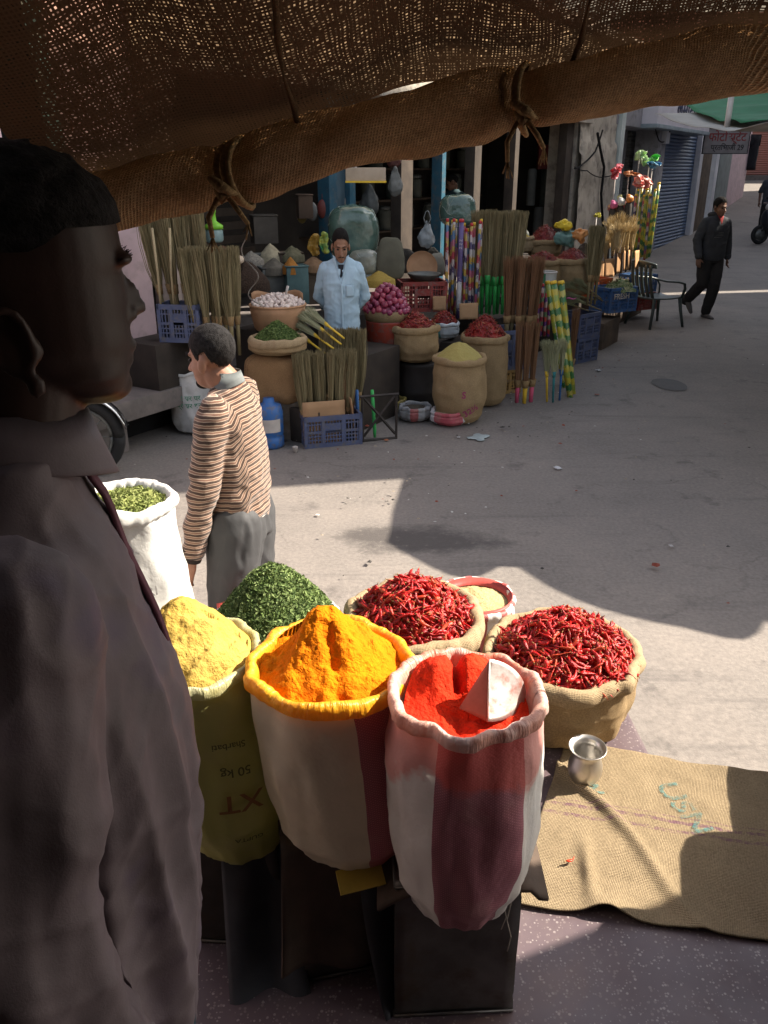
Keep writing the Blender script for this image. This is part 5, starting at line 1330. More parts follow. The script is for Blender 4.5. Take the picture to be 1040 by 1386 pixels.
rd = (rb_ - ra); RA = ra - rd * .22; RB = rb_ + V((3.6, 1.25, .14)); RM = rb_ + V((.75, .13, .04))
def roll_c(t):                                       # t: 0 at left hem end .. 1 at the frame's right side .. 2 beyond
    if t <= 1: p = ra.lerp(rb_, (t - .10) / .9)
    elif t < 1.3: p = rb_.lerp(RM, (t - 1) / .3)
    else: p = RM.lerp(RB, (t - 1.3) / .7)
    k = min(t, 1); p = p + V((0, 0, .013 * math.sin(max(0, min(1, (k - .08) / .92)) * PI) + .006 * nz(t * 6, 1, 0)))
    return p
aw = thing('burlap_awning', 'dark burlap awning with a thick rolled hem hanging over the shop front', 'awning', ra)
up_ = V((-.02, -1.35, .86))                          # the sheet climbs back over the shop floor
def sheet(u, v):
    t = -.02 + 2.0 * u; p = roll_c(t) + V((0, .02, .03)) + up_ * v
    fold = .028 * math.sin(t * 15 + 2.2 * nz(t * 3, v * 1.5, 1)) * math.sin(min(1, v * 3) * PI / 2) + .03 * nz(t * 5, v * 3, 7)
    p += V((.02 * nz(t * 4, v * 4, 3), 0, fold - .10 * math.sin(v * PI) * .5))
    return (p - aw.location, (t * 1.02 + .03 * math.sin(v * 6), v * 1.6))
m_awn = awning_mat()
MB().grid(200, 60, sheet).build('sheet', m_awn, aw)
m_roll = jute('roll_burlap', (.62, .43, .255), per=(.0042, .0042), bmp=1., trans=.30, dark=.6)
def roll(u, v):
    t = -.06 + 2.06 * v; p = roll_c(t); a = 2 * PI * u
    tie = min(abs(t - .235), abs(t - .66), abs(t - 1.4), abs(t - 1.8)); r = .0345 - .010 * math.exp(-(tie / .030) ** 2) + .006 * nz(t * 9, math.cos(a), math.sin(a)) + .003 * nz(t * 26 + a, math.cos(a) * 2, math.sin(a) * 2)
    r += .0035 * nz(t * 5 + a * .8, math.cos(a) * 2, math.sin(a) * 2 + t * 12) + .003 * math.sin(a * 2 + t * 18)
    if t < .08: r *= 1 + (.08 - t) * 1.6
    return (p + V((0, r * math.cos(a), r * math.sin(a) * 1.12)) - aw.location, (t * .95 + u * .06, u * .33))
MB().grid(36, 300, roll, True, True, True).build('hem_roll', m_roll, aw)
m_rope = jute('tie_cloth', (.36, .24, .12), per=(.006, .006))
for t in (.235, .66):
    p = roll_c(t) - aw.location; rnd = random.Random(int(t * 100)); q = MB()
    for k in range(3):
        tw = rnd.uniform(-.012, .012)
        q.tube([p + V((tw + .010 * math.sin(j * .5) + (k - 1) * .008, (.030 + .003 * k) * math.cos(j / 20 * 2 * PI), (.034 + .003 * k) * math.sin(j / 20 * 2 * PI))) for j in range(21)], .0036, 8)
    q.build('tie', m_rope, aw)
    kn_ = p + V((.0, -.040, -.015)); q = MB(); q.tube([kn_ + V((-.012, 0, .008)), kn_ + V((0, -.010, .0)), kn_ + V((.012, -.002, -.008)), kn_ + V((.0, -.006, -.014)), kn_ + V((-.006, .002, -.004))], [.005, .007, .007, .006, .005], 10, True)
    q.build('knot', m_rope, aw)
    for s_ in (-1, 1):
        q = MB(); e0 = kn_ + V((s_ * .006, 0, -.012)); L = .045 if s_ < 0 else .03
        q.tube([e0, e0 + V((s_ * .012, -.004, -L * .5)), e0 + V((s_ * (.010 if s_ < 0 else .022), .0, -L))], [.003, .0035, .0028], 8)
        for k in range(9): q.tube([e0 + V((s_ * (.010 if s_ < 0 else .022), 0, -L)), e0 + V((s_ * (.010 if s_ < 0 else .022) + rnd.uniform(-.008, .008), rnd.uniform(-.006, .006), -L - rnd.uniform(.008, .02)))], [.0012, .0005], 4)
        q.build('tie_end', m_rope, aw)
# seam running up the sheet
m_seam = jute('seam_burlap', (.12, .075, .04))
for t in (.34, .735):
    q = MB(); pts = []
    for k in range(24):
        v = k / 23; s_ = sheet((t + .02) / 2.0, v)[0]; pts.append(s_ + V((.003 * math.sin(k * 1.9), -.006, -.008)))
    q.tube(pts, [.0028 + .0014 * math.sin(k * 2.3) for k in range(24)], 8); q.build('seam', m_seam, aw)
# thin wire hanging under the awning
tag(MB().tube([V((.010 * math.sin(k * .52) * (.3 + k / 24) + .018 * (k / 24) ** 3, .004 * math.sin(k * .8), -.105 * k / 24)) for k in range(25)], .0007, 5).build('wire', M('white_wire', (.5, .5, .48), rough=.5), loc=at_y(330, 295, 1.07)), 'thin pale wire hanging from the knot under the awning', 'wire')
# teal post at the left
tp = at_y(2, 100, 1.12)
o = MB().box((0, 0, 0), (.055, .06, 1.3)).build('awning_post', M('teal_paint', (.03, .085, .095), (.02, .055, .065), .6, 9, .4, 60, dirt=(.12, .10, .09)), smooth='auto', bevel=.004)
o.location = tp + V((0, 0, .46)); o.rotation_euler.y = R(-3); tag(o, 'chipped teal painted post at the upper left edge', 'post')
# ------------------------------------------------------------------ stall goods: makers
def ppm(P): return FPX / ((P.y) * cs + (CAM_H - P.z) * sn)          # pixels per metre at a point
FIB = {}
def fibre_mb(n, h, r0, r1, sq, seed, rad=.0028, droop=0., z0=0., wav=.017, flat=.5):
    rnd = random.Random(seed); q = MB()
    for i in range(n):
        a = rnd.uniform(0, 2 * PI); k = math.sqrt(rnd.random())
        x0, y0 = r0 * k * math.cos(a), r0 * k * math.sin(a) * .8
        x1, y1 = r1 * k * math.cos(a) + rnd.gauss(0, .006), r1 * sq * k * math.sin(a) + rnd.gauss(0, .006)
        L = h * rnd.uniform(.93, 1.02); b = rnd.gauss(0, wav); pts = []
        for j in range(4):
            t = j / 3; e = t ** 1.2
            pts.append(V((x0 + (x1 - x0) * e + b * math.sin(t * PI), y0 + (y1 - y0) * e, z0 + L * t - droop * (t ** 3) * k)))
        pts[-1] += V((droop * .9 * math.cos(a) * k, droop * .6 * math.sin(a) * k, 0))
        w = rad * rnd.uniform(.7, 1.5); d = V((math.cos(a * 3), math.sin(a * 3), 0))
        ws = (w, w * 1.1, w, w * .35)
        c2 = V((-d.y, d.x, 0)); ring_ = [[p + d * s_, p - d * s_ * .5 + c2 * s_ * .87, p - d * s_ * .5 - c2 * s_ * .87] for p, s_ in zip(pts, ws)]
        vs = [p for r in ring_ for p in r]; q.add(vs, [(j * 3 + k_, j * 3 + (k_ + 1) % 3, j * 3 + 3 + (k_ + 1) % 3, j * 3 + 3 + k_) for j in range(3) for k_ in range(3)])
    return q
def fib_mat(name, c1, c2, c3):
    m, nt, b = nodes(name); g_ = nt.nodes.new('ShaderNodeNewGeometry'); co = coord(nt)
    base = ramp(nt, g_.outputs['Random Per Island'], [(0, c1), (.5, c2), (1, c3)])
    base = mixc(nt, math_(nt, 'MULTIPLY', noise_(nt, co, 30, 3), .5), base, tuple(q * .5 for q in c2))
    nt.links.new(base, b.inputs['Base Color']); b.inputs['Roughness'].default_value = .75; b.inputs['Specular IOR Level'].default_value = .2; return m
m_grass = fib_mat('broom_grass', (.13, .105, .05), (.22, .18, .095), (.32, .265, .15))
m_straw = fib_mat('broom_straw', (.36, .26, .12), (.50, .38, .20), (.60, .48, .28))
m_stick = fib_mat('broom_stick', (.12, .06, .03), (.22, .115, .06), (.32, .18, .10))
m_pale = fib_mat('broom_pale', (.26, .28, .15), (.36, .37, .22), (.45, .44, .29))
GM = {}
def broom_src(kind, hcol=None):
    key = (kind, hcol)
    if key in GM: return GM[key]
    v = len(GM)
    if kind == 'grass': fb_, mt, hl, hr = fibre_mb(280, .62, .020, .068, .62, v + 50), m_grass, .26, .017
    if kind == 'soft': fb_, mt, hl, hr = fibre_mb(190, .50, .018, .082, .5, v + 50, .0024, .05), m_pale, .34, .016
    if kind == 'gold': fb_, mt, hl, hr = fibre_mb(170, .46, .018, .075, .6, v + 50, .0026, .09), m_straw, .30, .016
    if kind == 'stick': fb_, mt, hl, hr = fibre_mb(150, .66, .026, .060, .7, v + 50, .0020, 0, wav=.004), m_stick, .17, .024
    hm = {None: m_grass, 'green': M('plastic_green', (.05, .42, .10), rough=.45), 'yellow': M('plastic_yellow', (.75, .50, .05), rough=.5), 'blue': M('plastic_blue', (.04, .14, .36), rough=.45), 'teal': M('plastic_teal', (.04, .22, .24), rough=.5), 'pink': M('plastic_pink', (.70, .12, .22), rough=.5), 'black': M('wrapper_black', (.03, .03, .035), rough=.35), 'purple': M('plastic_purple', (.16, .07, .32), rough=.5), 'orange': M('plastic_orange', (.62, .16, .05), rough=.5), 'brown': m_wood}[hcol]
    GM[key] = (fb_.mesh('bristles', mt, smooth=False), MB().tube([(0, 0, -hl), (0, 0, -.02), (0, 0, .02)], [hr * .8, hr, hr * 1.1], 10).mesh('handle', hm),
               MB().tube([(0, 0, .0), (0, 0, .035), (0, 0, .075)], [hr * 1.35, hr * 1.5, hr * 1.75], 12).mesh('binding', hm if kind in ('soft', 'grass') and hcol else m_rope), hl)
    return GM[key]
def broom(kind, p, label, group, tilt=(0, 0), rz=0, s=1., hcol=None, flip=False):
    """p = foot of the broom (its handle end, or its bristle tip when flip)"""
    b, h, d, hl = broom_src(kind, hcol)
    t = thing('broom', label, 'broom', p, 0, group)
    up = V((math.tan(tilt[0]), math.tan(tilt[1]), 1)).normalized()
    t.rotation_euler = (up.to_track_quat('Z', 'Y') @ Euler((0, 0, rz)).to_quaternion()).to_euler()
    t.scale = (s, s, s); off = hl
    for me, n in ((b, 'bristles'), (h, 'handle'), (d, 'binding')):
        o = link(n, me, t); o.location = (0, 0, off)
    if flip: t.rotation_euler = ((-up).to_track_quat('Z', 'Y') @ Euler((0, 0, rz)).to_quaternion()).to_euler()
    return t
def plastic(name, c, r=.5, bm=.15): return M(name, c, tuple(q * .75 for q in c), r, 6, bm, 30, spec=.4, dirt=(.12, .11, .10))
m_cblue = plastic('crate_blue', (.075, .095, .18)); m_cbl2 = plastic('crate_bright_blue', (.05, .13, .32)); m_cor_ = plastic('crate_orange', (.62, .12, .03)); m_cred = plastic('crate_red', (.24, .035, .03)); m_ctan = plastic('crate_tan', (.40, .24, .07)); m_bred = plastic('basket_red', (.30, .045, .025))
m_card = M('cardboard', (.36, .22, .12), (.28, .17, .09), .9, 5, .2, 60); m_card2 = M('cardboard_bright', (.52, .30, .15), (.42, .24, .12), .9, 5, .2, 60)
CR = {}
def crate_meshes(w, d, h, mat):
    key = (w, d, h, mat.name)
    if key in CR: return CR[key]
    def panel(L):
        q = MB(); t = .012
        q.box((0, 0, h - .02), (L, .022, .04)); q.box((0, 0, .02), (L, t, .04)); q.box((0, 0, h * .5), (L - .002, t, .022))
        for x in (-.5, -.18, .18, .5): q.box((x * (L - .03), 0, h * .5), (.030, t + .006, h - .07))
        q.box((0, 0, h * .62), (L * .30, t, h * .3))
        n = int(L / .026)
        for i in range(n): q.box((-L / 2 + (i + .5) * L / n, 0, h * .5), (.009, .008, h - .06))
        for z in (.25, .37, .75): q.box((0, 0, h * z), (L - .01, .009, .010))
        return q.mesh('panel', mat, smooth=False)
    b = MB().box((0, 0, .008), (w - .02, d - .02, .016)).mesh('base', mat, smooth=False)
    CR[key] = (panel(w), panel(d), b); return CR[key]
def crate(p, w, d, h, rz, mat, label, group=None, name='crate'):
    A, B, b = crate_meshes(w, d, h, mat); t = thing(name, label, 'crate', p, rz, group)
    for me, loc, r in ((A, (0, -d / 2 + .011, 0), 0), (A, (0, d / 2 - .011, 0), PI), (B, (w / 2 - .011, 0, 0), PI / 2), (B, (-w / 2 + .011, 0, 0), -PI / 2)):
        o = link('panel', me, t); o.location = loc; o.rotation_euler.z = r
    link('base', b, t); return t
def flapboard(p, w, h, rz, tilt, label, mat=None, group=None):
    o = MB().grid(6, 6, lambda u, v: V(((u - .5) * w, .006 * nz(u * 3, v * 3, w * 50), v * h))).build('cardboard_sheet', mat or m_card, loc=p, solid=.006, rz=rz)
    o.rotation_euler.x = tilt; return tag(o, label, 'cardboard', group)
def smallsack(px, py_rim, py_base, wpx, Y, label, mat, rim_m, seed, roll=.022, zb=None, belly=1.08, leanx=0., name='jute_sack', wr=.012, cat='sack'):
    """sack whose rim centre and base are seen at these rows, Y metres away"""
    rim = at_y(px, py_rim, Y); W = wpx / ppm(rim); base = at_y(px + leanx, py_base, Y - W * .35); base.y = Y + .02
    if zb is not None: base.z = zb
    base.x = at_y(px + leanx, py_base, Y).x
    R_ = W / 2 / 1.06 - roll * .3
    prof = [(0, .72), (.15, .95), (.4, belly), (.7, belly * .99), (1, 1.0)]
    f = jsack if mat in JU else (lambda l, b, r, p, R2, ro, se, w_, m, rm, **k: sack(name, l, b, r, p, R2, ro, m, rm, se, w_, **k))
    return f(label, base, rim, prof, R_, roll, seed, wr, mat, rim_m, rim_wob=.012, ruck=.003, seg=48, cat=cat), rim, R_
m_w2 = W_('sack_bluish_white', (.48, .54, .58), [(.1, .22, (.08, .28, .26)), (.6, .7, (.08, .28, .26))], trans=.05)
# ---------------- left part of the stall
def stepbox(name, t0, t1, n0, n1, z0, z1, label, mat=m_wood, cat='platform'):
    o = MB().box(((t0 + t1) / 2, -(n0 + n1) / 2, (z0 + z1) / 2), (t1 - t0, n1 - n0, z1 - z0)).build(name, mat, smooth='auto', bevel=.01)
    o.location = FO; o.rotation_euler.z = FR
    c = V(((t0 + t1) / 2, -(n0 + n1) / 2, z0)); o.data.transform(Matrix.Translation(-c)); o.location = FO + Matrix.Rotation(FR, 3, 'Z') @ c
    return tag(o, label, cat)
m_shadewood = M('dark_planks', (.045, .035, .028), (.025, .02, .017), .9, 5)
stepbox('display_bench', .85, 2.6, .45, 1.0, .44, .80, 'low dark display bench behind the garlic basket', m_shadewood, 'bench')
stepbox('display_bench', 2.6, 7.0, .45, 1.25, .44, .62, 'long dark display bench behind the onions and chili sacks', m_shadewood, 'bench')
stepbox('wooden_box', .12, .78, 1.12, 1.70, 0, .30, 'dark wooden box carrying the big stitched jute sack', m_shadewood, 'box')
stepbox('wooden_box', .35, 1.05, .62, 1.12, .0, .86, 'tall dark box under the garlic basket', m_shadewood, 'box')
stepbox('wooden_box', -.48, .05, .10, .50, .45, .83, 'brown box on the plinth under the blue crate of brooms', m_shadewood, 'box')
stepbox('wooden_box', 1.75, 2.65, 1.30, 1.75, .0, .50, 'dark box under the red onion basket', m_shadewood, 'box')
# crate with the two tall broom bundles beside the column
cp = at_y(252, 463, 7.0); cp.z = .833
crate(cp, .36, .26, .31, R(-8), m_cblue, 'blue crate on the plinth beside the carved column', name='crate')
rnd = random.Random(31)
for i in range(7):
    x = -.02 + .055 * i; p = cp + V((x - .12 + rnd.uniform(-.01, .01), .02 + .05 * (i % 2), .10))
    broom('grass', p, 'tall grass broom in the bundle standing by the carved column', 'grass brooms by the column', (-.10 + .012 * i + rnd.uniform(-.02, .02), .02), rnd.uniform(0, 6), 1.06)
for i in range(8):
    p = cp + V((.14 + .045 * i, -.10 + .06 * (i % 2), -.12)); broom('grass', p, 'tall grass broom in the bundle nearer the garlic basket', 'grass brooms by the garlic', (-.06 + .008 * i + rnd.uniform(-.02, .02), -.03), rnd.uniform(0, 6), 1.0)
for k, (dx, l) in enumerate(((-.17, 'thin bamboo cane leaning beside the carved column'), (-.06, 'second thin cane leaning among the brooms'))):
    o = MB().tube([(0, 0, 0), (.004, .0, .45), (-.01 + .03 * k, .02, .80)], .010, 8).build('cane', M('cane', (.42, .34, .20), (.3, .24, .14), .7), loc=cp + V((dx, -.05, .1))); tag(o, l, 'cane')
# lime bottle and dark heap at the back left
bt = at_y(291, 328, 8.2); th = thing('plastic_bottle', 'lime green and clear plastic bottle behind the grass brooms', 'bottle', bt)
MB().lathe([(.07, 0), (.085, .02), (.085, .10), (.07, .13)], 20).build('body', M('clear_plastic', (.35, .5, .5), rough=.15, spec=.6, trans=.3), th)
MB().lathe([(.088, .12), (.09, .15), (.06, .17), (.03, .19), (.024, .26), (.03, .27), (.03, .30)], 20).build('cap', M('lime_plastic', (.30, .75, .06), rough=.35, trans=.2), th)
def cone(px, py, wpx, hpx, Y, mat, label, seed, cat='powder heap', pw=1.15):
    c = at_y(px, py, Y); k = 1 / ppm(c); return heap('powder_heap', label, c, wpx * k / 2, hpx * k, mat, None, seed, .012, 14, cat, seg=40, pw=pw)
def leafmat(n, c): return M(n, c, tuple(q * .6 for q in c), .9, 20, .6, 90)
m_dch = M('dark_chili_mass', (.13, .012, .016), (.05, .006, .008), .6, 60, 1., 120)
def bin_(px0, px1, y0, y1, Y, mat, label, name='tin_bin', cat='bin', dpx=None):
    a = at_y((px0 + px1) / 2, y1, Y); k = 1 / ppm(a); w = (px1 - px0) * k; h = at_y((px0 + px1) / 2, y0, Y).z - a.z; d = w * .8
    t = thing(name, label, cat, a, FR * .35)
    MB().box((0, d / 2, h / 2), (w, d, h)).build('body', mat, t, smooth='auto', bevel=.012)
    q = MB().tube([(-w / 2, 0, h), (w / 2, 0, h), (w / 2, d, h), (-w / 2, d, h), (-w / 2, 0, h)], .010, 6); q.build('rim', mat, t); return t
m_galv = M('galvanised', (.17, .175, .165), (.10, .105, .10), .5, 6, .2, 40, metal=.5)
m_teald = M('teal_tin', (.10, .17, .17), (.06, .11, .11), .5, 5, .2, 40, metal=.2)
bin_(357, 392, 363, 400, 8.35, m_galv, 'grey galvanised bin under the grey powder heap')
bin_(390, 420, 361, 412, 8.3, m_teald, 'teal tin bin behind the garlic basket')
bin_(418, 440, 358, 412, 8.5, m_wood, 'brown wooden bin with a metal bar beside the blue shirt man', 'wooden_bin')
bin_(345, 372, 345, 372, 8.9, m_galv, 'small grey bin under the pale cone of powder'); bin_(380, 412, 343, 368, 8.9, m_wood, 'dark wooden bin under the greenish powder heap', 'wooden_bin')
cone(367, 347, 34, 17, 8.95, leafmat('pale_flour', (.42, .36, .24)), 'pale beige cone of flour in the shop', 1)
cone(396, 346, 34, 13, 8.95, leafmat('green_powder', (.16, .145, .085)), 'grey green powder heap behind the blue shirt man', 2)
cone(371, 363, 36, 14, 8.42, leafmat('grey_powder', (.13, .115, .09)), 'dark grey powder heap above the galvanised bin', 3)
cone(394, 362, 24, 14, 8.36, leafmat('orange_powder', (.38, .16, .03)), 'small orange powder heap above the teal bin', 4)
cone(425, 359, 38, 11, 8.56, leafmat('brown_powder', (.22, .13, .07)), 'brown powder heap beside the yellow pouch', 5)
cone(303, 347, 40, 14, 8.3, m_dch, 'dark red chili heap behind the grass brooms', 6, 'chili heap')
cone(341, 352, 34, 12, 8.6, M('garlic_grey', (.26, .23, .19), (.11, .10, .08), .8, 60, 1., 90), 'grey heap of small garlic at the back of the shop', 7, 'garlic heap')
cone(336, 384, 60, 30, 8.1, M('dark_roots', (.06, .035, .022), (.025, .015, .01), .9, 50, 1., 80, dist=.02), 'dark brown heap of dried roots behind the garlic basket', 8, 'root heap', 1.6)
o = MB().ell((0, 0, 0), (.10, .06, .055), seg=20, rings=12); ob = o.build('cloth_bundle', M('cream_cloth', (.60, .48, .36), (.45, .34, .24), .9, 12, .6, 30), loc=at_y(316, 352, 8.0)); displace(ob.data, lambda p, n: .015 * fbm(p * 22)); tag(ob, 'cream cloth bundle on top of the dark roots', 'cloth')
def pouch(px, py, w, h, Y, mat, label, cat='packet', name='packet', wr=.045, taper=0):
    c = at_y(px, py, Y); k = 1 / ppm(c); q = MB().ell((0, 0, 0), (w * k / 2, w * k * .28, h * k / 2), seg=40, rings=28); ob = q.build(name, mat, loc=c)
    for v_ in ob.data.vertices:
        kk = 1 - taper * max(0, v_.co.z / (h * k) + .5) ** 1.6; v_.co.x *= kk; v_.co.y *= kk
    displace(ob.data, lambda p, n: wr * (fbm(V((p.x * 9, p.y * 9, p.z * 6)) + c) - .9 * abs(nz(*(p * 13 + c))) - .4 * abs(nz(*(p * 30))))); return tag(ob, label, cat)
pouch(424, 333, 18, 28, 8.8, M('yellow_pouch', (.45, .26, .05), (.3, .17, .03), .3, 12), 'yellow brown pouch hanging beside the dark shelf slats')
pouch(438, 330, 16, 26, 8.7, M('green_pouch', (.03, .22, .08), (.5, .42, .05), .35, 9), 'green packet with a yellow patch behind the blue shirt man')
bin_(345, 378, 292, 330, 9.6, M('dusty_box', (.13, .11, .09), rough=.9), 'pale brown carton deep in the shop', 'carton', 'carton')
bin_(405, 425, 264, 296, 9.4, M('dusty_box2', (.10, .065, .045), rough=.9), 'brown carton on the shop shelf', 'carton', 'carton')
# jars on the shelves
jm = {}
def jar(t, z, r, h, mat, label, n=-2.4, grp=None):
    o = thing('jar', label, 'jar', fac(t, n, z), 0, grp)
    MB().lathe([(r * .9, 0), (r, .01), (r, h * .75), (r * .8, h * .85)], 14).build('body', mat, o); MB().lathe([(r * .85, h * .84), (r * .88, h * .86), (r * .88, h * .97), (r * .5, h)], 14).build('lid', m_galv, o)
for i in range(9): jar(1.0 + i * .26, (1.68, 2.18)[i % 2], .10, .30, m_galv, 'round tin jar on the dark shelves at the back left of the shop', -2.4, 'tin jars on the left shelves')
for i in range(14): jar(7.2 + i * .27, (1.68, 2.18, 1.18)[i % 3], .12, .40, M('jar_dull', (.12, .13, .11), rough=.5), 'round dull jar on the dark shelves at the right of the shop', -2.35, 'jars on the right shelves')
# ---------------- garlic basket
gc = at_y(376, 412, 7.35); gr = 38 / ppm(gc)
m_bask = M('bamboo_basket', (.44, .25, .14), (.34, .19, .10), .8, 8, .4, 60)
gb = thing('garlic_basket', 'round bamboo basket full of white garlic in front of the tin bins', 'basket', (gc.x, gc.y, .862))
hb = gc.z - .862
MB().lathe([(gr * .78, 0), (gr * .86, .02), (gr * .97, hb * .7), (gr * 1.0, hb), (gr * .96, hb), (gr * .93, hb * .7), (gr * .8, .03)], 40).build('body', m_bask, gb)
MB().tube([(gr * .99 * math.cos(k / 32 * 2 * PI), gr * .99 * math.sin(k / 32 * 2 * PI), hb) for k in range(33)], .010, 8).build('rim', m_bask, gb)
MB().grid(10, 3, lambda u, v: V((gr * .99 * math.cos(.5 + 2.4 * u), gr * .99 * math.sin(.5 + 2.4 * u), hb - .01 + v * (.09 + .02 * math.sin(u * 9))))).build('side_board', m_bask, gb, solid=.008)
gmesh = []
m_gar = M('garlic_skin', (.66, .58, .52), (.52, .40, .36), .6, 30, .3, 90, perobj=.25)
for i in range(3):
    q = MB(); 
    def gf(u, v, i=i):
        a = 2 * PI * u; b = PI * (.02 + .96 * v); r = .026 * (1 + .07 * math.cos(a * 7)) * (1 if v > .2 else 1); z = -.020 * math.cos(b)
        if v > .85: return V((.026 * math.sin(b) * .8 * math.cos(a), .026 * math.sin(b) * .8 * math.sin(a), .020 + (v - .85) * .09))
        return V((r * math.sin(b) * math.cos(a), r * math.sin(b) * math.sin(a), z))
    gmesh.append(q.grid(21, 12, gf, True, True, True).mesh('garlic_bulb', m_gar))
def pile(c, r, h, n, meshes, name, label, cat, group, size, seed, layer=1, stretch=1.):
    rnd = random.Random(seed); placed = []
    for k in range(4000):
        if len(placed) >= n: break
        a = rnd.uniform(0, 2 * PI); rr = r * math.sqrt(rnd.random()); v = rr / r
        p = V((rr * math.cos(a) * stretch, rr * math.sin(a), h * (1 - v ** 1.8)))
        if any((p - q).length < size * 1.55 for q in placed): continue
        if p.y > r * .55: continue
        placed.append(p)
        o = link(name, rnd.choice(meshes), None, V(c) + p); o.rotation_euler = (rnd.uniform(-.8, .8), rnd.uniform(-.8, .8), rnd.uniform(0, 6)); s_ = rnd.uniform(.85, 1.15); o.scale = (s_,) * 3
        tag(o, label, cat, group)
pile(gc + V((0, 0, .005)), gr * .90, .075, 110, gmesh, 'garlic_bulb', 'white garlic bulb heaped in the bamboo basket', 'garlic', 'garlic bulbs in the basket', .024, 3)
heap('garlic_bed', 'bed of garlic under the top bulbs in the bamboo basket', gc + V((0, 0, -.012)), gr * .93, .07, m_gar, None, 4, .01, 30, 'garlic', kind='stuff', pw=1.8)
tag(MB().tube([(0, 0, 0), (.03, -.01, .10)], [.008, .012], 8).build('plastic_scoop', m_eyew, loc=gc + V((.07, -.02, .06))), 'white plastic scoop handle stuck in the garlic', 'scoop')
# herb sack on the big jute sack
big = at_y(377, 548, 6.95)
def bigsack(u, v):
    a = 2 * PI * u; sg = lambda x, p: math.copysign(abs(x) ** p, x); b = PI * (.02 + .96 * v)
    p = V((.27 * sg(math.cos(a), .6) * sg(math.sin(b), .4), .20 * sg(math.sin(a), .6) * sg(math.sin(b), .4), .215 - .215 * sg(math.cos(b), .55)))
    return (p + p.normalized() * .014 * fbm(p * 8), (a * .25, p.z))
m_jst = jute('jute_stitched', (.33, .20, .10), stripes=[(0, .955, .975, (.10, .05, .03), .7), (0, 1.02, 1.035, (.10, .05, .03), .7)])
JU.add(m_jst)
tag(MB().grid(48, 30, bigsack, True, True, True).build('jute_sack', m_jst, loc=(big.x, 6.98, .302), rz=R(-12)), 'big closed jute sack with dark stitched seam behind the blue broom crate', 'sack')
s_, rim, rr_ = smallsack(376, 460, 487, 80, 6.95, 'squat jute sack with folded rim full of green herb below the garlic', m_jute, m_jute_r, 41, .030, .735)
leaf_heap('herb_heap', 'cone of chopped dark green herb below the garlic basket', rim + V((0, 0, -.005)), rr_ * .93, .16, M_GR[:3] + [M_GR[3]], 3000, .020, 42, None, 1.2)
# pale brooms lying beside the herb
for i, (x0, y0, x1, y1) in enumerate(((462, 466, 408, 425), (452, 472, 405, 438), (466, 458, 420, 422), (440, 478, 402, 450))):
    a, b = at_y(x0, y0, 6.95), at_y(x1, y1, 7.25); d = (b - a).normalized()
    t = broom('soft', a, 'pale soft broom with yellow handle lying beside the green herb', 'soft brooms lying by the herb', (0, 0), .4 * i, .62, 'yellow')
    t.rotation_euler = d.to_track_quat('Z', 'Y').to_euler()
stepbox('wooden_box', .72, 1.35, 1.30, 1.75, .0, .66, 'dark box under the pale soft brooms', m_shadewood, 'box')
# front crate of brooms with cardboard
fc = at_g(442, 604); fc = V((fc.x + .02, fc.y + .14, 0))
crate(fc, .50, .34, .27, R(16), m_cblue, 'dusty blue crate with cardboard and grass brooms standing on the road')
Rz = Matrix.Rotation(R(16), 3, 'Z')
flapboard(fc + Rz @ V((-.07, -.150, .03)), .36, .36, R(16), R(-4), 'cardboard sheet at the front of the blue crate on the road', m_card)
flapboard(fc + Rz @ V((.20, -.02, .03)), .28, .37, R(106), R(-6), 'cardboard sheet at the right side of the blue crate on the road', m_card)
for i in range(12):
    p = fc + Rz @ V((-.22 + .036 * i, -.06 + .10 * (i % 2), .02)); broom('grass', p, 'grass broom standing bristles up in the blue crate on the road', 'grass brooms in the road crate', (rnd.uniform(-.05, .03) + .012 * (i - 5), .02), rnd.uniform(0, 6), .86)
for i in range(7):
    p = fc + Rz @ V((.02 + .05 * i, .24 + .05 * (i % 2), .02)); broom('grass', p, 'grass broom in the row just behind the blue road crate', 'grass brooms behind the road crate', (rnd.uniform(-.03, .03), .02), rnd.uniform(0, 6), 1.0)
for i in range(2):
    p = fc + Rz @ V((.13 + .06 * i, -.03, .04)); broom('stick', p, 'brown stick broom among the grass brooms in the road crate', 'stick brooms in the road crate', (.02 * i - .03, -.02), i, .80)
# iron stand with coloured handles
st = at_g(512, 596); t = thing('iron_stand', 'rusty angle iron stand beside the blue crate on the road', 'stand', st, R(20))
m_iron = M('rusty_iron', (.06, .05, .045), (.03, .026, .024), .7, 10, .3, 60, metal=.4)
for nm, pts in (('leg', [(-.14, 0, 0), (-.14, 0, .40)]), ('leg', [(.16, -.02, 0), (.16, -.02, .40)]), ('brace', [(-.13, 0, .39), (.15, -.02, .05)]), ('brace', [(-.13, 0, .05), (.15, -.02, .39)]), ('top_bar', [(-.16, 0, .40), (.18, -.02, .40)]), ('foot_bar', [(-.14, 0, .012), (.16, -.02, .012)])):
    MB().tube(pts, .012, 4).build(nm, m_iron, t, smooth=False)
for i, (dx, c, l) in enumerate(((-.22, 'purple', 'purple broom handle end beside the iron stand'), (-.17, 'blue', 'blue broom handle end beside the iron stand'), (-.03, 'green', 'bright green broom handle end inside the iron stand'), (-.25, 'orange', 'orange broom handle end touching the road'))):
    broom_src('grass', c); p = st + V((dx, .04, .015)); o = MB().tube([(0, 0, 0), (.0, .0, .06), (-.01 * i, .0, .42)], [.011, .015, .014], 10).build('broom_stick', bpy.data.materials['plastic_' + c], loc=p); tag(o, l, 'broomstick')
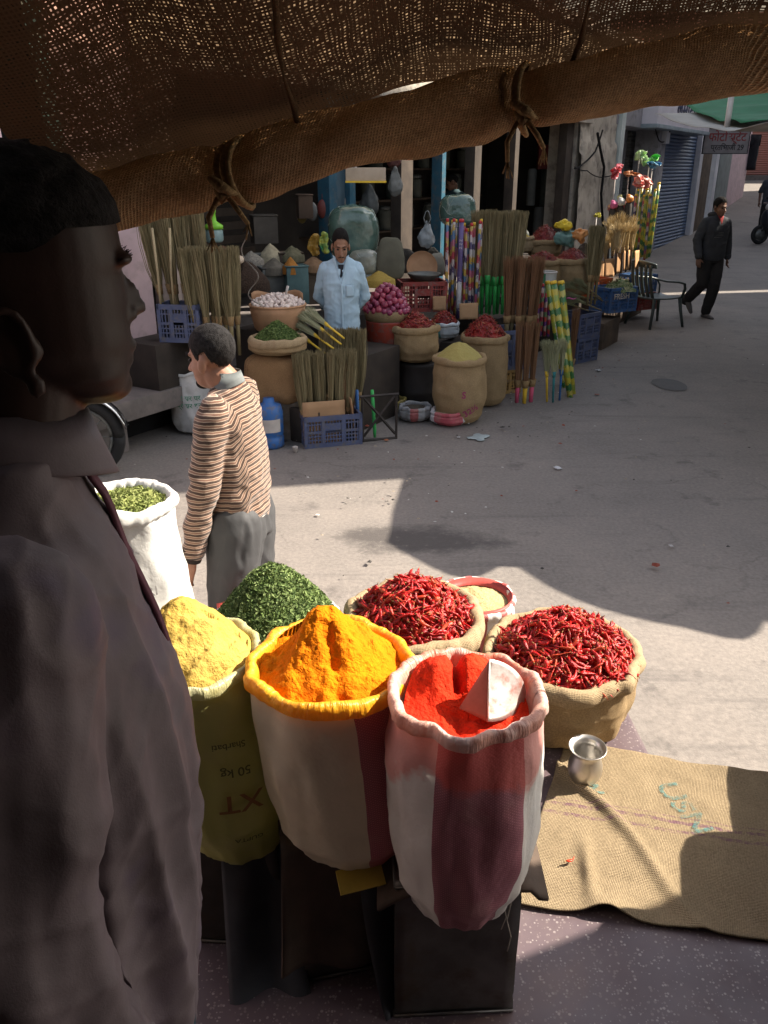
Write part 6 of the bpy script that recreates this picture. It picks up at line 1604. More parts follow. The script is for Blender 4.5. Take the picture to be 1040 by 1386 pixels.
# drum and tin behind the striped man
dp = at_g(367, 604); t = thing('blue_drum', 'blue plastic drum with a white label behind the striped sweater man', 'drum', dp)
MB().lathe([(.10, 0), (.115, .02), (.115, .09), (.105, .10), (.115, .12), (.115, .30), (.10, .36), (.05, .38), (.045, .42)], 24).build('body', plastic('drum_blue', (.03, .12, .35)), t)
MB().grid(16, 4, lambda u, v: V((.117 * math.cos(-2.2 + 1.6 * u), .117 * math.sin(-2.2 + 1.6 * u), .15 + .11 * v))).build('label', m_eyew, t)
tin(at_g(388, 598) + V((0, .12, 0)), (.22, .22, .36), R(10), 'dull square tin beside the blue drum', m_tin_l)
# white printed sack at the left
wl_ = at_g(262, 590); wl_ = V((wl_.x, wl_.y + .16, .004))
PWL = [(0, .85), (.2, 1.0), (.6, 1.02), (1, .98)]
m_wpr = W_('sack_old_white', (.58, .56, .54), [], trans=.05, dirtc=(.28, .26, .22), dirt=.7)
s2 = sack('plastic_sack', 'white woven sack with green print standing by the stone plinth', wl_, wl_ + V((-.03, .02, .545)), PWL, .185, .012, m_wpr, m_wpr, 44, .018, rim_wob=.03, seg=48)
m_grp = M('print_green', (.10, .26, .17), rough=.8)
wrap_text('सर सर पर', .060, m_grp, s2, wl_, wl_ + V((-.03, .02, .545)), .185, PWL, R(-88), .62, out=.012); wrap_text('प्र सर घर', .060, m_grp, s2, wl_, wl_ + V((-.03, .02, .545)), .185, PWL, R(-88), .50, out=.012)
# ---------------- centre
m_fold = M('plastic_fold', (.30, .36, .31), (.18, .23, .20), .3, 12, spec=.6)
def bale(px, py, w, h, Y, label, mat, seed):
    c = at_y(px, py, Y); k = 1 / ppm(c)
    def f(u, v):
        a = 2 * PI * u; b = PI * (.02 + .96 * v); sg = lambda x, p: math.copysign(abs(x) ** p, x)
        p = V((w * k / 2 * sg(math.cos(a), .7) * sg(math.sin(b), .5), w * k * .4 * sg(math.sin(a), .7) * sg(math.sin(b), .5), h * k / 2 - h * k / 2 * sg(math.cos(b), .7)))
        return p + p.normalized() * (.006 * (1 - 2 * abs(nz(p.x * 7 + p.z * 6 + seed, p.y * 7, p.z * 9 - p.x * 6))) + .03 * nz(p.x * 3 + seed, p.y * 3, p.z * 3))
    o = MB().grid(56, 40, f, True, True, True).build('wrapped_bale', mat, loc=c)
    q = MB(); r2 = random.Random(seed)                   # raised folds in paler plastic, their colour standing in for crinkle highlights
    for i in range(20):
        u0, v0, du, dv = r2.random(), r2.uniform(.15, .85), r2.gauss(0, .10), r2.gauss(0, .14)
        if math.sin(2 * PI * u0) > .3: continue
        pts = [f(u0 + du * j / 7 + .012 * nz(j, i, seed), min(.97, max(.03, v0 + dv * j / 7 + .02 * nz(i, j * .7, seed)))) * 1.004 for j in range(8)]
        q.tube(pts, [.0015] + [r2.uniform(.002, .005)] * 6 + [.0015], 5, sq=.5)
    q.build('folds', m_fold, o); return tag(o, label, 'bale')
m_tarp = M('plastic_tarp', (.10, .17, .14), (.05, .09, .075), .14, 5, .45, 11, spec=.8, dist=.02); m_tarp2 = M('clear_wrap', (.26, .27, .22), (.13, .14, .11), .2, 7, .5, 11, spec=.8, dist=.02)
bale(479, 350, 68, 66, 8.9, 'large bale wrapped in green plastic behind the blue shirt man', m_tarp, 1)
bale(492, 372, 40, 32, 8.7, 'lower bale in crinkled clear plastic behind the blue shirt man', m_tarp2, 2)
bale(494, 388, 44, 22, 8.75, 'grey plastic wrapped bundle under the crinkled bale', m_tarp2, 5)
bale(619, 306, 48, 40, 10.6, 'green plastic wrapped bale behind the wrapped mop poles', m_tarp, 3)
def leaning(px, py, w, h, Y, label, mat, name='bag', seed=0, cat='bag', lean=-.2):
    c = at_y(px, py, Y); k = 1 / ppm(c)
    def f(u, v):
        a = 2 * PI * u; b = PI * (.02 + .96 * v); sg = lambda x, p: math.copysign(abs(x) ** p, x)
        p = V((w * k / 2 * sg(math.cos(a), .55) * sg(math.sin(b), .35) * (1 - .12 * math.cos(b) * -1), .05 * math.sin(a) * math.sin(b), h * k / 2 - h * k / 2 * math.cos(b)))
        return p + V((0, 0, 0)) + p.normalized() * .010 * fbm(p * 12 + V((seed, 0, 0)))
    o = MB().grid(32, 24, f, True, True, True).build(name, mat, loc=c); o.rotation_euler.x = lean; return tag(o, label, cat)
leaning(529, 378, 38, 54, 8.6, 'grey green flat sack leaning behind the onions', M('grey_green_cloth', (.11, .105, .075), (.08, .075, .055), .9, 8), seed=1)
wt_ = at_y(571, 362, 9.0); kw = 21 / ppm(wt_); o = MB().lathe([(.01, .0), (kw * .5, .006), (kw * .93, .012), (kw * .97, .03), (kw, .035), (kw * 1.0, .0), (kw * .9, -.012), (.01, -.014)], 40).build('wicker_tray', m_bask, loc=wt_); o.rotation_euler = (R(72), 0, R(5)); tag(o, 'round wicker tray leaning behind the dark red crate', 'tray')
leaning(592, 374, 20, 30, 9.2, 'small pale cloth bag beside the wicker tray', M('pale_cloth', (.28, .27, .22), rough=.9), seed=3)
# onions
oc_ = at_y(524, 420, 7.95); orr = 29 / ppm(oc_)
ob_ = thing('onion_basket', 'red plastic basket heaped with onions beside the blue shirt man', 'basket', (oc_.x, oc_.y, .502)); hb = oc_.z - .502
MB().lathe([(orr * .84, 0), (orr * .9, .02), (orr * .98, hb - .10), (orr * 1.0, hb - .09), (orr * .93, hb - .09), (orr * .85, .03)], 32).build('body', m_bred, ob_)
MB().lathe([(orr * 1.0, hb - .085), (orr * 1.06, hb - .03), (orr * 1.05, hb + .01), (orr * .97, hb + .01), (orr * .95, hb - .03)], 32).build('jute_lining', m_jute_d, ob_)
m_on = M('onion_skin', (.30, .045, .095), (.19, .022, .055), .28, 40, .1, 60, spec=.5, perobj=.5)
om = []
for i in range(2):
    def of(u, v):
        a = 2 * PI * u; b = PI * (.02 + .96 * v); z = -.029 * math.cos(b)
        if v > .88: z += (v - .88) * .10
        return V((.032 * math.sin(b) * math.cos(a), .032 * math.sin(b) * math.sin(a), z))
    om.append(MB().grid(16, 14, of, True, True, True).mesh('onion', m_on))
pile(oc_ + V((0, 0, .0)), orr * 1.0, .23, 120, om, 'onion', 'shiny purple red onion heaped in the red basket', 'onion', 'onions in the red basket', .029, 9)
heap('onion_bed', 'inner mass of onions under the top layer', oc_ + V((0, 0, -.03)), orr * .98, .215, m_on, None, 9, .01, 30, 'onion', kind='stuff', pw=1.8)
cone(514, 379, 44, 12, 8.5, M('yellow_pulse', (.36, .25, .05), (.22, .15, .03), .8, 120, .8, 160), 'low heap of yellow pulses behind the onions', 10, 'pulse heap')
crate(V((at_y(570, 420, 8.75).x, 8.8, at_y(570, 420, 8.75).z)), .48, .34, .30, R(8), m_cred, 'dark red crate behind the onions')
bc = at_y(574, 379, 8.8); tag(MB().lathe([(.10, 0), (.16, .05), (.175, .07), (.165, .07), (.15, .045), (.09, .01)], 28).build('steel_bowl', m_galv, loc=bc), 'shallow grey steel bowl on the dark red crate', 'bowl')
# chilli sacks
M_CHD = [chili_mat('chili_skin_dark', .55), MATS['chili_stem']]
def csack(px, rim, base, w, Y, label, hl, seed, hpx=22, zb=None, mat=None, rm=None, leanx=0, n=420, roll=.028):
    s_, r, R2 = smallsack(px, rim, base, w, Y, label, mat or m_jute_d, rm or m_jute_d, seed, roll, zb, 1.06, leanx)
    rnd2 = random.Random(seed); h = hpx / ppm(r); zf = lambda x, y: h * (1 - min(1, math.hypot(x, y) / (R2 * .95)) ** 1.5) + .01 * nz(x * 14, y * 14, seed)
    ms = [chili_mesh(i + seed, .055, .0065) for i in range(4)]
    q = MB().grid(24, 8, lambda u, v: V((R2 * .95 * v * math.cos(6.2832 * u), R2 * .95 * v * math.sin(6.2832 * u), zf(R2 * .95 * v * math.cos(6.2832 * u), R2 * .95 * v * math.sin(6.2832 * u)) - .014)), True)
    for i in range(n):
        a = rnd2.uniform(0, 6.283); rr = R2 * .95 * math.sqrt(rnd2.random()); x, y = rr * math.cos(a), rr * math.sin(a); nrm = surf_normal(zf, x, y)
        q.merge(rnd2.choice(ms), Matrix.Translation(V((x, y, zf(x, y))) + nrm * rnd2.uniform(-.004, .010)) @ nrm.to_track_quat('Z', 'X').to_matrix().to_4x4() @ Matrix.Rotation(rnd2.uniform(0, 6.28), 4, 'Z') @ Matrix.Rotation(rnd2.gauss(0, .35), 4, 'Y'))
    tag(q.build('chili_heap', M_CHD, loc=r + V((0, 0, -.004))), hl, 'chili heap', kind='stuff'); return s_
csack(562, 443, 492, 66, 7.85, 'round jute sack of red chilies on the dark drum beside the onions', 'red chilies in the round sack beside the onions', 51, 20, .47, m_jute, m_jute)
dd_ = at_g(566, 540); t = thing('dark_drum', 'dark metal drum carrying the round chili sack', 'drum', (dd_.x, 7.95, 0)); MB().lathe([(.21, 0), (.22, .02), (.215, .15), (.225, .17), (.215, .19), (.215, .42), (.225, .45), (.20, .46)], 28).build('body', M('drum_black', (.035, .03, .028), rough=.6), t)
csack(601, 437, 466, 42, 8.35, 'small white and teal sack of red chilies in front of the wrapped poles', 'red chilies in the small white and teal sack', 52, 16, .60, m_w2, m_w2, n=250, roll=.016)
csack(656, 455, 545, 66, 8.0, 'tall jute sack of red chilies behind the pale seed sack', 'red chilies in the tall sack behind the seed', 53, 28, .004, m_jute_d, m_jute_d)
stepbox('wooden_box', 2.05, 2.6, 1.80, 2.05, .0, .58, 'dark box under the small white and teal chili sack', m_shadewood, 'box')
# seed sack with writing
s_, rim, rr_ = smallsack(622, 484, 570, 74, 7.40, 'upright jute sack of pale seed with pink hand painted weight', m_jute, m_jute, 54, .026, .004, 1.08)
cone_ = heap('seed_heap', 'rounded yellowish heap of seed on the jute sack with pink writing', rim + V((0, 0, -.004)), rr_ * .96, .145, M('pale_seed', (.36, .30, .10), (.26, .21, .06), .85, 140, 1., 200), None, 55, .008, 20, 'seed heap', pw=1.5)
PSS = [(0, .72), (.15, .95), (.4, 1.08), (.7, 1.07), (1, 1.0)]
sb_ = (s_.location.x, s_.location.y, s_.location.z)
m_pk = M('marker_pink', (.34, .03, .14), rough=.8)
wrap_text('S', .085, m_pk, s_, sb_, rim, rr_, PSS, R(-86), .52, tilt=-.15, out=.016); wrap_text('32½', .085, m_pk, s_, sb_, rim, rr_, PSS, R(-70), .27, tilt=.55, out=.016)
# three little bags on the road
for px, yr, yb, w, l, c, hc_, sd in ((529, 541, 562, 40, 'small yellow bag half hidden beside the iron stand', (.42, .33, .10), (.20, .16, .08), 61), (562, 550, 574, 44, 'small grey printed bag between two small bags on the road', (.36, .36, .37), (.10, .08, .06), 62), (609, 556, 579, 50, 'small white and red bag of pale beans in front of the seed sack', (.62, .60, .62), (.45, .37, .24), 63)):
    Yb = at_g(px, yb).y; mt = W_('small_bag_%d' % sd, c, [(.60, .86, (.5, .08, .11))] if sd == 63 else ([(.7, .78, (.4, .10, .10))] if sd == 62 else []), dirt=.4)
    b_, r_, R3 = smallsack(px, yr, yb, w, Yb + .12, l, mt, mt, sd, .016, .004, 1.12, 0, 'small_bag', .022, 'bag')
    heap('grain_heap', {61: 'dark grain inside the small yellow bag', 62: 'dark grain inside the small grey bag', 63: 'pale beans inside the small white and red bag'}[sd], r_ + V((0, 0, -.012)), R3 * .9, .022, M('bag_grain_%d' % sd, hc_, tuple(q * .6 for q in hc_), .8, 150, 1., 160), None, sd, .006, 40, 'grain heap', seg=40)
# wrapped mop poles
def wrap_mat(name, cols, sc):
    m, nt, b = nodes(name); co = coord(nt); oi = nt.nodes.new('ShaderNodeObjectInfo')
    sp = nt.nodes.new('ShaderNodeSeparateXYZ'); nt.links.new(co, sp.inputs[0])
    f = math_(nt, 'FRACT', math_(nt, 'ADD', math_(nt, 'MULTIPLY', sp.outputs[2], sc), math_(nt, 'ADD', math_(nt, 'MULTIPLY', oi.outputs['Random'], 1.), math_(nt, 'MULTIPLY', noise_(nt, co, 40, 2), .25))))
    n = nt.nodes.new('ShaderNodeValToRGB'); e = n.color_ramp.elements; n.color_ramp.interpolation = 'CONSTANT'
    while len(e) < len(cols): e.new(.5)
    for i, (q, c) in enumerate(zip(e, cols)): q.position = i / len(cols); q.color = c4(c)
    nt.links.new(f, n.inputs[0]); nt.links.new(n.outputs[0], b.inputs['Base Color']); b.inputs['Roughness'].default_value = .3; b.inputs['Specular IOR Level'].default_value = .6
    bump(nt, b, noise_(nt, co, 60, 3), .4, .004); return m
m_wrap = wrap_mat('pole_wrapper', [(.38, .25, .04), (.40, .38, .37), (.05, .035, .10), (.40, .35, .34), (.30, .03, .05), (.36, .25, .05), (.32, .08, .14), (.05, .12, .22)], 1.9)
m_wrapg = wrap_mat('green_wrapper', [(.40, .33, .03), (.04, .16, .045), (.45, .40, .09), (.03, .13, .04), (.40, .34, .03), (.22, .29, .05)], 2.6)
m_wrapr = wrap_mat('red_wrapper', [(.30, .02, .05), (.45, .35, .30), (.12, .03, .20), (.40, .05, .04), (.10, .20, .10)], 4)
def pole(p, L, r, tilt, label, group, mat, cap, flat=1., txt=None):
    t = thing('wrapped_pole', label, 'pole', p, 0, group); up = V((math.tan(tilt[0]), math.tan(tilt[1]), 1)).normalized(); t.rotation_euler = up.to_track_quat('Z', 'Y').to_euler()
    MB().tube([(0, 0, 0), (0, 0, L * .3), (0, 0, L * .7), (0, 0, L)], [r * .9, r, r * 1.05, r], 12, sq=flat).build('wrapper', mat, t)
    MB().tube([(0, 0, L), (0, 0, L + .03)], [r * 1.1, r * .9], 10).build('cap', cap, t)
    if txt:
        for q_, (s_, z) in enumerate(txt):
            o = letters(s_, r * 1.5, txt_m, t, (0, -r * 1.04, L * z), (PI / 2, -PI / 2, 0), 'lettering')
    return t
txt_m = M('wrapper_ink', (.60, .58, .60), rough=.4); m_capr = M('cap_red', (.5, .04, .05), rough=.4)
bpz = at_y(625, 430, 8.85)
for i in range(12):
    x = -.165 + .0305 * i
    pole(bpz + V((x, .05 * (i % 2) + rnd.uniform(-.01, .01), rnd.uniform(-.02, .03))), .93 + rnd.uniform(-.06, .05), .0155, (rnd.uniform(-.02, .02), -.02), 'colourful wrapped mop pole in the upright bundle behind the chilies', 'wrapped poles behind the chilies', m_wrap, (m_capr, bpy.data.materials['plastic_yellow'])[i % 2])
letters_p = pole(bpz + V((-.04, -.035, .0)), .96, .026, (.0, -.02), 'thick purple and white wrapped pole in the middle of the bundle', None, wrap_mat('purple_wrapper', [(.07, .05, .16), (.09, .06, .20), (.07, .05, .16), (.5, .5, .52)], .9), m_capr, txt=[('Z Z Z', .78), ('Z Z', .18)])
flapboard(at_y(595, 420, 8.6), .14, .14, R(10), R(-6), 'small cardboard piece left of the wrapped poles', m_card); flapboard(at_y(635, 432, 8.55), .20, .16, R(14), R(-8), 'cardboard piece in front of the wrapped poles', m_card)
stepbox('wooden_box', 3.05, 4.0, 1.50, 1.98, .0, .68, 'dark box under the wrapped poles and green handled brooms', m_shadewood, 'box')
# big grass brooms with green handles
gz = at_y(664, 426, 9.0)
for i in range(9):
    x = -.13 + .042 * i; broom('grass', gz + V((x, .06 * (i % 2), rnd.uniform(-.01, .02))), 'tall grass broom with bright green handle behind the stick brooms', 'green handled brooms', (rnd.uniform(-.02, .02) + .01 * (i - 4), -.02), rnd.uniform(0, 6), 1.18, 'green')
# crates under and stick brooms on top
crb = at_g(672, 540); crate(V((crb.x + .05, 8.55, 0)), .40, .32, .26, R(20), m_ctan, 'tan plastic crate at the bottom under the blue crate'); crate(V((crb.x + .03, 8.52, .262)), .52, .36, .40, R(20), m_cblue, 'tall blue crate beneath the stick broom bundle')
sz_ = V((at_y(704, 430, 8.7).x, 8.62, .668))
for i in range(6): broom('stick', sz_ + V((-.14 + .055 * i, .06 * (i % 2), -.14)), 'reddish brown stick broom in the bundle on the blue crate', 'stick brooms on the blue crate', (rnd.uniform(-.02, .02) + .012 * (i - 2), -.03), i, 1.0)
for i, (px, py, c) in enumerate(((700, 546, 'pink'), (710, 547, 'yellow'), (719, 545, 'pink'))):
    g_ = at_g(px, py); broom('stick', g_ + V((0, .02, 0)), ('stick broom with pink end standing on the road, left one', 'stick broom with yellow end standing on the road', 'stick broom with pink end standing on the road, right one')[i], None, (-.01, -.06), i, .98, c)
for i, (px, py, c, tx) in enumerate(((747, 545, 'yellow', -.09), (755, 546, 'teal', -.05), (764, 543, 'blue', -.03))):
    g_ = at_g(px - 6, py); broom('soft', g_ + V((0, .02, 0)), ('grass broom with yellow handle standing on the road', 'grass broom with teal handle standing on the road', 'grass broom with blue handle standing on the road')[i], None, (tx, -.06), i, .78, c)
for i, (x0, x1, yb) in enumerate(((772, 750, 538), (778, 760, 536), (768, 742, 530))):
    a = at_g(x0, yb) + V((0, .08 * i, 0)); b = at_y(x1, 384, a.y + .10); d = b - a
    pole(a, d.length * 1.0, .034 if i < 2 else .026, (d.x / d.z, d.y / d.z), ('thick yellow and green wrapped pole leaning in front of the pale brooms', 'second yellow and green wrapped pole, right of the thick one', 'thinner yellow and green wrapped pole behind the other two')[i], None, m_wrapg, bpy.data.materials['plastic_yellow'], txt=[('DHAMAKA', .55)] if i == 0 else None)
for i in range(5):
    a = at_y(722 + i * 5, 455, 8.9); pole(a, .52, .016, (-.03, -.02), 'thin dark red wrapped stick beside the stick broom bundle', 'thin dark red wrapped sticks', m_wrapr, m_capr)
# white bucket, jute chilli sacks further right
bk = at_y(737, 402, 9.6); t = thing('white_bucket', 'white and green paint bucket behind the stick brooms', 'bucket', bk); MB().lathe([(.10, 0), (.11, .02), (.12, .27), (.125, .28), (.115, .28), (.11, .03)], 24).build('body', W_('bucket_print', (.62, .64, .62), [(.6, .72, (.05, .3, .15))], dirt=.2), t); MB().tube([(.12 * math.cos(k / 24 * 6.283), .12 * math.sin(k / 24 * 6.283), .275) for k in range(25)], .009, 8).build('rim', m_eyew, t)
csack(735, 353, 405, 52, 10.1, 'jute sack of red chilies behind the paint bucket', 'red chilies in the sack behind the bucket', 71, 12, None, n=300); csack(775, 352, 402, 54, 10.15, 'jute sack of red chilies next to the dark grass broom', 'red chilies in the sack next to the dark broom', 72, 15, None, n=300)
csack(737, 327, 350, 48, 10.9, 'upper jute sack of red chilies behind the two chili sacks', 'red chilies in the upper back sack', 73, 22, None, n=300)
smallsack(711, 322, 342, 24, 10.8, 'little cream sack of yellow pulses beside the upper chili sack', m_jute_r, m_jute_r, 74, .02); cone(711, 323, 18, 7, 10.8, M('pulse2', (.4, .3, .06), (.3, .2, .04), .8, 120), 'yellow pulses in the little cream sack', 75, 'pulse heap')
pouch(766, 322, 32, 24, 10.6, M('teal_bag', (.22, .40, .36), (.14, .28, .26), .3, 9, spec=.5, trans=.2), 'pale teal plastic bag on the chili sacks', 'bag', 'plastic_bag'); pouch(762, 305, 24, 17, 10.55, M('yellow_packet', (.75, .55, .04), (.6, .42, .03), .4, 9), 'bright yellow packet above the pale teal bag'); pouch(784, 318, 22, 20, 10.4, M('orange_packet', (.62, .28, .09), (.5, .2, .06), .4, 9), 'orange packet of snacks right of the pale teal bag')
stepbox('wooden_box', 4.45, 6.3, 1.25, 1.80, .0, .70, 'dark box under the jute chili sacks at the right', m_shadewood, 'box')
stepbox('wooden_box', 5.2, 6.9, .6, 1.25, .0, 1.0, 'tall dark box under the upper chili sack', m_shadewood, 'box')
for i in range(3): broom('grass', at_y(795 + i * 5, 412, 9.9 + .1 * i), 'dark grass broom standing right of the chili sacks', 'dark brooms right of the chilies', (.0, -.02), i * 2., 1.0)
# pale green brooms lying in a blue crate stack
k1 = at_g(778, 492); crate(V((k1.x + .06, k1.y + .20, 0)), .42, .32, .30, R(40), m_cblue, 'blue crate on the road under the pale green brooms'); crate(V((k1.x + .06, k1.y + .20, .302)), .42, .32, .28, R(40), m_cblue, 'upper blue crate full of pale green brooms')
for i in range(14):
    b = V((k1.x + .06 + rnd.uniform(-.13, .13), k1.y + .18 + rnd.uniform(-.1, .1), .66 + .028 * i * .6)); d = V((-.75 + rnd.uniform(-.35, .35), -.45 + rnd.uniform(-.3, .3), .35 + rnd.uniform(-.2, .3))).normalized()
    t = broom('soft', b - d * .2, 'pale grey green soft broom piled on the blue crates', 'pale brooms piled on the crates', (0, 0), i, .55); t.rotation_euler = d.to_track_quat('Z', 'Y').to_euler()
rp = at_y(772, 405, k1.y - .05); ob = MB().tube([(-.06, 0, 0), (-.02, -.02, .02), (.03, -.01, .0), (.07, .0, .015)], [.010, .018, .015, .008], 8, sq=.4).build('ribbon', M('pink_ribbon', (.75, .15, .40), rough=.5), loc=rp); tag(ob, 'bright pink ribbon on the pale green brooms', 'ribbon')
broom('stick', at_g(771, 515) + V((.02, .05, 0)), 'stick broom standing in front of the blue crates', None, (-.01, -.04), 1, .95)
tag(MB().lathe([(.012, 0), (.022, .045), (.024, .05), (.019, .05), (.010, .004)], 16).build('paper_cup', m_eyew, loc=at_g(400, 613) + V((0, 0, .004)), rz=.4), 'small white paper cup lying by the blue crate on the road', 'cup')
# things hung in the shop front
lb = on_n(495, 236, 1.0); k = 1 / ppm(lb); t = thing('light_board', 'tan board with yellow lower edge hung above the blue shirt man', 'board', lb, R(3))
MB().box((0, 0, 0), (54 * k, .14, 17 * k)).build('panel', M('tan_board', (.40, .33, .25), (.32, .26, .19), .7, 6), t, smooth='auto', bevel=.008); MB().box((0, -.01, -9.2 * k), (55 * k, .15, 2.4 * k)).build('edge', M('yellow_edge', (.70, .48, .04), rough=.5), t, smooth=False)
MB().box((-13 * k, -.02, 14 * k), (3 * k, .03, 16 * k)).build('bracket', m_eyew, t, smooth=False)
for px, py, w, h, n, l, mt in ((535, 246, 26, 38, .2, 'grey plastic bag hung high in the dark shop', M('grey_bag', (.20, .20, .185), (.14, .14, .13), .5, 9, trans=.1)), (533, 214, 26, 26, .15, 'dark red round bag hung beside the post', M('maroon_bag', (.09, .03, .025), rough=.7)), (500, 272, 34, 44, -.2, 'dusty clear bag hung behind the green bale', M('dusty_bag', (.085, .09, .085), rough=.5))):
    c = on_n(px, py, n); pouch(px, py, w, h, c.y, mt, l, 'bag', 'hanging_bag', .02, .75)
wbag = on_n(578, 336, .4); k = 1 / ppm(wbag)
wb = pouch(578, 318, 30, 36, wbag.y, M('white_bag', (.50, .53, .54), (.38, .41, .42), .35, 8, .5, 18, trans=.15, dist=.02), 'white plastic carrier bag hanging between the posts', 'bag', 'plastic_bag', .03, .78)
for s_ in (-1, 1): MB().tube([(s_ * .02, 0, 15 * k), (s_ * .045, 0, 21 * k), (s_ * .02, 0, 29 * k), (0, 0, 31 * k)], [.016, .012, .008, .005], 8, sq=.5).build('handle', MATS['white_bag'], wb)
for i, (px, py, w, h, c, l) in enumerate(((734, 214, 14, 30, (.22, .04, .035), 'red carton on the shop shelf'), (760, 222, 12, 20, (.07, .17, .07), 'green bottle on the shop shelf'), (745, 205, 14, 26, (.13, .13, .12), 'grey carton beside the red one'), (718, 255, 12, 46, (.12, .125, .12), 'tall grey tube standing in the shop'), (737, 255, 14, 50, (.10, .11, .095), 'tall grey green roll standing in the shop'), (752, 252, 14, 50, (.11, .12, .11), 'third tall roll standing in the shop'), (728, 305, 16, 44, (.15, .15, .14), 'lower grey roll standing in the shop'), (655, 325, 22, 14, (.10, .11, .12), 'blue grey bundle behind the grass brooms'))):
    c_ = on_n(px, py + h / 2, -.9); k = 1 / ppm(c_); mt = M('shop_item_%d' % i, c, rough=.6)
    o = (MB().box((0, 0, h * k / 2), (w * k, .2, h * k)) if i in (0, 2) else MB().lathe([(w * k * .45, 0), (w * k / 2, .02), (w * k / 2, h * k * .92), (w * k * .4, h * k)], 16)).build(('carton', 'bottle', 'carton', 'roll', 'roll', 'roll', 'roll', 'bundle')[i], mt, loc=c_, smooth='auto'); tag(o, l, ('carton', 'bottle', 'carton', 'roll', 'roll', 'roll', 'roll', 'bundle')[i])

rnd = random.Random(123)
for i, (px, py, w, h, n_, c, l) in enumerate(((448, 392, 26, 30, .75, (.09, .075, .06), 'dark sack standing behind the blue shirt man'), (516, 350, 26, 30, .55, (.11, .10, .075), 'dull cloth bundle above the pulses'), (548, 352, 30, 34, .5, (.07, .06, .05), 'dark lumpy bag behind the wicker tray'), (588, 350, 22, 30, .3, (.12, .11, .09), 'grey bag in the dark between the posts'), (664, 302, 30, 24, .2, (.10, .095, .085), 'grey bag on the shelf behind the grass brooms'), (686, 300, 30, 26, .3, (.16, .14, .11), 'brownish bag on the shelf behind the grass brooms'), (705, 318, 24, 22, .7, (.11, .12, .11), 'grey green bag left of the upper chili sack'), (790, 345, 24, 30, 1.2, (.08, .06, .045), 'dark brown bag right of the upper chilies'), )):
    c_ = on_n(px, py, n_); pouch(px, py, w, h, c_.y, M('filler_%d' % i, c, tuple(q * .6 for q in c), .85, 8, .5, 30), l, 'bag', 'cloth_bag', .03)
for i in range(5):
    c_ = on_n(408 + i * 14, 268 - i * 3, -.1); k = 1 / ppm(c_); o = MB().tube([(0, 0, 0), (0, 0, -.06)], .003, 5).ell((0, 0, -.16), (.06, .03, .10)).build('hanging_packet', M('hang_%d' % (i % 3), ((.22, .16, .05), (.16, .16, .15), (.20, .05, .04))[i % 3], rough=.4), loc=c_); tag(o, 'small dull packet hanging in a row above the powder heaps', 'packet', 'packets hanging above the powders')
# ------------------------------------------------------------------ sunlit group at the right
q0 = at_g(822, 450)
stepbox('wooden_box', 5.3, 6.0, 2.05, 2.45, 0, .34, 'brown box under the bright blue printed crate', m_wood, 'box')
cb = at_y(829, 420, 11.3); 
ct = crate(cb, .50, .38, .32, R(30), m_cbl2, 'bright blue crate with white lettering and greens beside the chair')
letters('FRESH', .10, m_eyew, ct, (-.06, -.205, .21), (PI / 2, 0, 0)); 
crate(at_y(806, 402, 11.6), .30, .30, .26, R(30), m_cor_, 'orange crate left of the bright blue printed crate')
crate(at_y(862, 394, 13.1), .46, .36, .26, R(30), m_cbl2, 'second bright blue crate behind the dark green chair')
crate(at_y(866, 417, 13.2), .46, .36, .24, R(30), m_cred, 'red crate low behind the dark green chair')
stepbox('wooden_box', 6.6, 8.6, 1.3, 2.05, 0, .62, 'dark box carrying the gold brooms', m_wood, 'box')
for i, (px, py, w, h) in enumerate(((812, 376, 12, 22), (825, 375, 17, 24), (838, 370, 14, 26), (848, 366, 16, 26), (862, 364, 14, 24))):
    c = at_y(px, py, 11.9 + .12 * i); k = 1 / ppm(c); flapboard(c, w * k, h * k, R(20 + 8 * i), R(-5), 'bright cardboard flap at the foot of the gold brooms', m_card2, 'cardboard flaps under the gold brooms')
rnd = random.Random(77)
for i, (px, py, s_) in enumerate(((803, 372, .95), (811, 374, .95), (818, 370, 1.0), (826, 368, 1.15), (833, 366, 1.2), (840, 364, 1.15), (847, 362, 1.15), (853, 360, 1.1), (806, 366, 1.0), (822, 360, 1.25), (836, 356, 1.3), (850, 354, 1.2))):
    c = at_y(px, py + 6, 12.0 + .10 * (i % 4) + (.4 if i > 7 else 0)); broom('gold', c, 'straw gold broom standing in the sunlit group beside the pillar', 'gold brooms beside the pillar', (rnd.uniform(-.06, .05), -.02), rnd.uniform(0, 6), s_ * .82, 'brown' if i % 3 else 'black')
for i, (px, py, l) in enumerate(((826, 322, 'dark broom head with pink tag above the gold brooms'), (836, 318, 'dark broom head with white tag above the gold brooms'), (847, 314, 'dark broom head with orange tag above the gold brooms'))):
    c = at_y(px, py, 12.7); k = 1 / ppm(c); t = thing('wrapped_broom', l, 'broom', c)
    MB().tube([(0, 0, 0), (0, 0, 12 * k), (0, 0, 34 * k), (0, 0, 40 * k)], [3.5 * k, 5 * k, 5 * k, 2 * k], 12, True).build('bristles', M('dark_bristle', (.05, .04, .03), (.03, .025, .02), .7, 40), t)
    ob = MB().ell((0, -.02, 43 * k), (5.5 * k, 3 * k, 5 * k)); ob = ob.build('tag', M('tag_%d' % i, ((.75, .18, .36), (.7, .68, .65), (.72, .30, .10))[i], rough=.35, trans=.2), t); displace(ob.data, lambda p, n: .03 * fbm(p * 14))
for i in range(9):
    c = at_y(853 + i * 3.2, 352 - (i % 3) * 2, 13.2 + .15 * (i % 2)); pole(c, .92 + .06 * (i % 3), .022, (rnd.uniform(-.02, .02), 0), 'yellow green wrapped pole standing in the sunlit group by the pillar', 'wrapped poles by the pillar', m_wrapg if i % 3 else m_wrap, bpy.data.materials['plastic_yellow'])
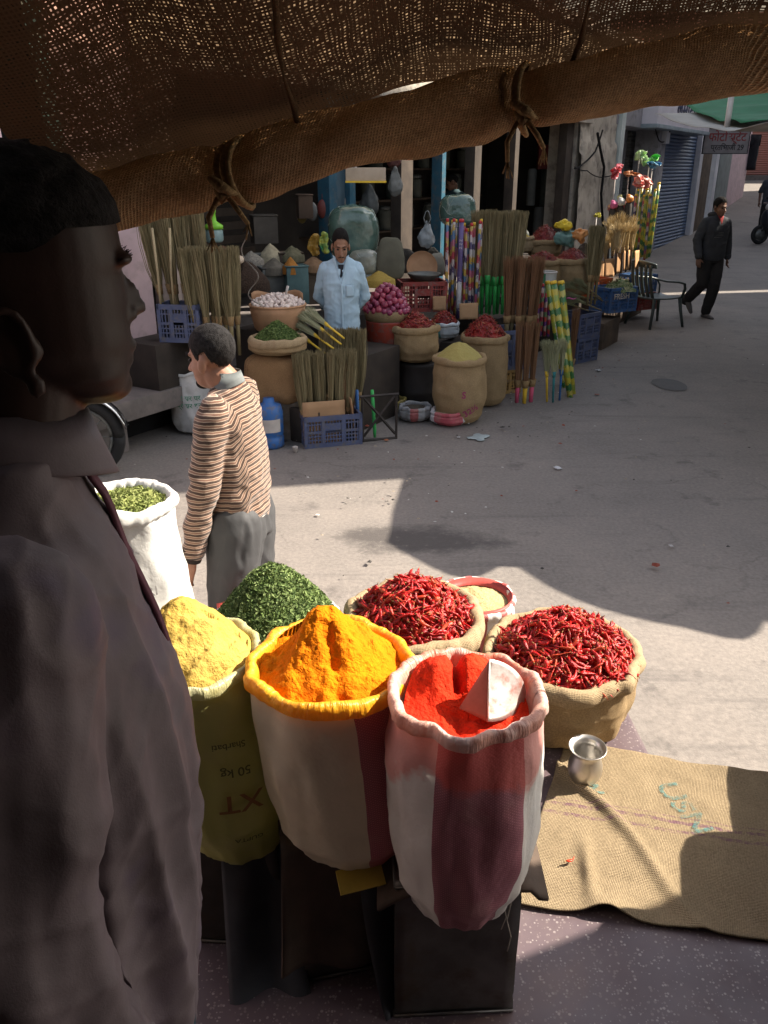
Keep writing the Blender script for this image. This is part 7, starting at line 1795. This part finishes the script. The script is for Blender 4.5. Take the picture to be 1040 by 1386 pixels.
# toys hung on canes: plastic flowers and fans
def toy(px, py, w, h, Y, c1, l, seed, c2=None, pet=5):
    c = at_y(px, py, Y); k = 1 / ppm(c); t = thing('plastic_toy', l, 'toy', c); rnd2 = random.Random(seed)
    mt = M('toy_%d' % seed, c1, c2 or tuple(q * .7 for q in c1), .25, 14, .2, 30, spec=.6, trans=.35)
    for j in range(pet):
        a = rnd2.uniform(0, 6.28); L = rnd2.uniform(.55, 1.0)
        def pf(u, v, a=a, L=L):
            x = L * v; y = (u - .5) * .8 * math.sin(v * PI * .8 + .3); 
            return V(((x * math.cos(a) - y * math.sin(a)) * w * k / 2, .05 * math.sin(u * 5 + v * 4 + j) - .02 * j, (x * math.sin(a) + y * math.cos(a)) * h * k / 2))
        MB().grid(8, 8, pf).build('petal', mt, t, solid=.004)
    MB().tube([(0, .02, 0), (.02, .04, -80 * k)], .008, 6).build('stick', m_eyew, t)
toy(834, 232, 22, 26, 13.0, (.80, .30, .34), 'pink plastic flower toy on a stick beside the pillar', 1, (.62, .08, .10))
toy(868, 244, 34, 28, 13.1, (.85, .62, .52), 'large cream and red plastic flower toy on a stick', 2, (.75, .10, .08), 7)
toy(852, 236, 26, 12, 13.2, (.80, .38, .16), 'orange plastic toy between the two flower toys', 3, (.8, .5, .3), 4)
toy(866, 214, 24, 34, 13.3, (.45, .70, .30), 'pale green plastic fan toy at the top', 4, (.62, .75, .5), 4)
toy(880, 214, 30, 22, 13.35, (.10, .55, .12), 'bright green plastic fan toy at the top', 5, (.3, .7, .15), 4)
toy(884, 222, 24, 14, 13.2, (.12, .30, .50), 'blue plastic fan toy right of the green ones', 6, (.2, .45, .6), 4)
toy(828, 282, 18, 18, 12.9, (.80, .22, .42), 'pink toy bundle above the dark broom heads', 7, (.7, .6, .2), 5)
toy(838, 274, 12, 20, 12.9, (.70, .70, .18), 'yellow toy bundle above the dark broom heads', 8, (.6, .6, .4), 4)
toy(808, 292, 10, 12, 12.4, (.65, .60, .06), 'small yellow bud toy on a dark stick left of the gold brooms', 9, (.5, .45, .05), 4)
toy(846, 276, 14, 20, 13.0, (.62, .08, .16), 'red wrapped toy beside the yellow green poles', 10, (.7, .5, .5), 5)
# greens in the crate
leaf_heap('leafy_greens', 'pale green leafy vegetables in the bright blue crate', cb + V((.08, .0, .27)), .20, .13, [M('cabbage_%d' % i, c, None, .6, 20, trans=.2) for i, c in enumerate([(.34, .40, .22), (.22, .30, .13), (.50, .50, .30)])], 260, .085, 81, None, 1.4)
# plastic chair
m_chair = M('chair_plastic', (.045, .06, .055), (.03, .04, .038), .4, 6, .1, 40, spec=.5)
ch = thing('plastic_chair', 'dark green plastic armchair standing beside the crates in the lane', 'chair', at_g(886, 441) + V((.0, .05, 0)), R(112))
sx, sy, sh_ = .25, .25, .42
MB().grid(10, 10, lambda u, v: V(((u - .5) * .5, (v - .5) * .5, sh_ + .02 * (2 * u - 1) ** 2 - .012 * math.sin(v * PI)))).build('seat', m_chair, ch, solid=.02)
for i, (x, y) in enumerate(((-1, -1), (1, -1), (1, 1), (-1, 1))): MB().tube([(x * sx * 1.15, y * sy * 1.2, 0), (x * sx, y * sy, sh_ * .6), (x * sx * .92, y * sy * .92, sh_)], [.022, .026, .03], 8, sq=.8).build('leg', m_chair, ch)
for x in (-.20, -.10, 0, .10, .20): MB().grid(2, 8, lambda u, v, x=x: V((x + (u - .5) * .055, .235 + .10 * v + .02 * math.sin(v * PI), sh_ + .02 + .46 * v))).build('back_slat', m_chair, ch, solid=.016)
MB().grid(14, 4, lambda u, v: V(((u - .5) * .54, .33 + .012 * v - .05 * (2 * u - 1) ** 2, .86 + .09 * v * (1 - .35 * (2 * u - 1) ** 2)))).build('top_rail', m_chair, ch, solid=.02)
for x in (-1, 1):
    MB().tube([(x * .27, .30, .72), (x * .30, .12, .68), (x * .31, -.10, .66), (x * .30, -.22, .63), (x * .28, -.26, .55), (x * .25, -.24, .42)], [.020, .026, .028, .026, .022, .020], 10, sq=.6).build('armrest', m_chair, ch)
# scooter at the right edge
sp0 = at_g(1024, 330); Ysc = sp0.y; t = thing('scooter', 'dark scooter parked at the right edge of the lane', 'scooter', sp0 + V((.02, 0, 0)), R(10))
m_tyre = M('tyre', (.02, .02, .02), rough=.85); m_scb = M('scooter_black', (.02, .021, .025), rough=.3, spec=.5)
for x in (0.03, 1.25):
    w_ = MB().tube([(x + .20 * math.cos(a / 24 * 6.2832), 0, .24 + .20 * math.sin(a / 24 * 6.2832)) for a in range(25)], .052, 10).build('wheel', m_tyre, t); MB().tube([(x, -.03, .24), (x, .03, .24)], .14, 18).build('rim', m_galv, w_)
q = MB(); q.tube([(.06, 0, .35), (.16, 0, .62), (.24, 0, .98)], [.05, .06, .045], 12, True); q.tube([(.22, 0, .40), (.45, 0, .30), (.75, 0, .32), (.95, 0, .55), (1.35, 0, .62)], [.09, .10, .14, .20, .13], 14, True, sq=.9); q.ell((.14, 0, .62), (.10, .19, .26))
me = remesh(q, .02, 3); me.materials.append(m_scb); link('body', me, t)
MB().ell((1.0, 0, .80), (.38, .13, .07)).build('seat', m_tyre, t); MB().tube([(.22, -.33, 1.02), (.25, 0, 1.0), (.22, .33, 1.02)], .018, 8).build('handlebar', m_scb, t); MB().ell((.17, 0, .93), (.08, .10, .09)).build('headlight', m_eyew, t)
for y in (-.30, .30): MB().ell((.27, y, 1.16), (.02, .06, .045)).build('mirror', m_scb, t)
# bicycle against the brick house
bp0 = at_g(1006, 253); bp0 = V((bp0.x, 36.6, zg(36.6) + .16)); bi = thing('bicycle', 'old bicycle leaning by the brick house at the lane end', 'bicycle', bp0)
for x in (-.95, .0):
    w_ = MB().tube([(x + .33 * math.cos(a / 28 * 6.2832), 0, .35 + .33 * math.sin(a / 28 * 6.2832)) for a in range(29)], .022, 8).build('wheel', m_tyre, bi)
    q = MB()
    for j in range(10): q.tube([(x, 0, .35), (x + .32 * math.cos(j * .628), 0, .35 + .32 * math.sin(j * .628))], .004, 4)
    q.build('spokes', m_galv, w_)
for nm, pts in (('frame_tube', [(0, 0, .35), (-.12, 0, .90)]), ('frame_tube', [(-.12, 0, .82), (-.55, 0, .86)]), ('frame_tube', [(-.14, 0, .72), (-.50, 0, .38)]), ('frame_tube', [(-.50, 0, .38), (-.58, 0, .95)]), ('frame_tube', [(-.50, 0, .38), (-.95, 0, .35)]), ('frame_tube', [(-.56, 0, .80), (-.95, 0, .35)]), ('handlebar', [(-.02, -.25, .98), (-.13, 0, .95), (-.02, .25, .98)])): MB().tube(pts, .018, 6).build(nm, m_tyre, bi)
MB().ell((-.60, 0, .98), (.13, .08, .04)).build('saddle', m_tyre, bi)
# motorcycle at the left behind the seller
mw_ = at_y(108, 566, 5.95); mo = thing('motorcycle', 'parked motorcycle with steel crash bar at the left edge of the street', 'motorcycle', (mw_.x, 5.95, 0), R(8))
w_ = MB().tube([(.27 * math.cos(a / 32 * 6.2832), 0, .30 + .27 * math.sin(a / 32 * 6.2832)) for a in range(33)], .045, 10).build('wheel', m_tyre, mo); MB().tube([(.215 * math.cos(a / 32 * 6.2832), 0, .30 + .215 * math.sin(a / 32 * 6.2832)) for a in range(33)], .016, 8).build('rim', m_galv, w_)
q = MB()
for j in range(9): q.tube([(0, 0, .30), (.21 * math.cos(j * .698), 0, .30 + .21 * math.sin(j * .698))], .004, 4)
q.build('spokes', m_galv, w_)
w_ = MB().tube([(-1.25 + .27 * math.cos(a / 32 * 6.2832), 0, .30 + .27 * math.sin(a / 32 * 6.2832)) for a in range(33)], .05, 10).build('wheel', m_tyre, mo)
MB().grid(14, 6, lambda u, v: V(((.345) * math.cos(.25 + 1.9 * u), (v - .5) * .12, .30 + .345 * math.sin(.25 + 1.9 * u) - .02 * (2 * v - 1) ** 2))).build('mudguard', M('chrome', (.5, .5, .5), rough=.2, metal=1), mo, solid=.006)
for y in (-.09, .09): MB().tube([(0, y, .30), (-.22, y, .95)], .02, 8).build('fork', m_galv, mo)
m_bar = M('crash_bar', (.12, .26, .50), (.5, .55, .6), .3, 14, metal=.4)
for z in (.42, .48, .54): MB().tube([(-.10, -.10, z), (.02, -.26, z + .02), (-.18, -.34, z + .03), (-.30, -.14, z)], .010, 8).build('crash_bar', m_bar, mo)
q = MB(); q.tube([(-.30, 0, .82), (-.55, 0, .86), (-.75, 0, .78)], [.10, .14, .10], 14, True); q.tube([(-.35, 0, .42), (-.75, 0, .40)], [.15, .15], 12, True); q.tube([(-.25, 0, .9), (-.4, 0, .5), (-.9, 0, .45), (-1.25, 0, .30)], [.03, .04, .04, .03], 10, True)
me = remesh(q, .016, 3); me.materials.append(m_scb); link('body', me, mo)
MB().tube([(-.75, 0, .80), (-1.1, 0, .82), (-1.4, 0, .86)], [.10, .13, .10], 12, True, sq=.5).build('seat', m_tyre, mo); MB().tube([(-.20, -.34, 1.04), (-.24, 0, 1.0), (-.20, .34, 1.04)], .014, 8).build('handlebar', m_galv, mo); MB().ell((-.14, 0, .88), (.08, .09, .09)).build('headlight', m_eyew, mo)
# litter and road patch
def litter(px, py, w, label, col, name='litter', seed=0, cat='litter', flat=.3):
    c = at_g(px, py); k = 1 / ppm(c); r = w * k / 2; mt = M('litter_%d' % seed, col, rough=.6)
    o = MB().grid(10, 8, lambda u, v: V(((u - .5) * 2 * r * (1 + .3 * nz(v * 3, seed, 0)), (v - .5) * 2 * r * (.8 + .3 * nz(u * 3, seed, 4)), .012 + r * flat * abs(nz(u * 3.3, v * 3.3, seed))))).build(name, mt, loc=c + V((0, 0, .006)), rz=seed, solid=.003); tag(o, label, cat)
litter(648, 594, 26, 'flat pale blue plastic sheet on the road by the small bags', (.36, .42, .42), 'plastic_sheet', 1, 'plastic', .1)
litter(755, 636, 10, 'crumpled white paper on the shaded road', (.6, .6, .62), 'paper', 2); litter(621, 594, 4, 'tiny white scrap near the pale plastic sheet', (.6, .6, .6), 'paper', 3); litter(789, 487, 8, 'white crumpled bag by the blue crates', (.55, .55, .52), 'plastic', 4); litter(810, 503, 7, 'small white scrap right of the blue crates', (.6, .6, .6), 'paper', 5)
litter(808, 536, 6, 'reddish scrap on the shaded road', (.25, .09, .07), 'paper', 6); litter(523, 598, 6, 'orange peel beside the iron stand', (.4, .14, .06), 'peel', 7); litter(908, 742, 6, 'pale scrap on the shaded road at the right', (.45, .43, .42), 'paper', 8); litter(430, 700, 5, 'tiny pale scrap on the sunlit road', (.7, .65, .6), 'paper', 9)
pt_ = at_g(906, 521); k = 1 / ppm(pt_)
tag(MB().grid(20, 4, lambda u, v: V((22 * k * v * math.cos(6.283 * u) * (1 + .15 * nz(math.cos(6.283 * u) * 2, math.sin(6.283 * u) * 2, 1)), .28 * v * math.sin(6.283 * u), .006)), True).build('road_patch', M('wet_patch', (.05, .042, .036), (.03, .026, .023), .6, 9), loc=pt_), None, None, kind='structure')

rnd = random.Random(9); q = MB()
for i in range(420):                                   # grit, seeds and torn scraps trodden into the street
    x, y = rnd.uniform(-2.2, 5.2), rnd.uniform(3.0, 13.5)
    if rnd.random() < .45: t_ = rnd.uniform(-1, 6); p_ = fac(t_, rnd.gauss(2.9, .45), 0); x, y = p_.x, p_.y
    r_ = rnd.uniform(.004, .016) * (2.2 if rnd.random() < .07 else 1); a_ = rnd.uniform(0, 6.28); q.m = rnd.choice((0, 0, 1, 1, 2, 3))
    vs_ = [V((x + r_ * math.cos(a_ + k * 1.2566) * rnd.uniform(.5, 1.2), y + r_ * math.sin(a_ + k * 1.2566) * rnd.uniform(.5, 1.2), .028 + rnd.uniform(0, .006))) for k in range(5)]
    q.add(vs_ + [V((x, y, .030 + r_ * .4))], [(k, (k + 1) % 5, 5) for k in range(5)])
tag(q.build('street_grit', [M('grit_dark', (.05, .045, .04)), M('grit_tan', (.30, .25, .19)), M('grit_pale', (.50, .48, .45)), M('grit_red', (.22, .05, .03))], smooth=False), 'scattered grit and torn scraps over the street', 'litter', kind='stuff')

# ------------------------------------------------------------------ canvas over the lane at the right, green cloth above it
def canvas(name, label, corners, sag, mat, seed, scall=0.):
    a, b, c, d = [V(p) for p in corners]
    def f(u, v):
        p = a.lerp(b, u).lerp(d.lerp(c, u), v); p.z -= sag * math.sin(u * PI) * math.sin(v * PI) ** .5 + .0
        p.z -= sag * 1.0 * math.sin(v * PI) * (1 - u) + .04 * nz(u * 4, v * 6, seed)
        if scall and v < .04: p += V((-.10 * abs(math.sin(u * 9)), -.42 * abs(math.sin(u * 13 + .5 + 2 * nz(u * 6, 1, 1))) * scall, 0))
        return p
    o = MB().grid(40, 40, f).build(name, mat, solid=.004); recentre(o, a); return tag(o, label, 'canopy')
m_canv = M('grey_canvas', (.36, .34, .31), (.27, .26, .24), .9, 3, .2, 20, trans=.10); m_green = M('green_cloth', (.02, .16, .07), (.015, .12, .05), .8, 4, .2, 20, trans=.15)
wA = wl(-1.4); wB = wl(6.5)
canvas('white_canopy', 'sagging grey white canvas stretched over the right side of the lane', [(2.78, 5.45, 2.54), (7.4, 3.1, 2.78), (wB[0], wB[1], 2.72), (3.35, 11.3, 2.80)], .16, m_canv, 1, 1.)
canvas('green_canopy', 'dark green cloth canopy above the grey white canvas', [(3.45, 8.8, 2.58), (5.2, 7.2, 2.72), (7.0, 10.5, 3.2), (3.95, 12.5, 3.05)], .05, m_green, 2)
tag(MB().box((0, 0, 0), (.05, .03, .34)).build('strap', m_eyew, loc=at_y(987, 152, 9.2)), 'white strap tied on the edge of the canvas', 'strap')
for i, (x, y, h) in enumerate(((7.35, 3.2, 2.80),)):
    o = MB().tube([(0, 0, -.05), (0, 0, h)], .025, 10).build('canopy_post', m_iron, loc=(x, y, 0)); tag(o, 'thin iron post holding the canvas at the right', 'post')

# ------------------------------------------------------------------ our own shop room round the camera
m_room = M('shop_wall', (.15, .122, .107), (.10, .083, .075), .95, 2, .3, 20, world=True)
rm = thing('shop_room', 'dim plastered shop room around the viewer and seller', 'shop', (0, -1.4, PZ))
def rbx(nm, c, sz, mat=m_room): MB().box(V(c) - V((0, -1.4, PZ)), sz).build(nm, mat, rm, smooth=False)
rbx('back_wall', (.3, -1.45, 1.75), (5.0, .15, 2.9)); rbx('left_wall', (-1.75, -.05, 1.75), (.15, 2.8, 2.9)); rbx('right_wall', (2.15, -.50, 1.75), (.15, 1.90, 2.9)); rbx('sun_block_wall', (2.15, .02, 4.85), (.152, 2.94, 3.3)); rbx('ceiling', (.2, -.45, 3.2), (4.2, 2.2, .15))  # the high right-hand wall is added to keep the sun off the seller
